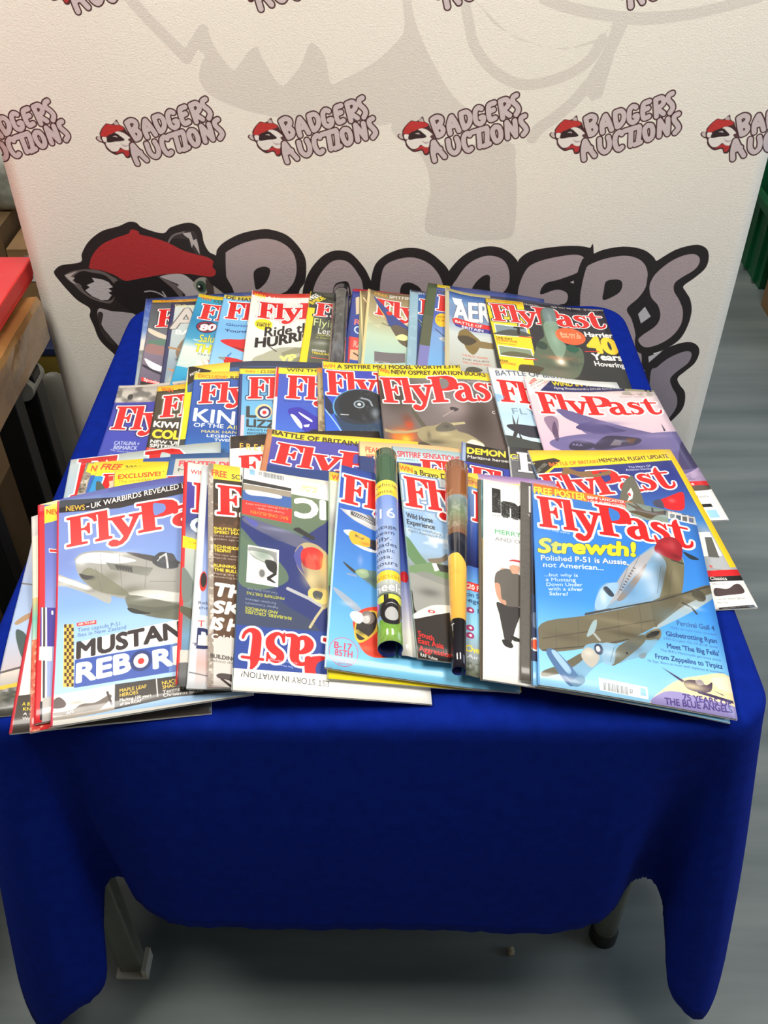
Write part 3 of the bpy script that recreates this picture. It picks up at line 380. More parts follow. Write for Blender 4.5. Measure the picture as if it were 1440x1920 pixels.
leg_flat(-.418, .668); leg_flat(-.418, 1.42); leg_round(.349, .722); leg_round(.349, 1.42)
part('cross_bar', B(L(-.402, 0)[0], L(.335, 0)[0], L(0, 1.41)[1], L(0, 1.43)[1], TZ - .09, TZ - .06), legm, tab)

# cloth: ribs run from the table rim down to the hem; (rim x, rim y, hem x, hem y, hem z)
RIB = [(-.466, 1.30, -.492, 1.31, .32), (-.466, 1.15, -.515, 1.15, .33), (-.466, 1.0, -.488, 1.0, .32), (-.466, .88, -.52, .88, .325), (-.466, .78, -.555, .80, .26), (-.466, .70, -.590, .70, .15),
       (-.465, .635, -.568, .612, .08), (-.455, .610, -.522, .552, .055), (-.435, .605, -.462, .545, .13), (-.415, .605, -.412, .575, .165), (-.398, .605, -.397, .608, .285), (-.388, .605, -.389, .634, .338), (-.366, .605, -.366, .640, .346), (-.348, .605, -.349, .622, .320), (-.308, .605, -.309, .592, .328), (-.272, .605, -.275, .580, .331), (-.21, .605, -.222, .577, .333), (-.10, .605, -.105, .577, .328), (0, .605, 0, .575, .335), (.10, .605, .105, .577, .325), (.19, .605, .20, .578, .318), (.25, .605, .262, .580, .340), (.278, .605, .289, .592, .356), (.302, .605, .312, .622, .358), (.325, .605, .335, .646, .335), (.345, .605, .357, .652, .320), (.360, .605, .372, .636, .300), (.372, .605, .374, .606, .275), (.385, .605, .395, .566, .165), (.400, .607, .452, .560, .085), (.410, .635, .482, .600, .13),
       (.410, .70, .498, .675, .235), (.410, .78, .515, .76, .31), (.410, .90, .462, .90, .325), (.410, 1.02, .445, 1.02, .32), (.410, 1.16, .470, 1.16, .33), (.410, 1.30, .436, 1.30, .32), (.408, 1.49, .445, 1.50, .20), (.36, 1.522, .37, 1.545, .30),
       (.2, 1.522, .2, 1.54, .32), (0, 1.522, 0, 1.548, .33), (-.2, 1.522, -.2, 1.54, .32), (-.42, 1.522, -.43, 1.547, .30), (-.464, 1.49, -.50, 1.50, .19)]
def closed_cr(P, n):
    P = np.array(P, float); m = len(P); out = []
    for i in range(m):
        a, b, c, d = P[i - 1], P[i], P[(i + 1) % m], P[(i + 2) % m]
        for j in range(n):
            t = j / n; out.append(.5 * (2 * b + (c - a) * t + (2 * a - 5 * b + 4 * c - d) * t * t + (3 * b - a - 3 * c + d) * t ** 3))
    return np.array(out)
R_ = closed_cr(RIB, 8)
rr = .058
for q in R_:   # keep the rim on the rounded rectangle
    x = min(max(q[0], TX0), TX1); y = min(max(q[1], TY0), TY1)
    cx = min(max(x, TX0 + rr), TX1 - rr); cy = min(max(y, TY0 + rr), TY1 - rr)
    if (x < TX0 + rr or x > TX1 - rr) and (y < TY0 + rr or y > TY1 - rr):
        d = math.hypot(x - cx, y - cy) or 1; x = cx + (x - cx) / d * rr; y = cy + (y - cy) / d * rr
    q[0], q[1] = x, y
NS = len(R_); rs = np.random.RandomState(3); ja = rs.rand(NS) * .006
V = []; F = []; NT = 22
for q, j in zip(R_, ja):
    x, y, hx, hy, hz = q; cx = min(max(x, TX0 + rr), TX1 - rr); cy = min(max(y, TY0 + rr), TY1 - rr)
    nx, ny = x - cx, y - cy
    if abs(nx) + abs(ny) < 1e-9: nx, ny = (0, -1) if y < 1 else (0, 1)
    d = math.hypot(nx, ny); nx, ny = nx / d, ny / d; hz = hz - j
    e = .012
    V.append((x - nx * e, y - ny * e, TZ + .0012)); V.append((x - nx * e * .35, y - ny * e * .35, TZ - .0015)); V.append((x + nx * .0012, y + ny * .0012, TZ - .009))
    for k in range(1, NT + 1):
        t = k / NT; s = t ** 1.1 if k else 0
        bulge = .006 * math.sin(math.pi * t)
        V.append((x + nx * (.0012 + bulge) + (hx - x - nx * .0012) * s, y + ny * (.0012 + bulge) + (hy - y - ny * .0012) * s, TZ - .009 + (hz - TZ + .009) * t))
K = NT + 3
for i in range(NS):
    a = i * K; b = ((i + 1) % NS) * K
    for k in range(K - 1): F.append((a + k, b + k, b + k + 1, a + k + 1))
c0 = len(V); V.append(((TX0 + TX1) / 2, (TY0 + TY1) / 2, TZ + .0012))
for i in range(NS): F.append((i * K, c0, ((i + 1) % NS) * K))
cloth_m = mat('royal_blue_cloth', (5, 30, 122), .9, noise=((60, 60, 60), (6, 34, 132), .35, .65), bump=(700, .12), spec=.08)
cloth_m.node_tree.nodes['Principled BSDF'].inputs['Sheen Weight'].default_value = 0
cloth = mesh('tablecloth', V, F, [cloth_m], None, smooth=True)
md = cloth.modifiers.new('thickness', 'SOLIDIFY'); md.thickness = .0011; md.offset = 0
tag(cloth, 'royal blue cloth draped over the table with ragged hem and hanging corners', 'tablecloth')

# ---------------------------------------------------------------- magazines
GU, GV, MW, ML = 10, 13, .210, .303
page_m = mat('page_edges', (226, 223, 214), .8, noise=((8, 8, 2600), (176, 174, 168), .35, .62))
inner_m = mat('cover_inside', (225, 224, 218), .5)
spine_cache = {}
UU = [0, .002, .006, .012, .02, .03, .042, .056, .075, .1, .125, .15, .175, .195, .21]
def bilerp(g, u, v):
    fu = min(max(u / MW * (GU - 1), 0), GU - 1 - 1e-6); fv = min(max(v / ML * (GV - 1), 0), GV - 1 - 1e-6)
    i, j = int(fu), int(fv); a, b = fu - i, fv - j; 
    return (g[j][i] * (1 - a) + g[j][i + 1] * a) * (1 - b) + (g[j + 1][i] * (1 - a) + g[j + 1][i + 1] * a) * b
def slab(name, rows, thick_top, thick_bot, mats, parent, uvs=None):
    """closed sheet whose top/bottom follow rows[j][i]=(x,y,z); mats[0] top, mats[1] rest"""
    nj, ni = len(rows), len(rows[0]); V = []; UV = []
    for off in (thick_top, thick_bot):
        for j in range(nj):
            for i in range(ni):
                p = rows[j][i]; V.append((p[0] - p[3] * off, p[1], p[2] - p[4] * off)); UV.append(uvs[j][i] if uvs else (0, 0))
    F = []; MI = []; N = nj * ni
    for j in range(nj - 1):
        for i in range(ni - 1):
            a = j * ni + i; F.append((a, a + ni, a + ni + 1, a + 1)); MI.append(0); F.append((N + a, N + a + 1, N + a + ni + 1, N + a + ni)); MI.append(1)
    ring = [(0, i) for i in range(ni)] + [(j, ni - 1) for j in range(1, nj)] + [(nj - 1, i) for i in range(ni - 2, -1, -1)] + [(j, 0) for j in range(nj - 2, 0, -1)]
    for k in range(len(ring)):
        a = ring[k][0] * ni + ring[k][1]; q = ring[(k + 1) % len(ring)]; b = q[0] * ni + q[1]; F.append((a, b, N + b, N + a)); MI.append(1)
    o = mesh(name, V, F, mats, parent, mi=MI, uv=UV if uvs else None)
    sm = [True] * len(F)
    for k in range(len(ring)): sm[-1 - k] = False
    o.data.polygons.foreach_set('use_smooth', sm); return o
count = 0
def M(label, x, y, ang, z0, t, curl, roll, res, spine, code, ops):  # code: heights of the top surface over z0, tenths of a millimetre
    global count
    count += 1
    g = [[z0 + code[j * GU + i] * .0001 for i in range(GU)] for j in range(GV)]
    can = Canvas(210, 297, res, (235, 233, 228)); draw(can, ops)
    pm = print_mat('printed_cover', can.image('cover_print'), .36 if not roll else .12, coat=.25 if not roll else 1)
    rows = []; uvs = []
    NV = 17; rnd = random.Random(count * 7)
    zr = g[0][0]
    root = thing('magazine', (x, y, zr), label, 'magazine', 'magazines laid out in rows on the blue cloth', ang)
    us = UU if not roll else [0, .004, .01, .02, .04, .06, .08, .1, .115]
    flatrows = []
    for j in range(NV):
        v = ML * j / (NV - 1); row = []; uvr = []
        if roll:
            r = roll[0] + (roll[1] - roll[0]) * v / ML; zt = bilerp(g, 0, v) - zr; lift = .0016
            for k in range(25):
                th = math.radians(300 - 350 * k / 24); rk = r * (1 - .0 * k)
                if k < 4: rk = r * (.86 + .035 * k)
                row.append((-r + rk * math.cos(th), -v, zt + r * math.sin(math.radians(50)) + lift + rk * math.sin(th), math.cos(th), math.sin(th)))
                uvr.append((.0 + 95 / 210 * k / 24, 1 - v / ML))
            fx = -r * (1 - math.cos(math.radians(50)))
            for u in us:
                if u == 0: continue
                row.append((u, -v, bilerp(g, u, v) - zr + (lift if u < .01 else 0), 0, 1)); uvr.append(((95 + u * 1000) / 210, 1 - v / ML))
        else:
            for u in us:
                c = curl * max(0, 1 - u / .06) ** 2
                lip = .0006 * math.sin(v * 31 + count) * (u / MW) if u > .1 else 0
                row.append((u, -v, bilerp(g, u, v) - zr + c + lip, 0, 1)); uvr.append((u / MW, 1 - v / ML))
        rows.append(row); uvs.append(uvr)
    if roll:
        sm = spine_cache.setdefault('roll', mat('cover_inside_blue', (24, 44, 120), .4))
        slab('cover', rows, 0, .0006, [pm, sm], root, uvs)
        fl = [[p for p in r_[25:]] for r_ in rows]
        slab('pages', [[(p[0], p[1] * .995 - .0006, p[2], 0, 1) for p in r_] for r_ in fl], .0008, max(t, .0014), [page_m, page_m], root)
    else:
        if spine: sc = tuple(spine)
        else:
            cc = can.a[can.h // 3: 2 * can.h // 3, 1:6].mean((0, 1)) * 255; sc = tuple(int(q) for q in cc)
        if sc not in spine_cache: spine_cache[sc] = mat('spine_print', sc, .4, coat=.3)
        # cover: front sheet, spine strip and back sheet in one mesh
        o = slab('cover', rows, 0, .0003, [pm, inner_m], root, uvs)
        sp = [[(r_[0][0] - .0004, r_[0][1], r_[0][2]) for r_ in rows], [(r_[0][0] + .0008, r_[0][1], r_[0][2]) for r_ in rows]]
        V = []; F = []; nj = len(rows)
        for dx, dz in ((.0012, .0001), (-.0003, -.0003), (-.0005, -t + .0002), (.0012, -t)):
            for r_ in rows: V.append((r_[0][0] + dx, r_[0][1], r_[0][2] + dz))
        for s_ in range(3):
            for j in range(nj - 1): a = s_ * nj + j; F.append((a, a + 1, a + nj + 1, a + nj))
        mesh('spine', V, F, [spine_cache[sc]], root, smooth=True)
        bk = [[(p[0], p[1], p[2], 0, 1) for p in r_] for r_ in rows]
        slab('back_cover', bk, t - .0003, t, [inner_m, inner_m], root)
        # page block, slightly inset and uneven at the foot
        n2 = len(rows[0]); fan = rnd.uniform(.0, .0016)
        def inset(p, j, i, d):
            X = min(max(p[0], .0008), MW - .0012 - d); Y = p[1]
            if j == 0: Y -= .0012
            if j == nj - 1: Y += .0004 + d
            return (X, Y, p[2], 0, 1)
        steps = 3
        V = []; F = []
        for s_ in range(steps + 1):
            off = .0004 + (t - .0008) * s_ / steps; d = fan * (.5 - s_ / steps) + rnd.uniform(0, .0005)
            for j in range(nj):
                for i in range(n2): p = inset(rows[j][i], j, i, d); V.append((p[0], p[1], p[2] - off))
        N = nj * n2; ring = [(0, i) for i in range(n2)] + [(j, n2 - 1) for j in range(1, nj)] + [(nj - 1, i) for i in range(n2 - 2, -1, -1)] + [(j, 0) for j in range(nj - 2, 0, -1)]
        for s_ in range(steps):
            for k in range(len(ring)):
                a = ring[k][0] * n2 + ring[k][1]; q = ring[(k + 1) % len(ring)]; b = q[0] * n2 + q[1]; F.append((s_ * N + a, s_ * N + b, (s_ + 1) * N + b, (s_ + 1) * N + a))
        mesh('pages', V, F, [page_m], root)
M('magazine with blue and white spine, leftmost in the back row beside bare cloth',-.4468,1.5394,.1343,.7315,.0022,0,0,2.2,(120,150,200),
 [14,14,14,14,14,14,13,10,8,6,17,17,17,17,17,17,17,15,13,12,17,17,17,17,17,17,17,17,17,17,17,17,17,17,17,17,17,17,17,17,17,17,17,17,17,17,17,17,17,17,17,17,17,17,17,17,17,17,17,17,17,17,17,17,17,17,17,17,17,17,17,17,17,17,17,17,17,17,17,17,17,17,17,17,17,17,17,17,17,17,17,17,17,17,17,17,17,17,17,17,17,17,17,17,17,17,17,17,17,17,17,17,17,17,17,17,17,17,17,17,17,17,17,17,17,17,17,17,17,17],
 [('g',((0,(50,75,140)),(.1,(60,95,170)),(.4,(120,150,200)),(.5,(225,222,215)),(.6,(220,215,205)),(.6,(120,125,120)),(.8,(150,165,175)),(1,(170,180,185)))),('n',1,9,.2,(215,225,235),0,0,210,297)])
M('grey and mauve aviation magazine with orange top strip headed FREE, second in back row',-.4315,1.5249,.1093,.735,.0022,.002,0,2.2,0,
 [9,9,9,9,9,10,9,8,7,6,9,9,9,10,10,10,10,9,9,8,9,9,9,9,10,10,10,10,10,10,9,9,9,9,9,9,9,10,10,9,9,9,9,9,9,9,9,9,9,9,9,9,9,9,9,9,9,9,9,9,9,9,9,9,9,9,9,9,9,9,9,9,9,9,9,9,9,9,9,9,9,9,9,9,9,9,9,9,9,9,9,9,9,9,9,9,9,9,9,9,9,9,9,9,9,9,9,9,9,9,9,9,9,9,9,9,9,9,9,9,7,7,7,7,7,7,7,7,7,7],
 [('g',((0,(75,85,92)),(.3,(95,105,110)),(.6,(125,115,135)),(1,(90,85,105)))),('p',((0,0),(210,0),(210,9),(0,9)),(252,200,40)),('t','FREE BOOK INSIDE',16,7,150,7,5.5,(235,120,20),{'bold':.02}),('m',13,95.5,199,95.5,61.7,{'under':(60,60,60)}),('p',((2.1,98.4),(18.9,112),(36.3,126.1),(59.7,142.6),(60.4,154.1),(37.2,139.2),(18.6,128.1),(3.2,111.8)),(215,205,185),1,1),('p',((4.9,139.4),(19.3,136.8),(37.1,137.7),(60.6,157),(62.8,193.4),(38.8,160.7),(20.7,154),(5.9,150.8)),(90,125,110),1,1),('p',((5.9,150.8),(20.7,154),(39.2,166.3),(62.8,193.4),(63.9,212.5),(39.5,191.3),(3.7,176.1)),(150,115,115),1,1),('p',((3.3,195.2),(21,210.5),(40.6,226.3),(65.6,239.2),(66.2,249.7),(41.6,239.5),(27.7,233.4),(15.1,224.9)),(240,240,240),1,1),('p',((4.3,214.1),(22.7,231.8),(42.1,247.3),(66.8,260),(67.3,267.7),(41.1,252.4),(5,222.1)),(35,35,55),1,1),('p',((3.4,250.7),(41.1,271.5),(68.4,285.3),(69.1,297.6),(41.7,279),(4.5,262.2)),(222,40,50),1,0),('t','Spotlight',7.8,260.5,40.9,277.2,7.7,(246,244,238),{'bold':.02,'up':(0,-7.7)}),('p',((3.1,262.2),(41.7,279),(69.1,297.6),(71.6,338.8),(9.8,334.1)),(35,32,35),1,0),('t','ON THE',10.3,281.1,31.3,286.9,6,(246,244,238),{'bold':.02,'up':(0,-5.9)})])
M('pale grey aeroplane magazine with dark header OUR TOP and large silver letter A, back row',-.3942,1.5119,.1058,.7375,.0022,.001,0,2.2,0,
 [16,13,12,12,12,12,12,12,11,8,15,13,12,12,12,12,12,13,12,9,16,13,12,12,12,12,12,13,12,10,16,13,12,12,12,12,12,12,12,10,15,13,12,12,12,12,12,12,12,10,16,13,12,12,12,12,12,12,12,10,16,13,12,12,12,12,12,12,12,10,16,13,12,12,12,12,12,12,12,10,16,13,12,12,12,12,12,12,12,10,16,13,12,12,12,12,12,12,12,10,16,13,12,12,12,12,12,12,12,10,15,13,12,12,12,12,12,12,12,9,12,10,9,9,9,9,9,9,9,6],
 [('g',((0,(205,215,210)),(.5,(175,190,195)),(.7,(140,160,175)),(1,(130,150,165)))),('p',((0,0),(210,0),(210,11),(0,11)),(60,68,85)),('p',((0,0),(7,0),(7,297),(0,297)),(50,58,95)),('t','OUR TOP TWENTY',6.1,14,96.7,32.9,8.4,(235,225,150),{'bold':.02,'up':(0,-8.3)}),('t','A',4.7,91,53,92.7,67.9,(205,200,195),{'bold':.02,'edge':(110,100,95),'ew':.03,'up':(0,-67.7)}),('t','BATTLE',14.3,110.5,84.2,119.6,14.8,(245,245,240),{'bold':.03,'up':(0,-14.8)}),('p',((30.7,123.1),(51,113.1),(58.7,148.4),(42.3,169.2),(32,190.2),(23.2,186.9),(18.6,162)),(120,95,65),.8,1),('p',((4.6,148.8),(33.1,161.5),(71.4,169.3),(71.6,174.9),(33.4,167.1),(5.1,155.2)),(170,130,95),1,0),('p',((6.8,215.5),(31.4,224.7),(74.4,239.2),(74.7,246.9),(26.4,234.7)),(190,140,100),1,0),('b',23.4,189.6,4.3,6,(70,70,70),1),('b',20.5,249.7,8.4,10.1,(235,230,190),.7)])
M('turquoise aviation magazine with round 80 badge and yellow headline, back row',-.3467,1.5276,.0043,.739,.0022,.008,0,2.2,0,
 [25,25,25,25,25,25,25,23,16,7,26,25,25,25,25,25,25,24,17,8,26,25,25,25,25,25,25,24,18,10,26,25,25,25,25,25,25,24,19,12,27,25,25,25,25,25,25,25,21,15,27,25,25,25,25,25,25,25,23,17,28,26,25,25,25,25,25,25,23,18,28,26,25,25,25,25,25,25,23,19,29,26,25,25,25,25,25,25,23,20,29,27,25,25,25,25,25,25,24,20,30,27,25,25,25,25,25,25,24,20,30,27,25,25,25,25,25,25,23,20,30,27,25,24,23,23,23,23,21,18],
 [('g',((0,(45,165,200)),(.3,(25,125,175)),(.5,(60,150,190)),(.6,(215,225,215)),(.8,(190,210,205)),(.8,(50,160,200)),(1,(30,140,190)))),('n',5,22,.7,(230,238,230),0,150,210,230),('p',((0,0),(210,0),(210,12),(0,12)),(250,222,60)),('t','WIN',5.4,18.6,23.3,20,10.4,(235,110,20),{'bold':.02,'up':(0,-10.3)}),('t','CONCORDE BOOK',29.1,22.3,114.8,34.4,10.7,(70,60,30),{'bold':.02,'up':(0,-10.6)}),('m',10.6,83.6,196.6,83.6,51.5,{'under':(20,110,160)}),('e',29.1,107.7,17.6,19.5,(25,35,75),1),('e',29.1,107.7,15.6,16.6,(160,35,45),1),('e',29.1,107.7,13.1,13.8,(25,35,75),1),('t','80',19.2,120.7,43.7,115.5,19.9,(246,244,238),{'bold':.05,'edge':(222,40,34),'ew':.03,'up':(0,-19.7)}),('t','Salute to',22.5,157.1,79.4,152.1,23.5,(248,232,60),{'bold':.01,'edge':(60,60,40),'ew':.02,'up':(0,-23.2)}),('t','THUNDER',19.3,187.2,116,187,24.1,(248,232,60),{'bold':.04,'edge':(60,60,40),'ew':.02,'up':(0,-23.8)}),('t','The must of Britain',26.4,196.7,99.7,197.8,6.4,(60,90,80),{'up':(0,-6.3)}),('p',((34.6,207.9),(41.1,204.1),(58.1,232),(65.3,242.4),(55.7,245),(41.1,222.8)),(215,200,170),1,0),('p',((35.5,205),(43.3,209.2),(58.5,234.6),(54.9,239.9)),(246,244,238),1,0),('p',((44.3,206.4),(56.6,221.6),(64.2,234.7),(56.7,232.1)),(215,50,40),1,0)])
M('sky blue aviation magazine showing two red aircraft wings, back row',-.2998,1.5215,.027,.739,.0022,.006,0,2.2,0,
 [56,54,53,53,53,52,47,39,25,9,56,54,53,53,53,52,48,40,27,12,56,54,53,53,53,52,49,42,29,14,56,54,53,53,53,52,50,44,32,17,56,53,53,53,53,52,51,46,34,20,54,53,53,53,53,53,52,48,36,22,54,53,53,53,53,53,52,48,37,24,54,53,53,53,53,53,52,48,38,25,54,53,53,53,53,53,52,48,38,26,54,53,53,53,53,53,52,49,38,26,54,53,53,53,53,53,52,49,39,26,53,53,52,52,52,52,52,48,38,26,53,52,52,51,51,51,51,47,37,25],
 [('g',((0,(130,190,230)),(.4,(110,175,225)),(1,(170,210,240)))),('p',((0,0),(210,0),(210,12),(0,12)),(250,230,80)),('t','DE HAVILLAND',4.4,13.4,98.1,18.1,10.7,(50,45,25),{'bold':.03,'up':(0,-10.6)}),('m',9.1,81.1,195.1,81.1,58.9),('t','Glorious Gloster',13.3,103.8,103.9,105.8,7.5,(40,80,150),{'bold':.03,'up':(0,-7.5)}),('t',"'Fourth But First'",13.9,123.4,105.1,124.9,7.9,(35,60,120),{'bold':.03,'up':(0,-7.9)}),('p',((9.9,153.5),(20.8,146.8),(39.7,145.6),(61.9,145.1),(137.1,164),(139.9,218.3),(66,192.3),(35.3,173.9),(18.2,162.8)),(205,30,35),1,1),('p',((28.8,167.8),(64.9,180),(139.2,205),(139.5,210.4),(65.4,185.5),(35.1,172.6)),(95,20,30),1,0),('p',((21.1,203.2),(38.3,203.5),(60.6,212.2),(66.3,195),(139.2,205),(141.2,244.4),(41.4,234.8),(26.5,226.1)),(200,28,32),1,1),('p',((25.3,215.7),(68.6,221.7),(69.5,232.1),(33.7,227.7)),(90,20,30),1,0),('p',((12,203.8),(22.5,202.9),(23.2,209.4),(16.2,209.5)),(130,140,135),1,1),('p',((24.9,198.5),(30.8,186.8),(32.2,189.3),(27.3,200.8)),(50,110,190),1,0)])
M('off-white aviation magazine with red top strip and bold black Ride the headline',-.2502,1.5265,.0505,.738,.0022,.009,0,2.2,0,
 [92,91,91,90,87,80,69,53,31,8,92,91,91,90,87,81,70,56,34,10,92,91,91,90,88,82,72,57,36,13,92,91,91,90,89,84,74,59,38,15,92,91,91,90,89,85,76,62,41,18,91,90,90,90,89,86,77,64,43,20,91,90,90,90,90,87,78,64,44,22,91,90,90,90,90,87,79,65,45,23,91,90,90,90,90,87,79,66,46,24,91,90,90,90,90,87,79,65,46,24,91,90,90,90,90,87,79,65,46,23,90,90,90,90,90,86,78,66,45,23,90,90,90,90,89,86,77,63,44,22],
 [('g',((0,(225,220,215)),(.4,(238,235,228)),(1,(215,212,200)))),('p',((0,0),(210,0),(210,15),(0,15)),(228,70,55)),('t','WIN',4.5,19.2,23.1,21.7,12,(250,224,40),{'bold':.03,'up':(0,-12)}),('t','A HURRICANE DVD',27,22.3,130.1,43.9,12.1,(246,244,238),{'bold':.03,'up':(0,-12.1)}),('m',14,90,200,90,55.8,{'under':(195,190,185)}),('e',25.6,110.4,15,17.9,(250,224,40),1),('t','WORLD',13,111.3,37.4,108.1,5.8,(70,65,30),{'bold':.03,'up':(0,-5.8)}),('t','FIRST',15,119.4,37,115.5,7.5,(50,45,30),{'bold':.03,'up':(0,-7.5)}),('t','Ride the',29.1,148.7,115.4,129.8,30,(35,32,35),{'bold':.03,'up':(0,-30)}),('t','HURRICANE!',16,185.7,167.8,133.8,28.7,(25,22,25),{'bold':.05,'up':(0,-28.7)}),('p',((12.5,231),(29.8,202.6),(57.6,181.2),(101.4,183.2),(130.6,186.4),(131.1,314.9),(17.9,317.1)),(170,172,150),1,1),('p',((58.2,197.7),(81,182.4),(100,185.9),(100.2,196.9),(61.5,207.3)),(140,140,115),1,0),('s',((37,176.8,1),(50.8,193.5,1)),(60,55,60),1,0),('t','YP',56.9,234.9,82.3,228.2,26.5,(225,225,130),{'bold':.06,'up':(0,-26.5)}),('e',48.6,240.1,6.3,11.6,(235,150,40),1),('e',49.4,241.4,3.5,6.5,(150,30,40),1),('p',((79,214.8),(104.7,205.1),(130.7,208.2),(131,290.5),(80.5,264.3)),(110,115,85),.6,0)])
M('dark green aviation magazine with yellow side stripe and FREE INSIDE corner',-.1462,1.529,-.011,.7325,.0022,.003,0,2.2,0,
 [171,164,153,138,119,95,70,46,25,7,172,165,156,143,123,99,73,48,26,7,173,167,159,146,126,103,76,51,28,7,174,169,162,149,130,107,80,53,29,7,174,170,163,151,133,110,83,55,30,7,174,170,165,153,135,113,85,57,31,7,174,171,165,154,137,115,88,59,32,7,174,171,166,156,139,117,89,60,33,7,174,171,166,156,140,119,91,61,33,7,174,172,167,157,141,120,92,62,34,7,174,172,167,157,142,121,94,64,34,7,174,172,167,158,143,124,96,65,35,7,174,171,167,157,143,124,96,66,35,7],
 [('g',((0,(55,60,50)),(.3,(40,48,52)),(.6,(95,100,85)),(1,(60,65,60)))),('n',8,25,.5,(110,115,95),0,0,210,297),('p',((0,58),(12,58),(12,297),(0,297)),(248,210,40)),('p',((.1,1.3),(44.7,18.9),(4.3,55)),(50,52,40),1,0),('t','FREE',4,31.3,19.2,13.4,11.5,(246,244,238),{'bold':.04}),('t','INSIDE',7.5,46.5,28.4,21.5,10.7,(250,224,40),{'bold':.04}),('m',12.7,84.3,198.7,84.3,45.5,{'under':(20,30,60)}),('t','Flying',13.7,117.1,61.3,122.7,25.1,(205,215,150),{'up':(0,-25)}),('t','Legends',23,141.8,72.9,144.8,18.7,(246,244,238),{'up':(0,-18.7)}),('t','Celebrating 25 yrs',21.2,147.8,65.8,151.3,5.1,(180,180,80),{'bold':.02,'up':(0,-5.1)}),('t','at Duxford',20.4,156.4,51.4,158.4,5.1,(180,180,80),{'bold':.02,'up':(0,-5)}),('b',30.3,171.9,13.2,6.1,(190,190,190),.6),('t','HIDDEN',17.6,197,39.4,199.7,5.4,(246,244,238),{'bold':.02,'up':(0,-5.4)}),('t','TREASURE',17.5,205.1,45.8,208.6,5.9,(250,224,40),{'bold':.02,'up':(0,-5.9)}),('s',((17.7,217.1,1),(49.4,220.2,1)),(220,90,70),1,0)])
M('glossy black magazine rolled into a tube, standing out of the back row',-.0765,1.5132,.0081,.732,.0019,0,(.0135,.0135),2.2,0,
 [183,164,141,116,90,66,44,27,16,9,186,166,145,119,92,67,45,28,16,9,188,170,148,122,94,68,45,28,16,9,190,172,151,125,97,70,46,28,16,9,191,173,153,127,99,71,47,28,16,9,192,175,155,129,100,72,47,29,17,9,192,175,157,131,101,72,48,29,17,9,192,175,156,132,102,73,48,29,17,9,192,175,156,133,103,74,49,30,17,9,193,176,157,134,105,75,49,30,17,9,193,177,158,135,106,76,50,30,17,9,193,177,158,133,105,76,50,30,17,9,191,174,155,130,103,74,49,30,17,9],
 [('g',((0,(38,40,44)),(.3,(70,72,72)),(.5,(45,50,55)),(.7,(80,85,100)),(1,(30,30,32)))),('n',4,18,.5,(120,120,115),0,0,210,297),('n',14,9,.4,(15,15,18),0,0,210,297)])
M('narrow visible edge of blue and red magazine right of the black rolled magazine',-.0709,1.5385,-.0337,.734,.0015,0,0,2.2,0,
 [188,168,146,121,94,69,48,32,19,8,193,174,152,127,100,75,53,36,22,13,195,177,156,132,106,79,56,38,24,13,198,180,160,137,111,83,59,39,24,13,200,182,163,141,114,86,61,41,26,14,201,185,167,144,116,88,63,42,26,14,203,187,168,146,119,91,65,43,27,14,203,187,169,147,122,94,67,45,28,15,203,187,170,150,125,96,69,47,29,15,203,188,172,152,127,98,71,48,30,16,205,190,174,153,128,99,72,49,31,17,206,192,174,154,128,100,73,50,32,17,207,192,174,154,128,100,73,50,32,17],
 [('p',((0,0),(60,0),(60,12),(0,12)),(200,40,60)),('g',((0,(50,60,140)),(1,(45,80,165)))),('p',((0,0),(210,0),(210,10),(0,10)),(205,40,60)),('p',((7,33.8),(12.9,27.8),(19.2,54.3),(21.1,85.6),(11.6,93.3)),(215,195,165),1,0),('t','R',10.7,126.8,21.4,128.1,17.9,(230,120,120),{'bold':.02,'up':(0,-17.8)}),('t','C',11.7,153,23.1,157,23.2,(200,220,240),{'bold':.02,'up':(0,-23.1)}),('p',((6.7,166.5),(30.5,170),(32.6,205.8),(8.8,206.5)),(222,75,70),1,0),('t','RA',14,197.5,27.2,201.1,19.2,(240,180,170),{'bold':.02,'up':(0,-19.2)}),('p',((8.8,206.5),(32.6,205.8),(37.4,240.1),(9.4,236)),(220,175,140),1,0),('s',((15.9,216.3,1.5),(25.1,225.8,1.5)),(70,50,60),1,0),('p',((4.5,166.8),(8.2,166.3),(10.8,246.4),(7.9,244.2)),(210,50,60),1,0)])
M('narrow visible edge of olive brown magazine, left of the brown cover with diving fighter',-.0577,1.5255,.0148,.7355,.0015,0,0,2.2,0,
 [198,178,155,130,104,80,60,42,26,8,200,180,158,133,107,83,62,44,28,9,202,183,161,137,110,85,63,45,28,10,203,185,165,140,112,87,65,46,29,10,204,187,167,142,114,88,66,47,29,10,205,187,168,143,115,89,67,47,30,10,204,187,168,144,117,91,67,48,30,10,203,186,168,146,119,92,68,48,30,9,203,186,168,147,120,93,69,48,29,8,204,187,168,147,120,93,69,48,29,7,204,187,168,145,119,93,69,48,29,7,204,187,167,143,117,91,68,47,28,7,204,186,166,142,115,90,67,47,28,7],
 [('g',((0,(130,110,75)),(.4,(165,155,110)),(.7,(150,170,155)),(1,(150,160,160)))),('s',((.8,-.1,1.2),(8.4,236.4,1.2)),(240,215,160),1,0),('s',((6.6,25.3,1.5),(14.5,46.7,1.5)),(240,215,160),1,0),('b',15.4,214.6,5.7,10.6,(60,60,60),.8)])
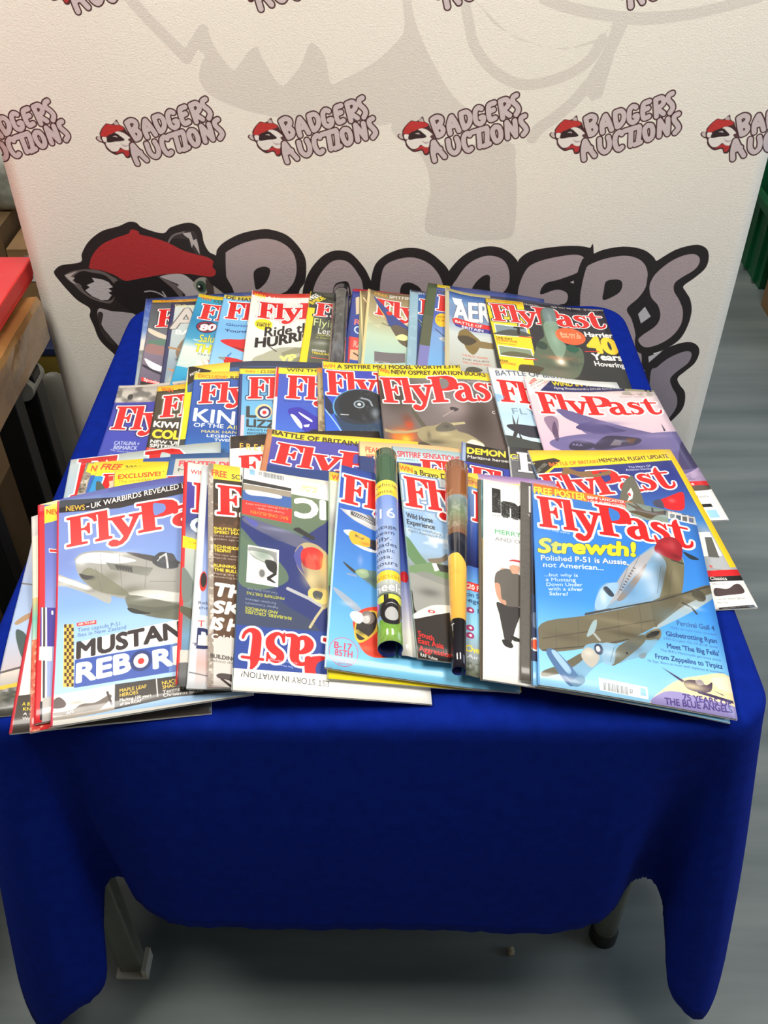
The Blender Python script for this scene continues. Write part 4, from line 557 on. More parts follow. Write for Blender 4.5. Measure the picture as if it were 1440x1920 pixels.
M('tan and green aviation magazine with diving blue-winged fighter, middle of back row',-.0426,1.5133,-.0249,.738,.0022,.008,0,2.2,0,
 [198,179,158,134,108,84,63,44,27,8,202,184,163,138,112,87,66,48,31,11,206,188,168,142,115,90,68,49,32,12,208,190,170,145,118,93,70,51,33,13,209,191,171,147,121,95,72,52,33,13,208,191,172,150,124,98,74,52,33,14,209,192,174,153,127,100,75,54,35,16,210,193,175,154,128,102,77,56,36,16,211,194,176,155,129,103,78,57,36,16,212,195,176,155,129,103,79,57,37,15,213,196,176,153,129,104,80,57,37,16,213,196,176,152,128,104,79,57,37,16,213,195,174,150,126,101,77,55,34,13],
 [('g',((0,(140,120,85)),(.3,(175,165,125)),(.5,(185,205,180)),(.8,(160,195,190)),(1,(150,165,160)))),('n',9,20,.4,(225,225,180),0,60,210,150),('p',((0,0),(4,0),(4,297),(0,297)),(225,205,150)),('m',14.6,82.1,200.6,82.1,56.6),('t','FREE',11.8,13.8,34.5,14.1,9.1,(240,180,60),{'bold':.02,'up':(0,-9.1)}),('t','SPITFIRE POSTER',37.6,15.2,125.6,9.6,9.9,(246,244,238),{'bold':.03,'up':(0,-9.9)}),('p',((10.6,22.7),(19.5,32.5),(48.5,77.6),(64,97.9),(86.8,128.6),(101.6,159.6),(94.3,180.4),(76.9,175.9),(65,156),(49.7,127.6),(38.7,107.5),(30.5,83.8),(20.3,54.5)),(55,70,135),1,1),('p',((43.4,114.8),(55.2,105.8),(82.4,129.5),(101.6,154),(94.3,180.4),(76.9,177.2),(59.3,162.6),(49.9,136.2)),(95,85,70),1,1),('p',((9.9,23.2),(17,46.7),(31.9,80.2),(38.7,104.6),(33.8,91.5),(20.5,57.6)),(240,170,60),1,0),('e',39.2,69.9,5.1,6.7,(222,40,34),1),('p',((51.6,144.4),(61.7,133.7),(72.1,140.4),(69.3,152.4),(57.6,153)),(225,235,160),1,1),('s',((28.3,107,1.2),(52.4,116.7,1.2)),(90,80,60),1,0),('p',((18.6,199.8),(68.5,192.4),(68.9,220.1),(19.9,233.5)),(110,105,110),1,0),('n',7,6,.6,(225,225,225),12,225,90,262)])
M('dark blue aviation magazine with pale blue spine, back row',.0317,1.5273,-.0356,.7325,.0022,.002,0,2.2,(140,175,195),
 [218,197,175,154,135,117,96,69,38,7,224,203,180,158,139,121,101,72,39,7,228,206,183,161,142,123,102,72,40,7,232,210,187,164,144,124,102,72,40,7,236,215,190,167,146,125,103,73,40,7,239,217,193,169,148,128,105,74,41,7,242,219,195,171,150,129,106,75,41,7,244,222,197,173,151,130,107,75,41,7,247,225,199,175,152,131,107,76,42,7,247,225,200,176,154,132,109,77,42,7,246,224,199,176,154,133,109,77,42,7,244,222,199,175,154,132,108,77,42,7,243,221,198,175,153,132,108,76,42,7],
 [('g',((0,(45,85,160)),(.3,(50,90,160)),(.5,(30,55,110)),(1,(35,70,140)))),('p',((0,0),(15,0),(15,297),(0,297)),(140,175,195)),('n',3,12,.4,(180,205,215),0,0,14,297),('p',((0,0),(210,0),(210,6),(0,6)),(45,50,80)),('t','BOMBER',15.4,12.8,67.7,7.9,8.1,(215,220,235),{'bold':.02,'up':(0,-8.1)}),('m',17.2,83.3,203.2,83.3,54),('p',((16,102.3),(26,114.5),(33.6,124.3),(51.5,143.3),(51.5,160.5),(33.6,139),(23.1,127.2)),(140,160,180),1,1),('s',((16,105.3,1.2),(34.4,143.1,1.2)),(20,25,50),1,0),('t','MY W',20.1,233.7,37.1,232.1,8.9,(246,244,238),{'bold':.02,'up':(0,-8.8)})])
M('blue aviation magazine with olive spine and round orange sticker, back row',.0642,1.5521,-.0913,.733,.0028,.002,0,2.2,(75,88,60),
 [221,202,183,164,146,126,101,73,41,8,231,212,192,172,153,133,107,78,45,10,239,220,199,178,158,138,111,81,47,12,247,227,204,182,161,139,113,83,49,13,253,232,209,186,164,141,115,85,51,15,258,237,213,189,167,144,120,88,53,17,263,240,216,193,170,147,122,91,57,20,267,244,220,196,173,151,124,93,58,22,271,248,223,199,176,153,126,96,60,23,275,252,226,201,178,155,129,98,62,25,278,256,229,204,180,157,131,100,65,27,279,256,229,204,181,158,133,102,66,29,277,253,228,204,181,158,133,104,68,30],
 [('g',((0,(60,80,150)),(.4,(70,90,180)),(.6,(120,160,215)),(1,(110,170,220)))),('p',((0,0),(17,0),(17,120),(0,120)),(70,85,55)),('p',((0,120),(17,120),(17,220),(0,220)),(85,90,70)),('p',((0,220),(17,220),(17,297),(0,297)),(120,120,180)),('p',((17,0),(40,0),(40,12),(17,12)),(235,210,60)),('t','DAMBUSTER',18.8,34.1,85.2,33.7,12.4,(60,50,30),{'bold':.02,'up':(0,-12.4)}),('m',20.1,98.4,206.1,98.4,57.6),('e',32.4,128.7,12.2,23.1,(250,195,40),1),('t','SPECIAL',23.1,124.2,41.8,119.5,6.7,(150,90,20),{'bold':.02,'up':(0,-6.7)}),('t','75 PAGE',23.7,136.1,43.1,131.3,6.6,(150,90,20),{'bold':.02,'up':(0,-6.6)}),('s',((23,161.9,1),(45.1,189.7,1)),(60,60,80),1,0),('p',((30.4,188.6),(41.8,182.1),(50.9,188),(51.7,204.8),(42.8,201.8),(32.1,193.7)),(190,195,195),1,1),('e',50.9,219,10.7,21.6,(225,70,50),1),('e',48.5,214.1,7.1,15,(150,110,50),1),('e',49.8,211,2.7,5.5,(240,200,110),1)])
M('blue and silver aeroplane magazine with brown propeller and BATTLE OF BRITAIN ribbon',.0937,1.5184,-.0459,.7325,.0022,.008,0,2.2,0,
 [255,235,214,193,171,144,115,83,48,11,258,239,217,195,172,146,117,85,49,11,261,241,219,197,174,149,118,84,48,9,263,243,221,199,176,149,118,84,46,8,266,246,223,200,177,150,119,85,46,7,269,249,226,203,179,152,121,87,47,7,271,251,228,205,181,154,122,86,47,7,274,253,230,206,182,154,122,86,47,7,276,255,231,207,182,155,123,87,47,7,276,255,232,208,183,156,124,87,47,7,274,254,231,208,184,156,123,85,46,7,270,250,229,206,182,154,121,83,45,7,265,245,224,202,178,150,117,81,43,7],
 [('g',((0,(130,150,180)),(.3,(110,140,185)),(.5,(200,208,205)),(.8,(180,182,175)),(1,(120,122,118)))),('p',((0,0),(210,0),(210,10),(0,10)),(60,70,100)),('p',((0,0),(80,0),(80,10),(0,10)),(205,195,130)),('p',((0,0),(7,0),(7,297),(0,297)),(190,182,150)),('t','FEATURE PLUS',26.1,15.6,127.5,18.8,8,(235,225,140),{'bold':.02,'up':(0,-8)}),('g',((0,(35,75,150)),(1,(120,160,200))),7,10,210,50),('t','AEROPLANE',15.1,106,212.6,71.6,65.2,(246,244,238),{'bold':.05,'edge':(70,80,110),'ew':.03,'up':(0,-65.2)}),('p',((11.9,30.8),(29.5,28.7),(25.7,56.7),(16.5,52.1)),(246,244,238),1,0),('p',((11.7,105.7),(18.5,98.2),(70.5,106.4),(140.4,111.5),(139.5,124.8),(67.9,120.3),(13.9,118)),(215,40,45),1,0),('t','BATTLE OF',17.3,114.3,62.3,117.1,8.2,(246,244,238),{'bold':.02,'up':(0,-8.2)}),('p',((13.9,118),(67.9,120.3),(138.9,133.5),(138.1,146.5),(69.7,133.1),(49.6,133.4),(18.3,126.7)),(60,55,140),1,0),('t','BRITAIN',28.4,128.3,64.2,130.8,8.9,(246,244,238),{'bold':.02,'up':(0,-8.9)}),('p',((25,138.6),(36.3,129.3),(49.3,146.5),(57.8,161.2),(55,186.9),(45.9,205.6),(35.3,193.2),(30.1,174.6),(22.5,169.7),(21.5,157.5)),(125,105,60),1,1),('p',((44.6,160.7),(92.9,164.2),(159.3,161.1),(158,177.9),(92.2,180.8),(48.6,180.4)),(130,110,70),1,1),('p',((21.5,157.5),(38.2,150.2),(52.3,162.6),(37.7,179.9),(24.7,172.9)),(70,60,45),1,1),('t','THE PILOT TRAINER',27.5,214.5,69.3,214,4.8,(205,90,70),{'bold':.02,'up':(0,-4.8)}),('t','THE ALLIED',27.4,226.3,71.2,223.5,4.7,(120,90,80),{'bold':.02,'up':(0,-4.7)}),('t','THE CURRENT WAY',28.4,235.6,73,232.8,4.6,(205,90,70),{'bold':.02,'up':(0,-4.6)}),('p',((34.6,248.4),(47.4,241.2),(59.8,248.9),(34.3,267.1)),(70,70,60),1,1)])
M('black and yellow aviation magazine headlined 40 Years Hovering, right end of back row',.1627,1.4939,.0122,.7325,.0022,.001,0,2.2,0,
 [235,212,187,158,127,97,67,42,22,7,236,212,187,158,126,94,64,40,21,7,236,213,187,158,124,91,62,38,20,7,237,213,187,157,123,89,60,36,19,7,238,214,187,157,122,88,58,35,19,7,239,214,188,157,122,87,57,35,18,7,238,214,187,156,120,86,56,34,18,7,237,213,186,154,119,85,55,33,18,7,236,211,184,154,118,83,54,32,17,7,235,210,183,153,116,82,52,31,16,7,233,207,179,147,112,78,50,29,16,7,229,203,174,141,107,74,47,27,15,7,223,196,166,133,100,69,44,25,14,7],
 [('g',((0,(38,36,50)),(1,(30,34,32)))),('p',((-.2,-2.9),(67.5,-2),(66.6,20.8),(67,88.3),(65.8,195.8),(58.2,212.7),(31,262),(7.6,266.4)),(248,210,35),1,0),('p',((67.5,-2),(219.6,-1.1),(220.7,11.7),(68.4,6.4)),(25,24,30),1,0),('t','ALL NEW THIRD LOOK',4.5,8.1,62.3,7.6,5.4,(225,120,30),{'bold':.02,'up':(0,-5.4)}),('t','PROFILED',68.5,8.7,94,10,4.9,(246,244,238),{'bold':.02,'up':(0,-4.9)}),('t','THE WAY WE WERE - 28 SQUADRON',116.7,8.7,213.4,6.9,5.3,(246,244,238),{'bold':.02,'up':(0,-5.2)}),('m',7.3,75.7,205.6,66.6,59.1,{'under':(30,28,35)}),('p',((97.6,18.4),(119.6,13.6),(118.8,58.7),(118.3,85.1),(122.6,131),(146.7,134.9),(148.6,163.2),(140.8,195.9),(122.2,229.5),(78.2,238.5),(62.6,211.9),(62.3,180.8),(78.1,128.6),(89.8,108.9),(91.2,65.1)),(85,100,80),1,1),('p',((99.8,16.1),(119.6,13.6),(118.8,54.3),(110.8,73.7),(98.4,63.4)),(105,125,125),1,1),('p',((96,63.9),(118.8,58.7),(119,110.7),(123.1,135),(108.6,178.5),(98.6,156.7),(93.2,116.6)),(130,160,140),.8,1),('e',82.1,140.1,9.5,12.8,(35,60,50),1),('e',133.5,140,10.5,12,(20,85,65),1),('b',107.4,183.5,10.4,14.3,(255,230,200),1),('b',107.4,183.5,3.5,5.8,(255,255,255),1),('b',96.2,173.2,14,6.2,(200,120,90),.6),('b',124.8,173.2,13.9,6.2,(200,120,90),.5),('b',98,219.4,31.8,19.3,(130,115,100),.6),('n',3,12,.3,(40,45,40),120,150,210,297),('p',((7.5,85.4),(63.1,87),(63,120.2),(7.5,124.4)),(246,244,238),1,0),('p',((8.8,88.2),(61.1,90.4),(61.5,117.5),(9.2,121)),(120,140,150),1,0),('p',((6.1,116.2),(34.4,99.5),(62.9,106.5),(61.5,117.5),(9.2,121)),(70,75,70),1,1),('s',((42.1,91.4,2.5),(55.8,90.7,2.5)),(28,26,28),1,0),('s',((48.3,92.3,2.5),(46.4,112.2,2.5)),(28,26,28),1,0),('s',((46.7,119.8,1.2),(68.5,119,1.2)),(222,40,34),1,0),('t','ONE-WAY',6.6,134.2,33.8,134.5,6.9,(70,50,20),{'bold':.03,'up':(0,-6.8)}),('t','HURRICANE',7.2,141.6,40.8,141.5,6.8,(180,70,30),{'bold':.02,'up':(0,-6.8)}),('t','Desperate measure',6.9,148.2,37.6,149.5,3.8,(90,70,20),{'up':(0,-3.8)}),('p',((6.9,153.6),(62.2,155.9),(63.8,186.4),(7,186.9)),(246,244,238),1,0),('p',((8.4,156.1),(60.3,158.8),(62.5,183.1),(8.6,183.4)),(130,145,120),1,0),('p',((10,183.1),(26.6,169.9),(54.7,172.4),(62.5,183.1)),(95,95,70),1,1),('s',((47.2,188.6,1.2),(67.6,186.8,1.2)),(222,40,34),1,0),('t','KIWI',6.2,203.4,18.5,204.1,6.4,(70,50,20),{'bold':.03,'up':(0,-6.4)}),('t','SPITFIRE',6.5,210.3,30.6,211,6.3,(205,90,40),{'bold':.02,'up':(0,-6.3)}),('p',((36.1,209.2),(50.6,204.6),(65.6,205.5),(75.3,213.1),(45.6,244.8),(33.6,239.7)),(70,60,40),1,1),('e',136.2,99.7,25.6,27.4,(240,95,50),1),('t','Buy any 2,',119.9,97.8,153.4,95.2,9,(250,200,160),{'bold':.02,'up':(0,-8.9)}),('t','Save £1.50',119.7,106.3,154.1,104.5,8.9,(250,200,160),{'bold':.02,'up':(0,-8.8)}),('t','Harrier',162.9,95.5,210.3,95.6,15.2,(246,244,238),{'bold':.05,'up':(0,-15)}),('t','40',162.4,145,209.2,148.6,49.9,(246,206,50),{'bold':.07,'up':(0,-49.1)}),('s',((153.8,145.4,1.2),(176.6,142.8,1.2)),(222,40,34),1,0),('t','Years',163.1,168.4,211.7,168.9,19.2,(246,244,238),{'bold':.05,'up':(0,-18.9)}),('t','Hovering',163,187,211,189.5,13.9,(246,244,238),{'bold':.03,'up':(0,-13.7)}),('b',108.2,43.3,4.5,18.6,(150,170,165),.6),('b',107.3,113.4,7.2,30.5,(160,190,170),.5),('b',81.4,200.2,13.8,12,(80,84,70),.6),('b',125.5,183,11.5,16.3,(70,76,66),.6),('b',76.4,173.8,7,8.3,(110,100,80),.6),('b',104.4,202.8,13.8,8,(70,64,58),.5)])
M('violet blue aviation magazine with black-and-white photo strip, leftmost of second row',-.4269,1.2356,.0294,.7325,.0022,.003,0,2.2,0,
 [89,109,130,154,183,213,246,281,315,344,63,80,96,115,138,164,194,227,260,284,38,51,63,78,97,118,143,170,197,220,20,28,37,48,61,77,96,117,138,158,9,14,19,26,34,45,58,73,89,104,7,8,10,13,17,23,31,41,51,62,7,7,7,7,9,11,15,20,26,33,7,7,7,7,7,7,8,10,13,16,7,7,7,7,7,7,7,7,7,9,7,7,7,7,7,7,7,7,7,7,7,7,7,7,7,7,7,7,7,7,7,7,7,7,7,7,7,7,7,7,7,7,7,7,7,7,7,7,7,7],
 [('g',((0,(60,60,150)),(.3,(60,65,170)),(1,(45,75,160)))),('p',((0,0),(210,0),(210,40),(0,40)),(185,180,172)),('n',6,16,.6,(60,58,58),0,4,210,40),('p',((0,0),(210,0),(210,5),(0,5)),(225,220,210)),('e',22.3,27.2,4.3,6.5,(60,58,58),1),('e',39.9,23.2,5.4,8.5,(110,108,105),1),('b',37.9,31.6,6.7,5,(235,230,225),.9),('m',5.9,102.5,191.9,102.5,53.8,{'under':(40,35,90)}),('t','CATALINA v',17.5,138.3,54,139.1,8.8,(175,185,215),{'bold':.04,'up':(0,-8.6)}),('t','BISMARCK',18.9,149.1,52.9,150.1,8.7,(175,185,215),{'bold':.04,'up':(0,-8.5)}),('t','The story revealed',14.8,153.1,55.1,158.4,4.1,(210,215,235),{'bold':.01,'up':(0,-4)}),('s',((16.6,160.5,.5),(52.2,163.3,.5)),(130,130,190),1,0),('t','The',20.5,172.7,28.2,173.5,3.7,(246,244,238),{'bold':.02,'up':(0,-3.7)})])
M('dark brown aviation magazine headlined KIWI COL in white and yellow, second row',-.3617,1.2203,.0511,.7325,.0022,.002,0,2.2,0,
 [179,210,243,280,317,346,360,355,341,325,142,169,198,231,265,293,305,297,282,266,106,129,155,182,209,231,240,234,222,207,76,94,115,136,157,173,179,175,164,151,54,67,82,97,112,123,128,124,114,103,41,49,58,68,78,85,87,83,74,64,35,39,44,49,55,59,59,54,45,35,34,35,36,39,41,44,43,37,28,17,34,34,34,35,36,37,36,29,19,9,34,34,34,34,35,35,34,26,16,7,34,34,34,34,35,35,34,26,16,7,34,34,34,34,34,35,34,26,16,7,32,32,32,32,33,33,31,24,15,7],
 [('g',((0,(75,68,55)),(.5,(55,50,42)),(1,(110,105,95)))),('p',((0,0),(210,0),(210,11),(0,11)),(250,200,60)),('p',((0,11),(210,11),(210,14),(0,14)),(50,48,40)),('t','WIN',6.1,10.6,24.8,15.4,8.2,(225,85,30),{'bold':.02,'up':(0,-8.2)}),('t','A LANCASTER',29.9,16.2,115.1,39.2,8.1,(80,65,25),{'bold':.02,'up':(0,-8)}),('m',10.4,68.6,196.4,68.6,46.6,{'under':(110,105,85)}),('t','KIWI',4,87.7,40.3,94,12.1,(246,244,238),{'bold':.05,'up':(0,-12)}),('t','COLOURS',5.1,111.7,96.9,126.7,17.6,(250,215,60),{'bold':.06,'up':(0,-17.4)}),('t',"NEW 'UNIFORM'",4.1,123.7,82.3,136.9,7.3,(246,244,238),{'bold':.04,'up':(0,-7.2)}),('t','SPITFIRE MODEL',4.4,133.5,87.8,146.3,7.5,(246,244,238),{'bold':.04,'up':(0,-7.4)}),('p',((-1.3,134.2),(37.9,140.5),(37.2,147.5),(-1.1,140.8)),(222,70,60),1,0),('t','EXCLUSIVE',4.2,140.1,29.9,144.4,3.5,(255,190,170),{'bold':.02,'up':(0,-3.4)})])
M('magazine with yellow left border and black WIN corner, mostly hidden in second row',-.3172,1.2491,.0459,.732,.0019,0,0,2.2,0,
 [377,404,429,448,456,455,447,432,412,389,331,358,384,404,412,409,400,386,364,340,283,310,336,359,364,360,351,337,314,289,234,258,282,300,307,304,294,279,258,235,187,207,226,240,246,244,235,221,202,181,145,160,175,185,189,188,180,168,151,131,110,122,132,139,142,140,133,122,106,88,86,94,101,105,107,104,98,87,72,54,72,76,80,83,83,80,73,63,48,31,66,67,69,71,70,67,60,49,33,17,65,65,65,66,65,62,54,43,27,10,65,64,65,65,65,60,53,42,26,9,65,64,64,65,65,60,53,43,26,9],
 [('p',((0,0),(210,0),(210,297),(0,297)),(60,90,140)),('p',((0,0),(66,0),(66,22),(0,22)),(240,215,80)),('p',((66,0),(210,0),(210,12),(66,12)),(50,60,90)),('p',((0,55),(12,55),(12,150),(0,150)),(250,228,40)),('p',((0,150),(12,150),(12,297),(0,297)),(60,66,70)),('p',((0,0),(2.5,0),(2.5,297),(0,297)),(230,228,215)),('p',((.8,-3),(38.6,14.8),(2.5,39.6)),(45,42,35),1,0),('t','WIN!',4.2,22.8,19.4,15,7.1,(246,244,238),{'bold':.02,'up':(0,-7.1)}),('t','HAWKER HUNTER',39.2,22.6,117.3,33.2,5.7,(90,75,30),{'bold':.03,'up':(0,-5.7)}),('p',((-6.5,32.1),(1.8,32.7),(11.8,136.9),(8.7,136.6)),(250,228,40),1,0)])
M('blue aviation magazine headlined KIN OF THE AIR under yellow EXCLUSIVE strip',-.3016,1.221,.0338,.7345,.0022,.002,0,2.2,0,
 [407,422,434,439,437,430,417,401,382,361,351,367,380,385,385,378,366,350,331,308,295,309,322,329,331,325,313,297,276,254,240,252,263,270,272,267,257,241,221,200,189,200,209,214,214,210,201,186,168,148,145,153,160,164,164,160,152,139,122,104,111,117,121,124,124,120,113,101,86,68,87,91,94,96,95,92,85,75,59,42,74,76,78,78,78,74,67,57,41,24,69,69,70,70,70,66,59,48,32,15,67,68,68,68,67,64,57,46,30,12,67,67,68,68,67,63,56,46,30,11,65,65,65,65,64,60,53,43,27,9],
 [('g',((0,(60,90,170)),(.4,(35,80,160)),(.7,(60,150,200)),(1,(60,140,180)))),('p',((0,0),(210,0),(210,14),(0,14)),(248,212,60)),('t','EXCLUSIVE!',6.2,10,50.6,15.5,6.2,(235,110,30),{'bold':.03,'up':(0,-6.2)}),('t','RETURN OF',55.6,16.4,120.8,23.7,6.7,(80,65,25),{'bold':.03,'up':(0,-6.6)}),('m',11,61.7,197,61.7,40.2,{'under':(30,70,130)}),('t','KINGS',7.2,94.9,115.5,112.4,24.1,(246,244,238),{'bold':.03,'up':(0,-24)}),('t','OF THE',8.9,106.4,52.4,110.8,7.4,(246,244,238),{'bold':.02,'up':(0,-7.4)}),('t','AIR',57.6,112.1,78.4,114.9,7.3,(235,210,110),{'bold':.02,'up':(0,-7.2)}),('t','MARK HANNA',21.2,118.1,88.3,123.9,5,(225,205,120),{'bold':.02,'up':(0,-5)}),('t','LEGENDS',29.7,126.6,79.5,131.5,5.1,(246,244,238),{'bold':.02,'up':(0,-5)}),('t','TWENTY',41.4,135.4,80.1,138.8,5.1,(246,244,238),{'bold':.02,'up':(0,-5.1)}),('b',39.7,150,9.2,6.6,(170,165,140),.8),('p',((22.1,149.8),(24.4,142.4),(27.5,149.8)),(40,70,130),1,0)])
M('light blue aviation magazine with roundel inside the word LO above LIZZ',-.2324,1.2228,.071,.7325,.0022,.002,0,2.2,0,
 [513,512,509,503,493,479,464,450,434,415,462,461,459,453,441,425,408,392,376,354,409,410,407,400,388,370,351,331,312,290,353,353,352,343,330,313,294,272,250,227,296,295,293,286,274,259,240,217,193,169,242,241,238,232,222,209,192,168,143,118,197,195,192,186,177,164,148,125,101,76,162,160,157,151,142,129,113,91,68,44,137,136,133,127,118,105,88,67,45,22,123,122,119,113,103,90,73,52,31,11,117,116,113,107,96,82,65,45,25,7,115,115,111,105,94,80,62,42,23,7,114,113,110,103,93,78,59,39,22,7],
 [('g',((0,(80,140,195)),(.3,(110,175,215)),(1,(100,175,205)))),('p',((0,0),(5,0),(5,297),(0,297)),(50,60,110)),('p',((0,0),(210,0),(210,3),(0,3)),(60,55,60)),('p',((0,3),(210,3),(210,14),(0,14)),(250,225,60)),('t','WIN',8.4,11.1,22.9,11.7,4.9,(235,110,30),{'bold':.02,'up':(0,-4.9)}),('t','- £2,500',26.9,11.7,53.6,12.6,5.9,(110,90,30),{'bold':.02,'up':(0,-5.9)}),('m',13.7,63.7,199.7,63.7,43.5,{'under':(45,80,120)}),('p',((5,95),(10,95),(10,150),(5,150)),(235,190,200)),('p',((3,150),(10,150),(10,250),(3,250)),(225,225,220)),('t','L',13.3,98.4,26.2,99.1,19.3,(60,62,65),{'bold':.05,'up':(0,-19.3)}),('e',37.7,88.5,12.5,14.1,(228,200,150),1),('e',38.5,89.6,9.7,11.3,(45,45,95),1),('e',38.8,90.2,6.6,7.6,(246,244,238),1),('e',38.8,90.2,3.1,3.6,(222,40,34),1),('t','LIZZIE',13.8,116.6,70.5,120.9,13.7,(60,62,65),{'bold':.05,'up':(0,-13.7)}),('t',"ARCO'S NEWLY",14.4,124.1,61.3,127.3,3.6,(35,60,80),{'bold':.03,'up':(0,-3.6)}),('t','RESTORED',14.6,130.8,41.4,132.1,3.7,(35,60,80),{'bold':.03,'up':(0,-3.7)}),('t','LYSANDER',14.7,136,41.4,137.6,3.7,(35,60,80),{'bold':.03,'up':(0,-3.7)}),('p',((14,165),(60,165),(60,172),(14,172)),(230,100,90))])
M('bright blue aviation magazine showing blue helicopter-like fuselage, yellow WIN T strip',-.176,1.2177,.0269,.7325,.0022,.002,0,2.2,0,
 [544,535,524,512,495,475,453,426,392,356,494,485,473,460,441,420,398,372,337,300,444,434,421,405,385,363,340,313,279,243,392,382,367,349,329,307,282,255,222,187,337,326,313,296,276,253,227,200,168,136,284,274,261,246,228,204,179,151,121,91,238,227,216,201,184,162,138,112,84,55,200,190,179,166,149,129,106,81,55,28,173,164,153,141,125,106,84,60,37,13,155,147,138,125,110,91,71,49,28,7,146,139,131,118,103,85,65,46,26,7,143,137,128,116,100,82,63,45,25,7,142,136,128,116,98,79,61,43,24,7],
 [('g',((0,(70,85,175)),(.3,(60,90,190)),(.6,(70,130,215)),(1,(60,120,210)))),('p',((0,0),(5,0),(5,60),(0,60)),(205,45,50)),('p',((0,60),(5,60),(5,150),(0,150)),(235,225,220)),('p',((0,150),(5,150),(5,297),(0,297)),(220,220,225)),('p',((0,0),(210,0),(210,13),(0,13)),(250,235,60)),('p',((0,0),(4,0),(4,50),(0,50)),(205,45,50)),('t','WIN THE',16.4,7.5,67.2,5.8,6.3,(70,65,30),{'bold':.02,'up':(0,-6.3)}),('m',17.2,61.5,203.2,61.5,46.6),('t','Discover the heritage',15.1,68,84.2,67.2,2.1,(30,40,90),{'up':(0,-2.1)}),('p',((21.3,84.1),(28.1,79.4),(40.6,78.4),(59.6,91.5),(78.6,104.6),(79.1,133.2),(63.7,130),(53,128.5),(38.7,113.2),(25.7,95.9)),(55,50,165),1,1),('p',((25.5,91.9),(31.8,93.4),(41.5,106.9),(43.4,116.9),(38.7,115.2),(28.9,99.7)),(225,228,240),1,1),('p',((37.7,86.8),(56,99.9),(55.3,104),(41,92.7)),(246,244,238),1,1),('p',((44.7,110.8),(53.9,108.2),(52.5,114.3),(46.4,114.7)),(220,220,240),1,0),('p',((52.8,124.4),(60.3,117.9),(68.1,121.6),(66.8,131.8)),(35,30,60),1,1)])
M('narrow visible edge of brown magazine between two blue covers in second row',-.1134,1.2159,.0611,.7315,.0012,0,0,2.2,0,
 [573,558,542,523,502,478,456,438,426,417,520,505,489,470,447,422,397,377,362,353,465,451,433,414,392,365,337,314,295,281,409,394,376,356,333,307,278,252,230,211,355,339,320,299,276,249,220,193,169,148,304,288,268,247,223,196,167,141,117,95,258,242,223,201,177,150,123,98,75,54,220,204,187,165,140,115,90,66,46,27,191,175,157,136,114,90,67,46,28,12,170,154,137,117,96,74,53,34,19,7,157,142,125,107,87,67,47,29,16,7,150,137,120,101,82,64,44,27,15,7,146,133,117,98,79,60,41,25,15,7],
 [('g',((0,(170,150,110)),(.5,(190,180,150)),(.8,(60,45,35)),(1,(150,140,120)))),('p',((0,0),(210,0),(210,10),(0,10)),(240,150,50)),('n',2,10,.6,(90,75,55),0,20,210,297)])
M('blue aviation magazine with huge dark engine cowling and model prize strip',-.1058,1.2186,.0816,.7335,.0022,.004,0,2.2,0,
 [615,602,586,569,549,528,510,495,485,477,562,549,534,517,495,473,453,435,423,414,507,494,479,462,441,417,395,374,358,344,452,439,424,405,384,360,336,312,292,275,398,384,367,348,325,300,275,250,228,209,346,331,313,293,269,243,217,192,169,149,296,280,262,242,219,193,167,142,120,99,252,236,219,199,176,150,125,102,80,61,217,201,184,165,142,118,94,72,53,35,190,174,157,139,117,94,73,53,36,21,173,157,140,121,101,80,60,42,28,15,162,148,130,111,93,73,54,37,23,10,155,141,124,106,88,69,50,34,22,7],
 [('g',((0,(60,60,165)),(.3,(45,85,190)),(.6,(45,105,210)),(1,(45,110,210)))),('p',((0,0),(210,0),(210,15),(0,15)),(252,225,40)),('t','WIN',1.2,13.9,18.9,10.9,6.7,(225,110,30),{'bold':.03,'up':(0,-6.7)}),('t','A SPITFIRE MK.I MODEL WORTH £319!',22.1,12.1,208.9,5.1,7.6,(60,52,30),{'bold':.035,'up':(0,-7.6)}),('m',4,66.3,190,66.3,48.3),('p',((.8,67.8),(10.4,81),(14.3,96.9),(9.4,103.6),(2,96.4)),(30,40,70),1,1),('e',53.5,89.8,41.7,38.4,(85,150,200),1),('e',54.3,88.8,40.1,36.4,(38,46,60),1),('p',((14,103),(28.8,145.6),(34.2,157.2),(98.1,154.4),(104.4,81.8),(70.4,115.5),(31.8,117.4)),(35,60,90),1,1),('e',55.4,83.7,34.7,30.5,(30,34,42),1),('n',5,6,.5,(75,80,88),50,55,130,140),('e',50.9,81.4,8.2,7.4,(150,165,175),1),('e',50.9,81.4,6,5.3,(40,50,60),1),('e',50.9,81.4,2.8,2.7,(210,220,220),1),('s',((54.8,69.3,1.5),(65.6,73.1,1.5),(69.6,83.3,1.5)),(140,150,160),1,1),('b',72.5,97.3,6.3,10.2,(130,140,150),.8),('s',((.6,94.6,1),(14.9,119.1,1),(28.7,147.6,1)),(150,190,225),1,1),('s',((23.3,102.1,.8),(34.1,102.1,.8)),(190,195,200),1,0)])
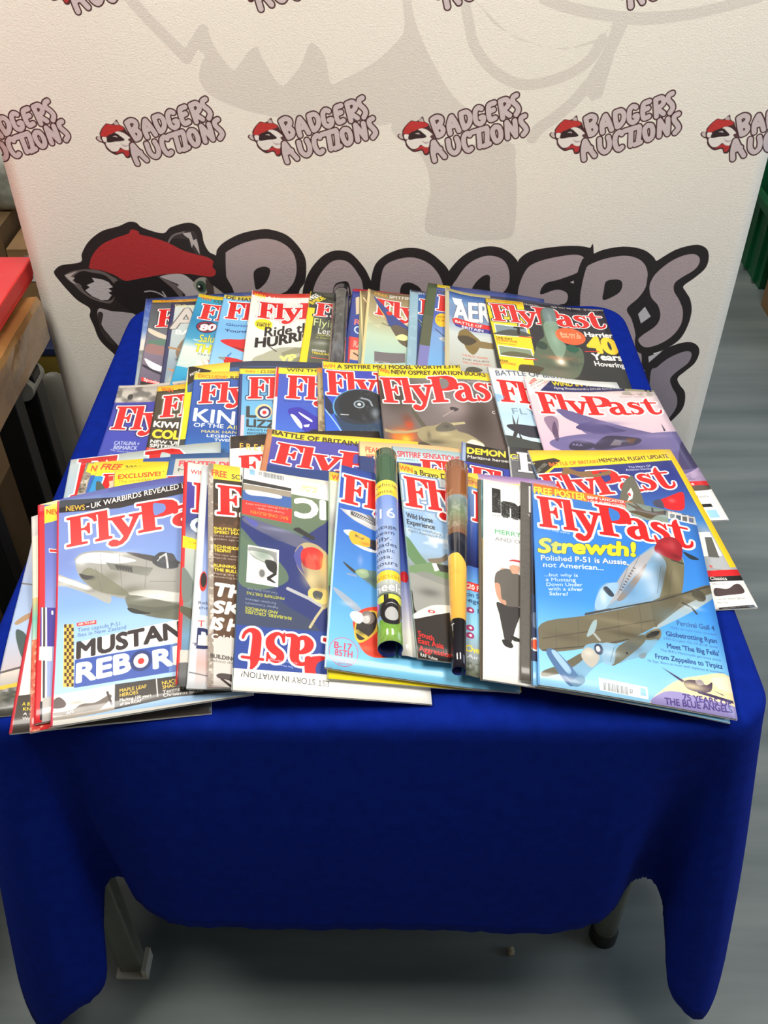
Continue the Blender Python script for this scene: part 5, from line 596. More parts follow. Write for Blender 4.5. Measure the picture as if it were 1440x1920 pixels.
M('brown aviation magazine with fireball and fighter canopy, aviation books prize strip',-.0221,1.2053,.0763,.7325,.0022,.004,0,2.2,0,
 [582,569,556,544,532,518,497,461,418,374,529,515,499,484,469,454,434,395,352,307,477,461,443,423,404,385,361,325,284,242,423,406,384,360,338,316,291,257,218,179,366,346,323,299,275,251,225,193,158,123,312,291,267,243,218,194,168,139,108,76,265,243,220,195,171,148,123,97,69,42,226,205,182,158,135,113,91,67,43,20,195,174,152,130,109,89,69,49,28,9,172,152,131,111,92,74,57,39,22,7,157,138,118,99,82,66,51,34,19,7,146,129,109,91,76,61,47,31,18,7,134,117,99,82,67,54,41,28,16,7],
 [('g',((0,(120,118,118)),(.3,(115,105,105)),(.5,(95,82,78)),(1,(70,60,50)))),('b',23.1,48.7,41.5,42.7,(60,48,42),.9),('b',141.7,89.4,30.3,54.4,(55,42,36),.9),('b',109.8,69,25,20.5,(170,150,150),.6),('p',((.4,-2.4),(11,12.5),(7.1,65.8),(-1.4,71.1)),(60,45,38),1,0),('p',((.2,-3.9),(26.3,8.5),(93.5,6.5),(177.9,11.2),(212.1,12.9),(210.8,21.4),(164.7,7.7),(88.2,-6.1),(34.3,-7.2)),(250,222,45),0,0),('p',((0,0),(210,0),(210,15),(0,15)),(250,222,45)),('t','WIN',2.3,5.9,17,9.5,7.3,(225,110,30),{'bold':.04,'up':(0,-7.3)}),('t','NEW OSPREY AVIATION BOOKS',20.4,8.6,163.3,7.3,8.2,(60,52,30),{'bold':.035,'up':(0,-8.2)}),('m',4.6,67.3,194.8,51.9,49.3),('t','The Heart Of',139.3,16.1,160,16.9,3.1,(190,190,190),{'up':(0,-3)}),('t','Aviation Heritage',133.1,21.1,169.8,19.8,3.1,(190,190,190),{'up':(0,-3)}),('b',30.5,124.6,19.3,14.7,(230,90,20),1),('b',30.6,131.8,9.6,8.4,(255,190,60),1),('b',37.9,103.4,7.3,9.3,(200,60,20),.9),('b',19.7,130.1,9.7,8.4,(250,120,30),.8),('b',35.7,91.4,9.8,10.3,(110,60,45),.7),('p',((1.8,116.4),(14.3,118.9),(33.5,117.1),(53.3,110.3),(52.8,115.5),(33.1,121.2),(13.9,123.6),(2.2,121.4)),(165,148,105),1,0),('p',((42.9,65.9),(63.4,105.7),(56.7,108.1),(44.6,82.4)),(85,78,65),1,0),('p',((53.3,110.3),(63.4,105.7),(76.6,103),(90.3,96.2),(102.9,99.6),(107.9,111.6),(121.8,117),(135.1,126.4),(143.3,136.5),(137.9,151.6),(109.1,153),(71.7,148.4),(55.7,134.8),(48.9,122.8)),(150,138,105),1,1),('p',((75.9,109.1),(83.3,100.6),(91.9,96.1),(102.6,101.6),(104.9,109.7),(88.2,114.6),(78.6,114.1)),(95,90,80),1,1),('p',((99.8,97.7),(119.7,94.7),(120.9,98.6),(102.6,102.1)),(175,165,125),1,0),('p',((118,133.7),(128.5,126.8),(143.3,136.5),(135.6,145.3),(120.1,141.9)),(225,220,195),1,1),('p',((52.5,135),(72.3,142.2),(109.9,146.6),(106.4,161.7),(29.9,157.8)),(75,68,52),1,1),('p',((101.5,69.3),(106.6,68.1),(114.4,71.8),(108.9,76.1),(102.6,74.3)),(60,50,55),1,1),('s',((89.8,86.1,.8),(105.9,74.2,.8)),(160,150,140),1,0),('t','C',163.6,77.2,168,76.7,5,(246,244,238),{'bold':.02,'up':(0,-5)}),('b',87.7,118.7,13,5.1,(190,180,140),.6),('b',105.9,128.1,14.6,4.2,(175,165,125),.6),('b',73.2,133.9,16,5.2,(60,54,42),.6),('b',92.6,104.2,4.9,3.3,(60,55,50),.7),('b',124.4,133.4,6.5,3.4,(245,240,215),.7),('b',27.2,116.9,16.2,1.6,(200,185,140),.5),('b',64.9,121.9,3.2,8.4,(80,72,56),.6)])
M('pale sky aviation magazine headed BATTLE OF BRITAIN SPECIAL with parked propeller fighter',.1436,1.2208,.1359,.7325,.0022,.001,0,2.2,0,
 [534,491,441,379,313,251,196,150,114,83,473,433,390,330,267,210,160,120,89,63,407,370,330,275,219,168,125,91,66,46,336,302,263,217,170,127,91,64,43,27,267,235,199,161,123,89,61,40,25,13,203,174,143,112,82,57,37,23,14,7,150,124,98,73,51,33,21,13,8,7,110,87,65,45,29,18,11,8,7,7,83,63,44,28,16,10,7,7,7,7,67,51,33,19,10,7,7,7,7,7,61,46,29,16,9,7,7,7,7,7,57,43,27,15,8,7,7,7,7,7,54,41,26,14,8,7,7,7,7,7],
 [('g',((0,(225,235,238)),(.3,(175,205,228)),(.5,(205,225,235)),(.7,(215,225,225)),(.8,(110,120,125)),(1,(90,95,95)))),('p',((0,0),(210,0),(210,14),(0,14)),(236,240,240)),('t','BATTLE OF BRITAIN SPECIAL',11.1,15.5,198.4,-8.6,10.2,(75,85,110),{'bold':.015,'up':(0,-9.9)}),('m',8.2,65.3,196.2,65.3,42,{'ew':2.4}),('t','FLYING',21,87,102.6,83.7,10.8,(120,145,165),{'bold':-.01,'up':(0,-10.6)}),('p',((-1.2,51.9),(15.7,55.4),(2.5,66.5)),(110,160,220),.6,1),('p',((6.7,109.6),(21,105.5),(52.7,107.7),(154.6,112.8),(147.3,136.3),(47.1,130.5),(19.9,121.7)),(50,50,62),1,1),('p',((19.5,87.7),(21.6,108.7),(17.5,108.9)),(60,55,60),1,0),('p',((30,86.9),(23.8,106.9),(21.7,107)),(60,55,60),1,0),('p',((17,117),(22,118.4),(14.6,133.6),(8.3,143.7),(7.2,140.5)),(50,48,52),1,1),('p',((22.4,116.7),(25.3,133.1),(21.7,134.9)),(50,48,52),1,0),('p',((-2.6,134.1),(8.1,127.3),(50.3,139),(142.4,151.7),(125.4,205.2),(-8.9,190.9)),(60,64,62),1,1),('n',7,5,.6,(205,205,200),20,185,120,225)])
M('lilac aviation magazine headed WIND IN THE WIRES with twin-engine aircraft, right of second row',.198,1.2072,.1206,.7325,.0022,0,0,2.2,0,
 [460,407,347,287,232,184,144,108,73,39,406,359,302,246,196,155,120,90,58,27,345,301,252,203,161,125,96,70,43,16,280,241,200,161,126,98,74,53,31,10,218,186,153,122,96,75,58,42,24,7,165,139,113,90,72,58,47,36,21,5,122,102,83,66,54,46,41,35,21,6,92,76,61,50,42,39,37,34,23,8,72,60,49,41,36,35,36,34,24,11,62,53,43,37,34,34,36,34,25,13,57,49,41,36,34,35,36,34,25,13,55,48,40,35,34,34,35,34,25,13,50,44,37,33,32,32,32,30,22,11],
 [('g',((0,(225,205,205)),(.3,(214,188,200)),(.6,(190,165,195)),(1,(110,100,140)))),('p',((-.6,-.1),(50.8,-11),(-.4,39.5)),(245,242,235),1,0),('p',((50,-7.8),(167.9,-28.1),(161.2,5.7),(19,26.8)),(38,38,92),1,0),('p',((167.9,-28.1),(234,-30.7),(232.3,4.8),(161.2,5.7)),(170,168,140),1,0),('n',9,8,.5,(120,125,100),150,2,210,17),('t','WIN!',8.8,16.8,20.7,3.8,6.2,(222,40,34),{'bold':.03}),('t','Win tickets',6.5,20.7,30.2,2.7,2.3,(60,60,60),{'bold':.01}),('t','to Sywell',9.8,24.6,35.4,4.6,2.3,(222,40,34),{'bold':.01}),('t','WIND IN THE WIRES',43.9,10.4,157.5,-7,9,(250,224,40),{'bold':.05,'up':(0,-8.8)}),('t',"Flying Shuttleworth's DH.60 Cirrus Moth",45,17.7,158.2,1.6,4.5,(246,244,238),{'bold':.02,'up':(0,-4.3)}),('p',((174.3,-20.8),(193.9,-17.8),(219.2,-14.8),(217.5,-10),(191.8,-11.6),(178,-14.2)),(80,75,165),1,0),('p',((181.5,-11.5),(209.7,-12.4),(209.8,-4.4),(183.6,-4.8)),(70,65,150),1,0),('e',196.6,1.6,2.1,2.9,(28,26,28),1),('e',203.8,1.9,2.1,3,(28,26,28),1),('s',((186.2,-21,.6),(181.2,-10.5,.6)),(60,60,140),1,0),('s',((220,-21.2,.6),(213.6,-3,.6)),(60,60,140),1,0),('t','The Heart Of',152.7,17.2,186.6,14.1,4.1,(150,110,120),{'up':(0,-4)}),('t','Aviation Heritage',147.3,22.7,191.3,20,4.1,(150,110,120),{'up':(0,-3.9)}),('m',11.9,70.1,206,59.8,41.4,{'ew':2.6}),('p',((37.2,60.7),(56.7,60.1),(106.8,78.4),(179.4,107.4),(195.7,107.7),(220.2,100.5),(232.6,110.7),(229,161.4),(222.8,177.2),(170.4,205.6),(72.3,195.2),(30,163.5),(61.1,135.2),(100.8,117),(82.7,105.6),(65.9,87.9),(47.4,75.2)),(98,88,135),1,1),('p',((59.4,91.9),(90.1,79.1),(119.2,91.8),(133,99.9),(99.4,103.5),(70.7,100.3)),(70,62,110),1,1),('p',((66.8,84.3),(103.4,90.1),(110.2,103.6),(71.9,105.8)),(80,72,122),.8,1),('p',((11.2,126.8),(20.7,118.1),(49.4,109.5),(82.7,105.6),(113.8,109.5),(152.5,106.6),(219.4,102.6),(221.2,126.6),(190.9,150.1),(108.7,160.1),(58.7,153.4),(23.5,138.7)),(105,96,145),1,1),('p',((38.4,131.6),(49.1,120.8),(67.8,120.5),(78.5,129.8),(62.7,138.8),(41.8,138.7)),(50,44,70),1,1),('t','AAA',44.1,129.7,59.5,131.5,4.5,(150,140,190),{'bold':.02,'up':(0,-4.3)}),('p',((74.3,135.4),(90.2,116.8),(108.5,109.4),(149.1,116.8),(139.2,130.6),(111.4,134.9),(88.8,139.6)),(52,46,72),1,1),('p',((99.5,130.4),(111.5,117.3),(120.8,121.5),(115.2,131.1)),(120,110,120),1,0),('p',((128,115.9),(143.8,116.6),(134.7,128.3),(127.5,125.8)),(90,60,50),1,0),('p',((28.7,73.6),(34.5,83.3),(27.7,111.1),(23.2,112.9),(15.6,94.7),(14.1,78.2)),(120,95,125),.8,1),('p',((29,83.7),(28.2,114.5),(22.5,121.4),(20.8,101.1)),(70,50,80),.7,1),('p',((193.4,81.8),(194.7,99.1),(191.2,101.2)),(50,45,70),1,0),('p',((206.7,129.4),(225.9,114.2),(216.6,176.5),(196.4,191.3),(184.1,182.7)),(60,52,90),.8,1),('n',3,10,.3,(60,52,90),130,150,210,215),('p',((0,218),(210,218),(210,228),(0,228)),(212,40,45)),('p',((0,228),(210,228),(210,236),(0,236)),(40,34,34)),('p',((0,236),(210,236),(210,297),(0,297)),(246,244,238)),('t','Classics',150,226,190,226,6,(246,244,238),{'bold':.02}),('p',((181.8,229.5),(198.2,226.6),(211.6,231.3),(207,236.6),(181.2,237.7)),(90,80,70),1,1),('t',"How Hartland's",155,252,200,252,4,(90,90,90)),('t','defender',160,259,185,259,4,(90,90,90)),('p',((140,265),(198,265),(198,271),(140,271)),(28,26,28)),('c',140,275,185,294,1),('p',((186,277),(200,277),(200,292),(186,292)),(150,200,225)),('b',105.6,82.3,33.1,5.7,(125,115,160),.7),('b',67.8,120.5,24,5.3,(135,126,170),.7),('b',128.9,138,31.1,10.2,(80,70,112),.6),('b',178,111.6,27,5.3,(140,130,172),.6),('b',72.2,142.7,23.4,6,(60,54,90),.6),('b',120.8,121.5,13.2,3.3,(120,120,140),.7),('b',212,151,10.2,21.8,(40,34,66),.5)])
M('pale grey-blue aviation magazine at left end of third row, masthead half hidden',-.4513,1.0429,.114,.7325,.0022,0,0,2.2,0,
 [145,161,176,192,211,232,253,269,273,274,127,143,157,172,189,208,226,238,242,243,108,124,137,152,168,186,202,210,213,213,90,106,118,132,149,165,179,186,187,186,71,86,99,113,130,148,161,166,165,162,50,64,78,94,112,132,147,149,144,139,31,44,57,73,93,114,132,130,122,115,17,27,39,53,70,87,100,100,95,88,9,16,24,35,47,60,68,70,67,63,7,10,14,21,29,37,43,44,43,40,7,7,9,12,17,21,24,26,25,24,7,7,7,8,10,12,13,14,14,13,7,7,7,7,7,7,7,7,7,7],
 [('g',((0,(185,195,192)),(.1,(175,190,198)),(.5,(140,170,195)),(1,(120,150,185)))),('m',8.1,79.2,254.6,84.7,78.2),('t','?',189.7,27.1,194.6,27.6,4.6,(90,100,100),{'up':(0,-4.6)})])
M('blue magazine with worn white spine and yellow N corner, left of third row',-.4253,1.0298,.035,.734,.0022,0,0,2.2,0,
 [175,191,207,222,236,248,257,259,258,254,158,173,188,204,217,229,237,238,236,231,140,154,168,183,196,207,214,214,212,206,121,134,148,162,176,186,191,191,187,182,98,112,127,142,157,168,171,169,165,158,75,90,105,123,139,151,152,148,143,135,55,69,84,101,118,129,129,125,118,110,38,51,64,78,91,100,101,98,92,86,27,37,47,57,67,73,75,73,69,64,22,28,35,41,47,51,53,52,50,47,20,23,26,30,33,35,36,36,35,33,19,19,20,21,22,22,23,23,22,21,14,13,11,10,9,8,8,8,8,7],
 [('g',((0,(60,95,175)),(1,(45,100,190)))),('p',((0,0),(11,0),(11,297),(0,297)),(150,140,125)),('n',2,5,.8,(225,220,205),0,0,10,297),('n',3,3,.7,(60,50,45),0,0,10,60),('p',((3.7,.9),(27.1,6.4),(29.9,21),(16.8,25.5),(3,18.1)),(250,222,50),1,0),('p',((11,0),(80,0),(80,26),(11,26)),(250,222,50)),('t','NEW',9.5,17.6,34.7,20.3,11.5,(225,90,30),{'bold':.04,'up':(0,-11.2)})])
M('light blue aviation magazine with yellow strip reading FREE 2020, third row',-.4043,1.0242,-.0434,.736,.0019,0,0,2.2,0,
 [206,219,232,244,254,259,259,257,252,246,187,200,214,226,235,241,239,236,232,224,167,180,193,205,214,218,217,214,209,201,145,159,172,185,193,196,195,191,185,177,123,137,152,165,174,176,174,170,163,154,101,115,130,146,155,156,153,148,141,132,79,92,106,120,129,131,130,125,117,109,59,70,82,94,102,104,103,99,93,86,43,53,62,70,77,79,78,75,71,65,33,40,46,51,55,57,57,55,52,48,28,31,34,37,39,40,40,39,37,35,25,25,26,26,27,27,25,24,24,22,20,19,18,17,15,13,11,9,8,7],
 [('g',((0,(40,135,200)),(.5,(80,165,215)),(1,(150,200,225)))),('p',((0,0),(210,0),(210,27),(0,27)),(252,222,50)),('t','FREE',4.7,13.9,32.3,15.7,11.4,(222,80,30),{'bold':.04,'shear':.15,'up':(0,-11)}),('t','2020 WORLD',36,17,108.1,18.9,10.3,(60,60,50),{'shear':.2,'up':(0,-10)}),('m',10.9,64,196.9,64,40.8),('p',((6.3,41.6),(8.3,37.1),(14.5,41.8),(29,62.2),(33.6,73.2),(16.6,72.9)),(75,85,80),1,1),('p',((19.3,25.9),(27.3,24.9),(39.7,69),(32.1,64.5)),(215,190,160),1,0),('p',((19.1,28.2),(26.6,27.2),(28.4,36.4),(22.4,37.4)),(215,60,50),1,0)])
M('dark blue aviation magazine with deep yellow EXCLUSIVE header, third row',-.3777,1.0026,.1733,.733,.0019,0,0,2.2,0,
 [276,292,306,317,323,327,328,326,322,315,262,277,291,301,306,309,310,308,304,297,247,261,273,283,286,289,289,288,285,276,231,244,255,262,265,266,266,265,259,251,215,227,235,240,243,243,243,240,232,222,198,209,215,219,221,221,219,215,205,193,177,187,193,197,198,198,196,191,178,164,154,162,169,173,174,173,170,163,149,133,131,137,143,148,150,150,146,136,121,104,110,116,121,125,127,128,123,112,95,77,94,98,102,106,109,109,105,91,72,52,82,85,87,89,92,94,90,73,51,29,71,71,72,74,76,76,70,53,31,8],
 [('g',((0,(55,75,160)),(.4,(45,60,140)),(1,(60,90,170)))),('p',((0,0),(210,0),(210,37),(0,37)),(252,225,55)),('t','EXCLUSIVE!',5.1,19.7,61.6,26.1,8.6,(222,80,30),{'bold':.04,'up':(0,-8.6)}),('t','THE BOMBER',65,25.1,122,28.7,8.1,(70,60,30),{'bold':.03,'up':(0,-8.1)}),('t','The incredible contemporary',5.3,27.7,96.5,38.8,5.2,(120,100,40),{'up':(0,-5.2)}),('m',13.4,71.4,199.4,71.4,28.3),('p',((66.6,6.8),(71.5,3),(71.3,43),(66.6,46.7)),(252,225,55),1,0)])
M('grey aviation magazine with blue frame and pink FIGHTER heading, third row',-.3045,1.0263,.0421,.7325,.0022,0,0,2.2,0,
 [369,370,371,371,369,363,351,328,299,266,353,354,355,354,352,348,337,312,281,248,334,336,337,336,333,329,318,293,262,229,315,315,316,315,312,307,296,272,241,209,294,294,294,293,290,284,272,248,219,187,273,273,272,270,266,259,246,224,195,164,251,251,249,247,243,235,221,200,171,140,228,228,227,223,219,211,196,175,146,115,203,203,203,200,195,186,171,150,121,91,178,179,179,177,172,162,147,125,97,67,155,157,157,156,152,142,126,103,75,44,136,137,138,138,135,126,109,85,56,25,119,120,122,122,119,109,92,69,39,7],
 [('p',((0,0),(210,0),(210,297),(0,297)),(75,78,80)),('p',((0,0),(210,0),(210,12),(0,12)),(55,95,150)),('p',((0,0),(8,0),(8,80),(0,80)),(55,95,150)),('p',((8,10),(210,10),(210,45),(8,45)),(185,185,180)),('t','FIGHTER DEFENCE',14.3,24.2,122.9,33.1,10.1,(205,75,85),{'bold':.05,'up':(0,-10)}),('t','MARAUDERS',14,34.7,107.7,43.5,5.6,(90,90,90),{'bold':.02,'up':(0,-5.6)}),('p',((0,55),(8,55),(8,150),(0,150)),(120,165,190)),('m',.7,84.4,180.7,84.4,40.4)])
M('white aviation magazine with black strip reading FREE in spaced gold letters',-.2271,1.0607,.1251,.732,.0019,0,0,2.2,0,
 [420,419,418,415,410,403,392,368,341,315,408,407,404,398,388,376,360,339,315,291,395,394,390,381,367,350,331,311,290,269,381,379,375,363,345,325,306,287,270,253,362,359,354,341,322,302,283,267,253,241,342,337,330,317,298,279,262,248,239,232,319,314,306,291,273,254,240,229,224,223,296,289,280,265,246,227,213,204,203,208,272,264,254,238,218,199,183,174,170,172,248,239,228,211,190,168,151,139,132,129,224,214,202,184,161,138,118,103,93,86,201,190,177,158,134,109,86,68,55,46,179,168,154,135,109,81,55,34,19,9],
 [('p',((0,0),(210,0),(210,26),(0,26)),(45,36,32)),('t','F R E E',13.8,28,47.8,36.2,12.6,(245,190,80),{'bold':.02,'up':(0,-12.6)}),('t','POSTER',64.2,37.4,126.7,51,13.1,(245,190,80),{'bold':.02,'up':(0,-13.1)}),('m',10.8,84.8,196.8,84.8,42.6)])
M('indigo aviation magazine with yellow strip BATTLE OF BRITAIN AERO, third row',-.1738,1.0666,-.0197,.7325,.0025,.006,0,2.2,(185,120,85),
 [455,445,435,423,409,391,372,351,327,301,442,432,421,407,392,372,352,332,308,285,429,418,404,389,371,351,331,312,291,270,415,403,388,369,350,330,311,294,276,257,398,385,369,350,329,310,293,279,264,248,379,366,349,329,308,290,276,265,254,239,359,345,328,307,286,269,257,248,241,226,337,322,304,283,262,245,232,224,217,202,313,297,279,258,237,218,203,191,180,166,289,273,255,234,212,190,171,155,140,124,265,250,232,210,186,162,139,119,101,84,242,227,210,188,162,134,108,84,64,45,220,206,190,169,140,108,78,51,29,10],
 [('g',((0,(80,75,165)),(.4,(70,70,150)),(.7,(40,60,130)),(1,(45,60,130)))),('p',((0,0),(8,0),(8,297),(0,297)),(185,120,85)),('p',((0,0),(210,0),(210,15),(0,15)),(252,225,60)),('p',((0,0),(7,0),(7,40),(0,40)),(185,130,90)),('t','BATTLE OF BRITAIN: AEROBATICS',7.3,9.7,208.9,26.7,9.1,(60,52,30),{'bold':.04,'up':(0,-9)}),('m',12.3,67,237.6,84.8,42.8),('p',((8,72),(210,72),(210,110),(8,110)),(35,60,120)),('t','JET PILOT',54.2,113.7,77.8,114.7,5.4,(150,180,220),{'bold':.02,'up':(0,-5.4)})])
M('dark blue magazine with salmon strip PEARL HARBOR 80, third row',-.0466,1.0489,.0437,.732,.0019,.002,0,2.2,0,
 [409,395,380,360,332,293,247,201,158,118,392,379,363,344,318,276,230,185,141,100,374,361,345,325,296,257,213,168,126,86,357,344,328,307,277,238,196,154,114,76,339,328,313,292,261,222,181,141,104,70,321,311,299,279,247,207,167,129,96,66,300,292,282,266,231,191,151,116,86,61,274,266,258,243,208,169,131,98,71,47,242,233,223,206,176,141,108,78,54,32,206,195,183,165,139,110,82,58,37,20,168,156,142,124,102,79,57,39,24,12,129,117,103,86,68,49,34,23,15,9,89,77,63,49,34,21,12,9,9,9],
 [('p',((0,0),(210,0),(210,297),(0,297)),(40,58,110)),('p',((0,0),(210,0),(210,30),(0,30)),(250,205,150)),('t','PEARL',9.1,21.3,31.9,23.7,11.1,(215,70,50),{'bold':.02,'up':(0,-11.1)}),('t','HARBOUR',10,32.1,32.2,34.5,7.8,(215,70,50),{'bold':.02,'up':(0,-7.8)}),('t','80TH',33,32.3,55.6,35.1,15.8,(215,50,45),{'bold':.05,'up':(0,-15.8)}),('m',18.6,70.6,168.6,70.6,40,{'col':(246,244,238),'edge':(40,58,110)})])
M('magazine with pale teal strip ending in SENSATIONS in red, third row',-.0007,1.0371,.0391,.732,.0019,.001,0,2.2,0,
 [421,396,370,337,295,251,209,171,139,108,406,381,355,324,281,237,196,160,128,98,391,365,338,304,263,221,182,148,118,91,375,349,320,285,246,206,169,137,110,86,360,334,304,269,230,191,156,126,103,83,344,320,292,255,215,177,143,115,94,79,324,302,278,240,199,161,128,101,80,63,295,275,252,216,179,143,112,86,64,46,260,240,216,185,153,121,94,70,50,31,220,201,179,153,125,99,76,57,38,21,177,160,142,119,97,77,61,46,30,15,134,118,103,86,69,56,45,37,24,11,91,77,64,52,42,34,28,23,16,9],
 [('p',((0,0),(210,0),(210,297),(0,297)),(90,70,140)),('p',((0,0),(210,0),(210,31),(0,31)),(175,205,212)),('t','SPITFIRE SENSATIONS',7,20.6,93,20.9,11.5,(212,55,65),{'bold':.03,'up':(0,-11.4)}),('t','Our website takes the ultimate personal flight',8.8,26.2,90.6,26.5,2.7,(60,90,110),{'up':(0,-2.7)}),('g',((0,(60,45,120)),(1,(80,80,160))),0,33,210,297),('m',36.3,67,216.3,67,45)])
M('blue aviation magazine headed DEMON in yellow on black, third row',.0971,1.0576,-.0755,.7325,.0022,.001,0,2.2,0,
 [334,294,253,214,181,153,131,109,91,76,329,290,247,207,173,145,121,102,85,72,320,282,240,200,166,137,114,95,80,68,309,271,230,192,158,131,109,91,77,66,297,259,220,184,152,126,105,89,76,67,285,249,211,176,146,121,102,85,73,65,274,240,202,167,138,114,95,77,63,52,261,228,191,157,127,103,82,64,49,36,243,213,177,143,114,90,69,51,35,22,219,190,158,128,101,79,59,41,25,12,191,164,137,111,89,69,51,34,20,7,162,138,115,94,76,60,45,30,17,7,134,112,93,76,63,52,42,28,16,7],
 [('g',((0,(50,60,160)),(1,(45,70,160)))),('p',((0,0),(210,0),(210,40),(0,40)),(45,40,38)),('p',((0,0),(6,0),(6,40),(0,40)),(150,170,200)),('t','DEMON',7.9,22.1,61.4,14.9,12.6,(246,222,60),{'bold':.05,'up':(0,-12.6)}),('t','Maritime heroes of war',8.6,32.1,93.9,22,6.1,(246,244,238),{'bold':.015,'up':(0,-6.1)}),('m',12.7,83.3,198.7,83.3,36.2,{'under':(25,30,90)})])
M('dark grey magazine headed GEORGE CROSS in yellow, third row',.1623,1.059,-.0308,.732,.0019,0,0,2.2,0,
 [260,235,208,182,159,137,117,98,81,67,255,231,203,177,155,134,115,96,80,66,247,222,196,170,148,128,110,93,78,65,238,214,188,163,141,122,106,90,77,65,230,207,181,157,136,118,103,89,76,66,220,197,172,149,130,115,101,87,74,64,209,187,163,141,123,109,98,81,66,53,197,176,153,132,113,99,86,69,53,39,184,164,141,119,101,85,70,55,40,26,170,151,129,107,88,71,56,42,28,16,154,136,116,96,77,61,46,33,21,10,137,120,103,86,69,54,41,28,17,9,120,106,92,78,63,49,38,25,16,9],
 [('g',((0,(95,95,100)),(1,(110,112,115)))),('p',((0,0),(210,0),(210,17),(0,17)),(45,40,38)),('p',((0,0),(2,0),(2,297),(0,297)),(190,190,190)),('t','GEORGE CROSS COURAGE',2,26.5,160.2,10.4,10.1,(246,222,60),{'bold':.035,'up':(0,-10.1)}),('t','Bravery',3.8,30.1,18.6,30,3.4,(190,190,190),{'up':(0,-3.4)}),('p',((6,20),(210,20),(210,24),(6,24)),(150,150,150)),('m',10.7,52.3,190.7,52.3,42,{'col':(246,244,238),'edge':(80,80,85)})])
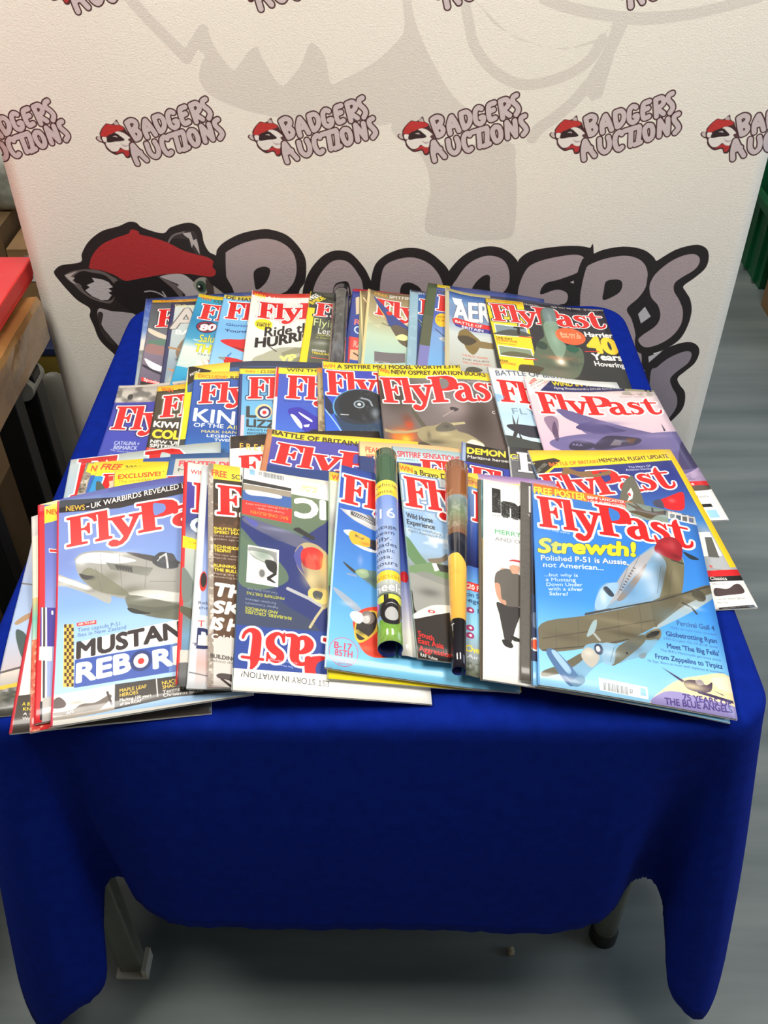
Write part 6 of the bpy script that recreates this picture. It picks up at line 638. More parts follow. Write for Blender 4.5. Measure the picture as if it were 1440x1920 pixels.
M('yellow-bordered aviation magazine headed MEMORIAL FLIGHT UPDATE with red spinner, right end of third row',.1885,1.049,.1281,.7305,.0022,0,0,2.2,0,
 [282,261,238,214,192,170,149,130,113,94,274,254,230,208,187,166,146,129,113,95,263,243,221,199,179,159,142,127,112,95,251,232,211,190,170,153,137,123,109,92,239,222,201,181,163,147,132,119,104,88,225,208,190,172,156,142,128,115,100,83,210,195,179,163,149,136,123,111,94,77,196,182,167,153,141,127,114,100,83,65,180,167,152,139,127,114,101,87,70,51,165,153,138,124,111,98,85,72,55,37,150,138,124,110,97,84,72,58,42,25,137,125,111,98,85,74,62,48,33,15,125,114,101,88,76,65,55,41,27,9],
 [('g',((0,(45,48,105)),(.2,(40,50,130)),(.5,(60,120,190)),(.6,(170,175,180)),(1,(170,170,172)))),('p',((202,0),(210,0),(210,232),(202,232)),(252,208,40)),('p',((-19.8,-6.7),(53.9,-21.5),(221.2,-31.9),(242.5,-29.2),(224.9,16.8),(201.3,25.3),(28.3,38.3),(12.7,52.9),(-35.4,61.5)),(252,208,40),1,0),('p',((-21.6,29.1),(33.9,17.1),(41.8,22.3),(-5.4,63.2),(-20.6,63.2)),(50,44,38),1,0),('t','WIN!',-7.9,42.3,3.9,27.9,8.4,(246,222,60),{'bold':.03}),('t','A Lancaster',-1.4,49.1,19.1,28.2,3.4,(170,170,160),{'bold':.01}),('t','taxi ride',2.2,49.3,21.2,30.2,3.5,(170,170,160),{'bold':.01}),('t','BATTLE OF BRITAIN',23.2,34.4,94.9,27.9,7.6,(232,110,40),{'bold':.035,'up':(0,-7.3)}),('t','MEMORIAL FLIGHT UPDATE',97.3,27.1,200.6,19.8,8.4,(60,44,40),{'bold':.03,'up':(0,-8.1)}),('t','The Heart Of',134.5,40.6,167.4,38.6,4.6,(246,244,238),{'up':(0,-4.4)}),('t','Aviation Heritage',128.9,46,171,44.8,4.6,(246,244,238),{'up':(0,-4.3)}),('m',6,100.3,189.9,83.9,49,{'ew':2.4}),('p',((38.6,43.7),(44.7,36),(61.7,45.8),(78,44.1),(80.9,51.9),(104.4,44.6),(103.2,52.3),(79.2,57.6),(61,57.3),(49.6,51.4),(36.5,51.3)),(130,98,65),1,1),('p',((114.1,75.6),(128.9,58.9),(134.5,58),(134.8,87.9),(126.1,128.1),(93.8,126.3)),(100,98,85),1,1),('p',((115.6,90.8),(124.2,80.6),(123.8,91.2),(119.1,102.1),(110.2,107.2),(115.8,98.2)),(246,244,238),1,0),('e',117.7,93.9,1.8,3.5,(222,40,34),1),('p',((153.1,109.5),(169.1,101.1),(191.8,92.7),(189.3,109.5),(179.8,127.5),(160.4,124.7)),(225,30,35),1,1),('p',((145.5,109.1),(156.9,106),(156,122.6),(144.8,118.3)),(70,70,90),1,1),('b',171.5,108.7,5.1,4.7,(255,150,150),.5),('p',((160,170),(200,170),(200,212),(160,212)),(246,244,238)),('p',((189.7,178.9),(199,179.2),(194.8,215.4),(181.2,213.5)),(90,90,85),1,0),('t','s',176.2,230.2,179.8,231.2,4.9,(222,40,34),{'bold':.02,'up':(0,-4.6)}),('t','concept',177,234.1,190,237.3,3,(90,90,90),{'up':(0,-2.8)}),('p',((0,236),(210,236),(210,246),(0,246)),(212,35,40)),('p',((0,246),(210,246),(210,254),(0,254)),(35,30,32)),('p',((0,254),(210,254),(210,297),(0,297)),(246,244,238)),('t','Classics',169.2,251.1,189.9,252.2,5.4,(246,244,238),{'bold':.03,'up':(0,-5)}),('t','HELLCAT',169,259.2,185.6,260.6,3.7,(160,160,160),{'bold':.02,'up':(0,-3.5)}),('p',((168.9,264.2),(184,266.3),(196.9,259.4),(203.3,261),(202.4,273.6),(179.9,276.1),(164.9,276.5)),(75,60,60),1,1),('t','carrier based fighter',165.3,282.7,200.7,283,2.9,(90,90,90),{'up':(0,-2.7)}),('t','War Two?',163,288.2,177,288.6,2.9,(90,90,90),{'up':(0,-2.6)}),('p',((161.3,294.7),(206.4,292.4),(207.7,296.2),(161.5,298.9)),(35,30,32),1,0),('t','comics, aviation and much more',165.4,296.7,202.4,294.9,1.8,(246,244,238),{'up':(0,-1.7)}),('p',((161.4,308.3),(174.7,306.7),(174.3,316.4),(158.4,317.8)),(200,200,200),1,0),('p',((161.2,308.7),(161.9,308.5),(159.7,316.9),(158.9,317.1)),(60,60,60),1,0),('p',((163.4,308.7),(164,308.5),(161.8,316.9),(161,317.1)),(60,60,60),1,0),('p',((165.5,308.7),(166.2,308.5),(163.9,316.9),(163.1,317.1)),(60,60,60),1,0),('p',((167.6,308.7),(168.3,308.5),(166,316.9),(165.2,317.1)),(60,60,60),1,0),('p',((169.8,308.7),(170.4,308.5),(168.2,316.9),(167.3,317.1)),(60,60,60),1,0),('p',((171.9,308.7),(172.5,308.5),(170.3,316.9),(169.4,317.1)),(60,60,60),1,0),('p',((174,308.7),(174.7,308.5),(172.4,316.9),(171.5,317.1)),(60,60,60),1,0),('p',((176.1,308.7),(176.8,308.5),(174.5,316.9),(173.7,317.1)),(60,60,60),1,0),('p',((178.3,308.7),(178.9,308.5),(176.6,316.9),(175.8,317.1)),(60,60,60),1,0),('t','06',179.6,316.8,184.3,316.6,5.7,(60,60,60),{'bold':.02,'up':(0,-5.2)}),('p',((193.6,307.9),(203.3,305.9),(203.3,314.5),(193.3,315.2)),(130,190,225),1,0)])
M('pale blue aviation magazine jutting out lowest at the front left corner',-.4641,.9132,.1173,.7325,.0021,0,0,2.2,0,
 [92,139,185,229,267,296,318,333,342,348,84,129,174,216,255,281,301,317,324,329,76,118,161,201,238,263,282,296,303,308,71,109,147,183,216,241,260,275,281,286,68,101,134,165,194,218,237,250,257,262,67,96,124,150,175,197,215,227,234,239,68,92,115,137,159,180,196,207,212,216,68,89,106,124,143,163,180,187,190,192,65,83,94,107,124,142,160,163,164,164,53,65,75,85,97,111,123,127,128,128,37,45,52,59,67,76,83,87,88,88,21,25,28,32,36,41,44,46,46,47,6,6,6,6,6,6,6,6,6,6],
 [('g',((0,(215,210,205)),(.2,(195,200,220)),(.4,(160,180,215)),(.6,(170,190,220)),(.8,(190,180,185)),(.8,(215,205,195)),(.9,(150,150,150)),(.9,(110,110,100)),(1,(60,60,55)))),('s',((-.7,105.4,1),(23.9,114.6,1)),(120,115,110),1,0),('p',((4.1,169),(15.5,158.8),(30.8,156.6),(31.8,163),(20,166.9),(7.3,173.7)),(170,140,110),1,1),('p',((7.5,184.8),(10.2,181.3),(21.5,193.3),(29.8,226),(22.2,225),(12.6,203.2)),(75,90,90),1,1),('s',((-14.3,241.7,1.5),(-.1,240.5,1.5),(21.1,236.4,1.5)),(90,85,85),1,0),('s',((-10.2,263,2.5),(3.6,261.1,2.5),(23.2,258.4,2.5)),(235,180,60),1,0),('n',4,8,.6,(40,45,40),0,262,210,292)])
M('pale magazine with thin red spine and black foot panel, front left',-.4409,.8905,.131,.7335,.0024,0,0,2.2,(190,50,60),
 [256,296,335,370,397,416,427,435,440,442,229,267,306,341,366,383,394,401,406,407,202,239,275,308,331,347,358,365,368,369,177,210,243,272,294,310,321,328,331,331,155,184,213,239,259,274,285,291,294,295,137,162,187,210,229,243,253,258,260,261,123,144,166,187,204,217,225,229,230,230,111,129,147,165,181,193,199,201,202,200,99,111,126,140,155,166,170,171,172,168,80,90,100,111,122,130,134,135,134,132,59,65,72,79,86,91,93,94,94,92,36,39,42,46,48,50,52,53,53,50,7,8,9,10,10,9,9,10,9,7],
 [('g',((0,(200,215,230)),(.6,(190,212,232)),(.7,(225,225,220)),(1,(230,228,220)))),('p',((0,0),(3.5,0),(3.5,297),(0,297)),(190,50,60)),('p',((3,252),(210,252),(210,297),(3,297)),(60,52,48)),('t','A BIG',8.8,264.9,22.3,266.6,4,(250,224,40),{'bold':.02,'up':(0,-4)}),('t','KNIGHT',10.7,271.2,33,274,4,(250,224,40),{'bold':.02,'up':(0,-3.9)}),('t','A well',11.4,276.7,28.1,279.2,3.2,(246,244,238),{'bold':.02,'up':(0,-3.2)}),('t','Wartime',11.2,281.9,32.9,284.5,3.2,(246,244,238),{'bold':.01,'up':(0,-3.2)})])
M('magazine with worn red floral spine, front left beside the red-spined blue one',-.4515,.8823,.245,.7375,.0021,0,0,2.2,(200,190,180),
 [432,475,516,552,583,606,621,629,634,638,374,416,457,492,522,543,558,566,571,575,318,356,394,428,456,477,492,500,506,510,264,299,334,364,390,409,423,432,438,443,216,248,278,305,328,346,359,368,374,379,176,204,231,256,276,291,303,311,316,321,145,170,194,216,234,247,257,263,268,271,121,144,165,185,201,212,220,225,228,230,102,122,141,159,173,182,189,192,194,194,83,100,116,132,146,153,159,161,162,160,62,74,86,99,110,117,123,125,127,125,37,45,54,63,72,78,83,86,87,86,8,14,20,26,32,37,42,44,46,46],
 [('g',((0,(225,222,215)),(.1,(205,200,195)),(.1,(190,40,50)),(.1,(120,150,180)),(.1,(225,222,205)),(.4,(225,220,200)),(.4,(120,100,80)),(.4,(215,190,130)),(.5,(120,190,175)),(.6,(180,205,190)),(.6,(215,120,90)),(.8,(205,90,70)),(1,(200,40,40)))),('n',5,5,.7,(190,40,35),0,190,210,297),('n',6,4,.6,(240,220,180),0,180,210,297)])
M('blue magazine with broad red spine and yellow NE corner, front left',-.4427,.8904,.2281,.743,.0024,0,0,2.2,(208,40,48),
 [500,535,568,596,618,634,643,648,651,652,441,476,509,536,558,575,583,587,590,591,380,414,447,474,495,512,519,524,528,528,321,352,383,408,428,444,452,457,460,461,264,293,321,346,363,377,385,390,394,395,214,241,265,287,304,316,324,329,332,333,172,196,218,237,252,263,270,275,277,279,138,160,180,197,211,220,226,229,231,232,111,131,150,165,176,185,189,191,193,193,88,106,124,137,146,154,157,158,158,158,65,79,94,107,114,120,124,124,124,123,40,51,62,72,79,84,87,88,89,87,10,19,28,36,42,46,49,51,51,49],
 [('g',((0,(90,95,170)),(.3,(105,115,195)),(.6,(150,165,215)),(1,(150,165,210)))),('p',((0,0),(8,0),(8,297),(0,297)),(208,40,48)),('p',((2.1,-10.4),(27.7,2),(27.6,8),(2.7,.2)),(248,235,160),1,0),('p',((8,5),(34,5),(34,30),(8,30)),(250,218,60)),('t','NEWS',10.8,16.7,32.2,24.8,7.1,(215,90,40),{'bold':.04,'up':(0,-7.1)}),('p',((12.7,66.8),(23,71.4),(22.9,76.6),(13.1,73.1)),(246,244,238),1,0),('p',((13.8,68.6),(23,72.1),(23,75.1),(13.7,72)),(222,40,34),1,0),('p',((3.1,146.1),(48,160.4),(47.7,212.3),(3.5,199.3)),(70,60,150),1,0),('p',((4.2,146.4),(10.3,148.1),(12.8,273.2),(6.7,271.7)),(246,244,238),1,0),('p',((5.9,146.9),(8.2,147.5),(10.6,272.6),(8.3,272.1)),(60,55,60),1,0),('p',((15.4,154.2),(17.7,154.8),(17.7,160.4),(15.5,159.7)),(246,244,238),1,0),('p',((2.9,199.7),(17.1,204.3),(17.2,222.9),(2.9,218.3)),(240,235,220),1,0),('p',((5.5,271.4),(33.4,278.9),(33.5,300.5),(6,293.8)),(40,36,45),1,0),('p',((8,268),(210,268),(210,297),(8,297)),(185,182,178))])
M('aviation magazine with silver fighter nose and stencilled REBORN headline, front left',-.4141,.8844,.2018,.7475,.0024,.002,0,3,(205,60,85),
 [548,571,592,608,619,626,629,629,626,623,488,511,533,548,559,565,568,568,567,562,427,450,471,487,496,502,505,506,505,501,365,386,406,420,430,435,438,439,439,435,304,323,341,354,363,369,372,373,373,371,249,266,281,294,302,308,311,313,313,311,201,217,231,242,250,255,258,259,258,257,161,176,189,200,206,210,212,213,212,211,128,142,156,165,170,173,174,175,174,171,99,112,124,134,138,140,141,140,140,135,71,83,92,100,105,107,107,106,104,99,41,50,58,64,68,70,70,70,67,62,9,16,22,27,30,32,32,32,29,24],
 [('g',((0,(105,125,190)),(.2,(110,135,200)),(.5,(120,160,220)),(.6,(150,190,235)),(.8,(165,200,235)),(1,(165,200,235)))),('b',9.3,86.3,24.1,27.6,(95,110,180),.5),('p',((2.7,-1),(75.5,9.2),(154.6,1.2),(246.9,-15.4),(242.9,22.1),(152.4,17.7),(75,25.6),(1.9,17.4)),(38,32,34),1,0),('t','NEWS',10.7,16.6,33.3,19.2,7.5,(246,190,70),{'bold':.02,'up':(0,-7.5)}),('t','-',35.4,17.9,38.5,17.8,7.6,(246,244,238),{'bold':.03,'up':(0,-7.6)}),('t','UK WARBIRDS REVEALED IN ACTION',41,18.9,199.8,5.2,7.6,(246,244,238),{'bold':.02,'up':(0,-7.6)}),('m',11.3,68.5,234.1,61.2,41.8,{'ew':2.6}),('p',((-.3,103),(13.4,110),(36.7,124.6),(59.8,139.6),(59.7,153.3),(38.6,137.6),(13.4,122.5),(-.5,116.7)),(165,165,160),1,1),('p',((.7,105.5),(17.3,113.5),(38.6,127.3),(38.6,131.9),(13.4,118),(.8,110.5)),(215,215,215),1,1),('p',((21.2,88.5),(22.2,84.1),(29.2,79.7),(41.2,79.3),(61.1,82.7),(84.9,90.7),(112.4,100.3),(139.7,110.7),(170.5,125),(165.5,191.4),(135.6,179.2),(109.3,167.6),(82.8,153.4),(52.1,138.1),(36.7,124.6),(25,107.6)),(150,150,145),1,1),('p',((23.2,86.6),(33.1,81.1),(53.1,83.3),(72.8,91.9),(92.4,102.5),(60.6,100.9),(37,93.9),(24.1,92.5)),(205,205,208),1,1),('p',((36.9,100.7),(56.3,116.1),(83,146.5),(52.1,136.9),(36.7,123.5),(27,110.3)),(120,120,100),1,1),('p',((56.7,97.8),(111.6,115.2),(105.2,125.4),(62.4,108.2)),(110,112,105),1,0),('p',((66.6,102.1),(88.1,109.7),(86,112.8),(68.4,107.1)),(70,68,62),1,0),('p',((81,88.4),(112.4,99.1),(139.7,110.3),(139.4,115.3),(108.1,105.3)),(60,55,58),1,1),('p',((26,106.7),(34.8,110.6),(42.6,113.3),(38.7,116.6),(30.9,115.1)),(40,36,38),1,1),('b',52.2,126.6,11.9,10.3,(110,110,95),.6),('p',((111.2,103.6),(120.6,95.9),(132.4,100.2),(139.7,110.7),(139.1,119.9),(123.3,118.3),(112.8,110.8)),(45,48,55),1,1),('s',((120.2,102.8,1.2),(127.4,99.4,1.2),(128.3,118,1.2)),(215,215,215),1,0),('s',((117,106.9,.8),(124.4,100,.8)),(180,180,180),1,0),('p',((128.4,99.5),(135.4,100.7),(137.9,108.1),(131.8,109.4)),(60,60,65),1,1),('p',((85,142.3),(110.2,144.7),(137,153),(167.6,161.8),(166.8,173.1),(136.3,165.6),(102,154.8),(83.9,146.7)),(205,205,200),1,1),('p',((83,146.5),(136.2,167.8),(166.3,180),(165,198.1),(135,189.5),(108.8,181.2),(88.1,170.4),(80.7,162.2)),(105,108,95),1,1),('p',((80.6,163.3),(90.1,166.3),(103.4,171),(105.1,175.9),(89.9,173.1),(82.4,168.2)),(45,45,42),1,1),('p',((82.6,159.1),(109.3,167.6),(136.1,170.1),(135.8,174.6),(109,175.5),(86.3,165.1)),(90,92,80),1,1),('p',((9.6,172),(20.2,172.8),(22.3,254.4),(11.2,252.4)),(245,185,80),1,0),('p',((9.9,171.6),(12.5,171.9),(12.7,176.5),(10.1,176.2)),(60,40,20),1,0),('p',((15.2,172.5),(17.8,172.9),(17.9,177.5),(15.3,177.1)),(60,40,20),1,0),('p',((12.7,176.7),(15.3,177.1),(15.4,181.7),(12.8,181.3)),(60,40,20),1,0),('p',((17.9,177.7),(20.5,178.1),(20.6,182.6),(18,182.3)),(60,40,20),1,0),('p',((10.2,180.9),(12.8,181.2),(12.9,185.8),(10.3,185.4)),(60,40,20),1,0),('p',((15.4,181.8),(18,182.2),(18.1,186.8),(15.5,186.4)),(60,40,20),1,0),('p',((12.9,186),(15.5,186.3),(15.7,190.9),(13.1,190.5)),(60,40,20),1,0),('p',((18.1,186.9),(20.8,187.3),(20.9,191.8),(18.3,191.5)),(60,40,20),1,0),('p',((10.5,190.1),(13.1,190.4),(13.2,194.9),(10.6,194.6)),(60,40,20),1,0),('p',((15.7,191),(18.3,191.4),(18.4,195.9),(15.8,195.5)),(60,40,20),1,0),('p',((13.2,195.1),(15.8,195.5),(15.9,200),(13.3,199.6)),(60,40,20),1,0),('p',((18.4,196.1),(21,196.5),(21.1,201),(18.5,200.6)),(60,40,20),1,0),('p',((10.7,199.2),(13.3,199.6),(13.5,204.1),(10.9,203.7)),(60,40,20),1,0),('p',((15.9,200.2),(18.5,200.5),(18.6,205),(16,204.7)),(60,40,20),1,0),('p',((13.5,204.2),(16,204.6),(16.2,209.1),(13.6,208.7)),(60,40,20),1,0),('p',((18.6,205.2),(21.2,205.6),(21.3,210.1),(18.7,209.7)),(60,40,20),1,0),('p',((11,208.3),(13.6,208.7),(13.7,213.1),(11.2,212.8)),(60,40,20),1,0),('p',((16.2,209.3),(18.7,209.6),(18.9,214.1),(16.3,213.7)),(60,40,20),1,0),('p',((13.7,213.3),(16.3,213.7),(16.4,218.1),(13.9,217.7)),(60,40,20),1,0),('p',((18.9,214.3),(21.4,214.6),(21.5,219.1),(19,218.7)),(60,40,20),1,0),('p',((11.3,217.3),(13.9,217.7),(14,222.1),(11.5,221.7)),(60,40,20),1,0),('p',((16.4,218.3),(19,218.6),(19.1,223),(16.6,222.7)),(60,40,20),1,0),('p',((14,222.2),(16.6,222.6),(16.7,227),(14.2,226.6)),(60,40,20),1,0),('p',((19.1,223.2),(21.7,223.6),(21.8,227.9),(19.2,227.6)),(60,40,20),1,0),('p',((11.6,226.2),(14.2,226.6),(14.3,230.9),(11.8,230.6)),(60,40,20),1,0),('p',((16.7,227.2),(19.2,227.5),(19.3,231.9),(16.8,231.5)),(60,40,20),1,0),('p',((14.3,231.1),(16.8,231.5),(16.9,235.8),(14.4,235.4)),(60,40,20),1,0),('p',((19.4,232.1),(21.9,232.4),(22,236.7),(19.5,236.4)),(60,40,20),1,0),('p',((11.9,235),(14.4,235.4),(14.6,239.7),(12.1,239.3)),(60,40,20),1,0),('p',((17,236),(19.5,236.3),(19.6,240.6),(17.1,240.3)),(60,40,20),1,0),('p',((14.6,239.9),(17.1,240.2),(17.2,244.5),(14.7,244.1)),(60,40,20),1,0),('p',((19.6,240.8),(22.1,241.2),(22.2,245.4),(19.7,245.1)),(60,40,20),1,0),('p',((12.2,243.8),(14.7,244.1),(14.8,248.3),(12.3,248)),(60,40,20),1,0),('p',((17.2,244.7),(19.7,245),(19.8,249.3),(17.3,248.9)),(60,40,20),1,0),('p',((14.8,248.5),(17.3,248.9),(17.4,253),(15,252.7)),(60,40,20),1,0),('p',((19.8,249.4),(22.3,249.8),(22.4,254),(19.9,253.6)),(60,40,20),1,0),('p',((23.6,172.3),(45.3,172.7),(45.5,177.8),(24.1,177)),(222,50,50),1,0),('t','AIR-TO-AIR',25.2,176,44,176.1,2.8,(246,244,238),{'bold':.03,'up':(0,-2.8)}),('t','Time capsule P-51',24.8,184.6,71.7,185.1,5,(75,100,155),{'up':(0,-5)}),('t','flies in New Zealand',24.9,191.4,78.2,190.9,5,(75,100,155),{'up':(0,-5)}),('p',((23.2,198.2),(135,189.5),(224.3,182.8),(221.6,207.8),(133.5,219.7),(22.8,220.4)),(240,240,235),1,0),('p',((22.8,220.4),(133.4,220.8),(221.2,211.1),(216.6,253.6),(129.8,255.9),(22.8,255.6)),(50,80,165),1,0),('p',((126,221),(221.2,211.1),(216.6,253.6),(122.6,255.6)),(120,150,205),.6,0),('t','MUSTANG',25,219,160.3,211.4,20.5,(42,32,34),{'bold':.05,'up':(0,-20.5)}),('t','REB',25.7,249.2,82,246.1,22.5,(246,244,238),{'bold':.06,'up':(0,-22.5)}),('t','RN',107.4,247.7,152.5,245,21.5,(246,244,238),{'bold':.06,'up':(0,-21.5)}),('e',93.7,235.5,12,13.2,(30,50,110),1),('e',93.7,235.5,8.1,9,(246,244,238),1),('e',93.7,236.1,3.5,3.9,(222,40,34),1),('p',((1,261),(65.6,259.5),(64.9,287.7),(.5,291.1)),(235,232,225),1,0),('p',((0,279.1),(26,283.5),(45.2,281),(59.3,270.6),(61,278),(45.2,288.9),(34.9,292.9),(.3,287.1)),(90,85,80),0,1),('p',((.1,282.1),(20.8,281.6),(31.1,276.4),(45.2,277),(59.3,270.6),(61.9,274.1),(55.7,281),(41.8,288.3),(.3,285.1)),(100,90,82),1,1),('s',((57.5,267.2,1.2),(61.9,282.1,1.2)),(60,50,50),1,0),('p',((-.5,286.9),(64.5,285.6),(64.8,289.7),(.5,292)),(160,150,140),1,0),('t','AN',15.4,286,22.6,284.9,2.8,(246,244,238),{'bold':.03,'up':(0,-2.8)}),('p',((.5,269.1),(7.2,264.1),(14.5,271.5),(12.9,277.2),(1.6,276.4)),(90,75,75),1,1),('p',((65.6,259.5),(127.7,261.4),(215.9,259.9),(212.4,292.6),(126.5,286.1),(64.8,289.1)),(45,38,34),1,0),('t','MAPLE LEAF',70.5,270.1,98.6,269.9,4.1,(240,200,60),{'bold':.02,'up':(0,-4.1)}),('t','HEROES',70.5,275.4,89.5,275.4,4,(240,200,60),{'bold':.02,'up':(0,-4)}),('t','Marking 100 years',70.4,280.8,103.2,280.9,3.4,(246,244,238),{'bold':.02,'up':(0,-3.4)}),('t','of the RCAF',70.7,285.8,92.8,285.6,3.4,(246,244,238),{'bold':.02,'up':(0,-3.4)}),('s',((109.3,261.6,.6),(109.8,282.1,.6)),(246,244,238),1,0),('t','NUCLEAR',115.1,269.5,141.9,268.5,4.1,(240,200,60),{'bold':.02,'up':(0,-4.1)}),('t','SHADOWS',115.4,274.5,142.5,273.7,4.1,(240,200,60),{'bold':.02,'up':(0,-4.1)}),('t','Testing in',115.2,279.7,139.5,278.3,3.4,(246,244,238),{'bold':.02,'up':(0,-3.4)}),('t','Christmas Island',115.6,283.8,157,285.4,3.4,(246,244,238),{'bold':.02,'up':(0,-3.4)}),('p',((-.4,290.9),(212,296.6),(211.1,305.5),(0,299)),(225,222,215),1,0),('p',((0,0),(2.2,0),(2.2,297),(0,297)),(205,60,85)),('b',56.9,89.9,28.3,4.1,(235,235,238),.8),('b',29.1,90,6,6.9,(225,225,225),.7),('b',110.9,128.8,23.7,13.7,(165,165,160),.6),('b',62.2,117.3,14,9.1,(105,105,88),.6),('b',83.2,139.7,17.7,6.8,(95,96,80),.6),('b',109.8,153.9,19.5,3.2,(230,230,225),.7),('b',118.4,177.3,13.5,5.7,(80,84,70),.6),('b',13.4,116.9,11.8,3.6,(200,200,198),.7),('b',40.5,131.2,7.9,3.2,(110,110,105),.6),('b',40.7,115.2,5,3.2,(60,58,52),.6),('b',123.9,108.1,6,4.6,(90,95,105),.5),('b',25.8,273.5,10.7,2.8,(130,124,118),.5),('b',38.2,283.7,7.1,2.4,(60,54,50),.6),('s',((51,85.2,.3),(52.4,117.5,.3)),(90,90,84),.6,0),('s',((72.9,89.6,.3),(74.5,135.8,.3)),(90,90,84),.6,0),('s',((104.2,104.6,.3),(100.6,140.7,.3)),(90,90,84),.6,0),('s',((106.8,132.7,.3),(136,137.8,.3)),(90,90,84),.6,0),('s',((44.8,102.3,.3),(52.1,135.8,.3)),(90,90,84),.6,0),('s',((70,105.1,1.2),(70.7,108.9,1.2)),(45,42,40),.9,0),('s',((73.2,106.4,1.2),(73.9,110.2,1.2)),(45,42,40),.9,0),('s',((76.3,107.7,1.2),(77,111.5,1.2)),(45,42,40),.9,0),('s',((79.4,109,1.2),(80.1,112.8,1.2)),(45,42,40),.9,0),('s',((82.5,110.3,1.2),(83.2,114.1,1.2)),(45,42,40),.9,0),('s',((85.7,111.6,1.2),(86.3,115.4,1.2)),(45,42,40),.9,0)])
M('violet and grey magazine with red spine and white WIN strip, front row',-.2606,.9306,.1056,.7325,.0024,.002,0,2.2,(225,50,52),
 [955,903,845,775,699,621,545,475,409,348,905,856,803,736,662,586,513,445,382,324,850,804,754,693,623,551,480,415,355,299,792,749,704,650,584,514,447,384,328,274,731,692,651,605,541,475,412,354,302,253,667,630,591,546,491,432,375,324,278,235,604,568,530,488,439,387,337,292,253,219,545,511,475,435,390,343,299,259,226,198,491,459,426,389,347,302,260,222,190,163,443,414,385,351,309,264,222,184,151,121,399,373,347,317,274,228,185,146,112,81,357,334,309,279,237,192,148,109,74,43,317,295,271,242,201,155,112,73,39,9],
 [('g',((0,(70,60,150)),(.2,(70,60,150)),(.3,(60,75,130)),(.4,(190,195,190)),(.6,(150,165,160)),(.7,(110,120,115)),(.8,(110,150,180)),(1,(80,100,130)))),('p',((0,0),(210,0),(210,30),(0,30)),(240,235,225)),('p',((0,0),(4,0),(4,297),(0,297)),(225,50,52)),('t','WIN',7.8,16.7,23.7,17,6.3,(215,60,70),{'bold':.02,'up':(0,-6.3)}),('m',10.8,74.3,196.8,74.3,44.6),('t','C',9.9,102.5,32.9,102,20.4,(215,235,225),{'bold':.04,'up':(0,-20.4)}),('p',((1,108),(23.9,113.8),(24,126.4),(1.1,124.1)),(250,222,40),1,0),('t','Kings',8,117.2,16.3,117.8,2.5,(130,110,40),{'bold':.02,'up':(0,-2.5)}),('p',((1.4,151.3),(11.2,160.9),(15.2,174.4),(12,191.9),(3.3,192.5)),(115,125,120),1,1),('p',((-.8,199.5),(25.5,208.4),(25.9,223.7),(-.5,206.3)),(85,85,70),1,1),('p',((3,255),(210,255),(210,297),(3,297)),(200,198,190)),('p',((-.7,272.4),(27.2,275),(28,300.8),(-.6,301.1)),(55,60,65),.7,1)])
M('pale blue creased magazine between red-spined and brown covers, front row',-.2376,.9245,.0727,.7325,.0018,0,0,2.2,0,
 [972,910,843,770,695,621,553,490,434,382,927,869,806,735,662,590,524,464,410,361,879,823,764,699,628,558,494,436,385,339,826,774,720,658,591,524,462,407,358,312,768,721,672,615,550,487,429,376,328,283,707,662,615,562,505,447,393,344,299,254,645,602,558,510,458,406,357,312,270,226,586,545,504,460,413,366,321,279,239,196,532,494,455,414,370,326,284,245,207,164,483,448,412,374,331,288,246,207,168,126,440,408,375,338,295,251,209,169,129,87,400,369,337,302,260,216,173,131,90,47,362,333,302,268,226,181,137,93,51,7],
 [('g',((0,(225,225,220)),(.1,(215,220,225)),(.1,(40,45,120)),(.3,(80,90,150)),(.4,(130,150,205)),(.7,(165,185,220)),(.7,(232,230,222)),(.8,(190,200,215)),(.9,(205,170,165)),(1,(205,210,215)))),('p',((0,0),(8,0),(8,297),(0,297)),(205,210,215)),('t','The last',2.2,245.4,39,245.3,3.3,(60,60,80),{'bold':.02,'up':(0,-3.2)}),('e',9.8,164.3,4.1,12.8,(200,50,40),1),('e',10,162.6,3,9.4,(40,35,35),1),('t','T',6.8,221.7,14.2,221.6,7.6,(200,70,70),{'up':(0,-7.6)}),('t','B',7.3,248.4,22.2,249.4,24.7,(30,40,90),{'bold':.02,'up':(0,-24.7)}),('p',((8,232),(210,232),(210,245),(8,245)),(235,232,222)),('s',((1.5,277.6,.7),(21.2,281.7,.7)),(110,110,115),1,0),('t','Rebuilding',5.9,193.6,36.8,193.1,3.7,(60,65,90),{'up':(0,-3.7)}),('t','the last',6.5,199.9,31.2,199.4,3.7,(60,65,90),{'up':(0,-3.7)})])
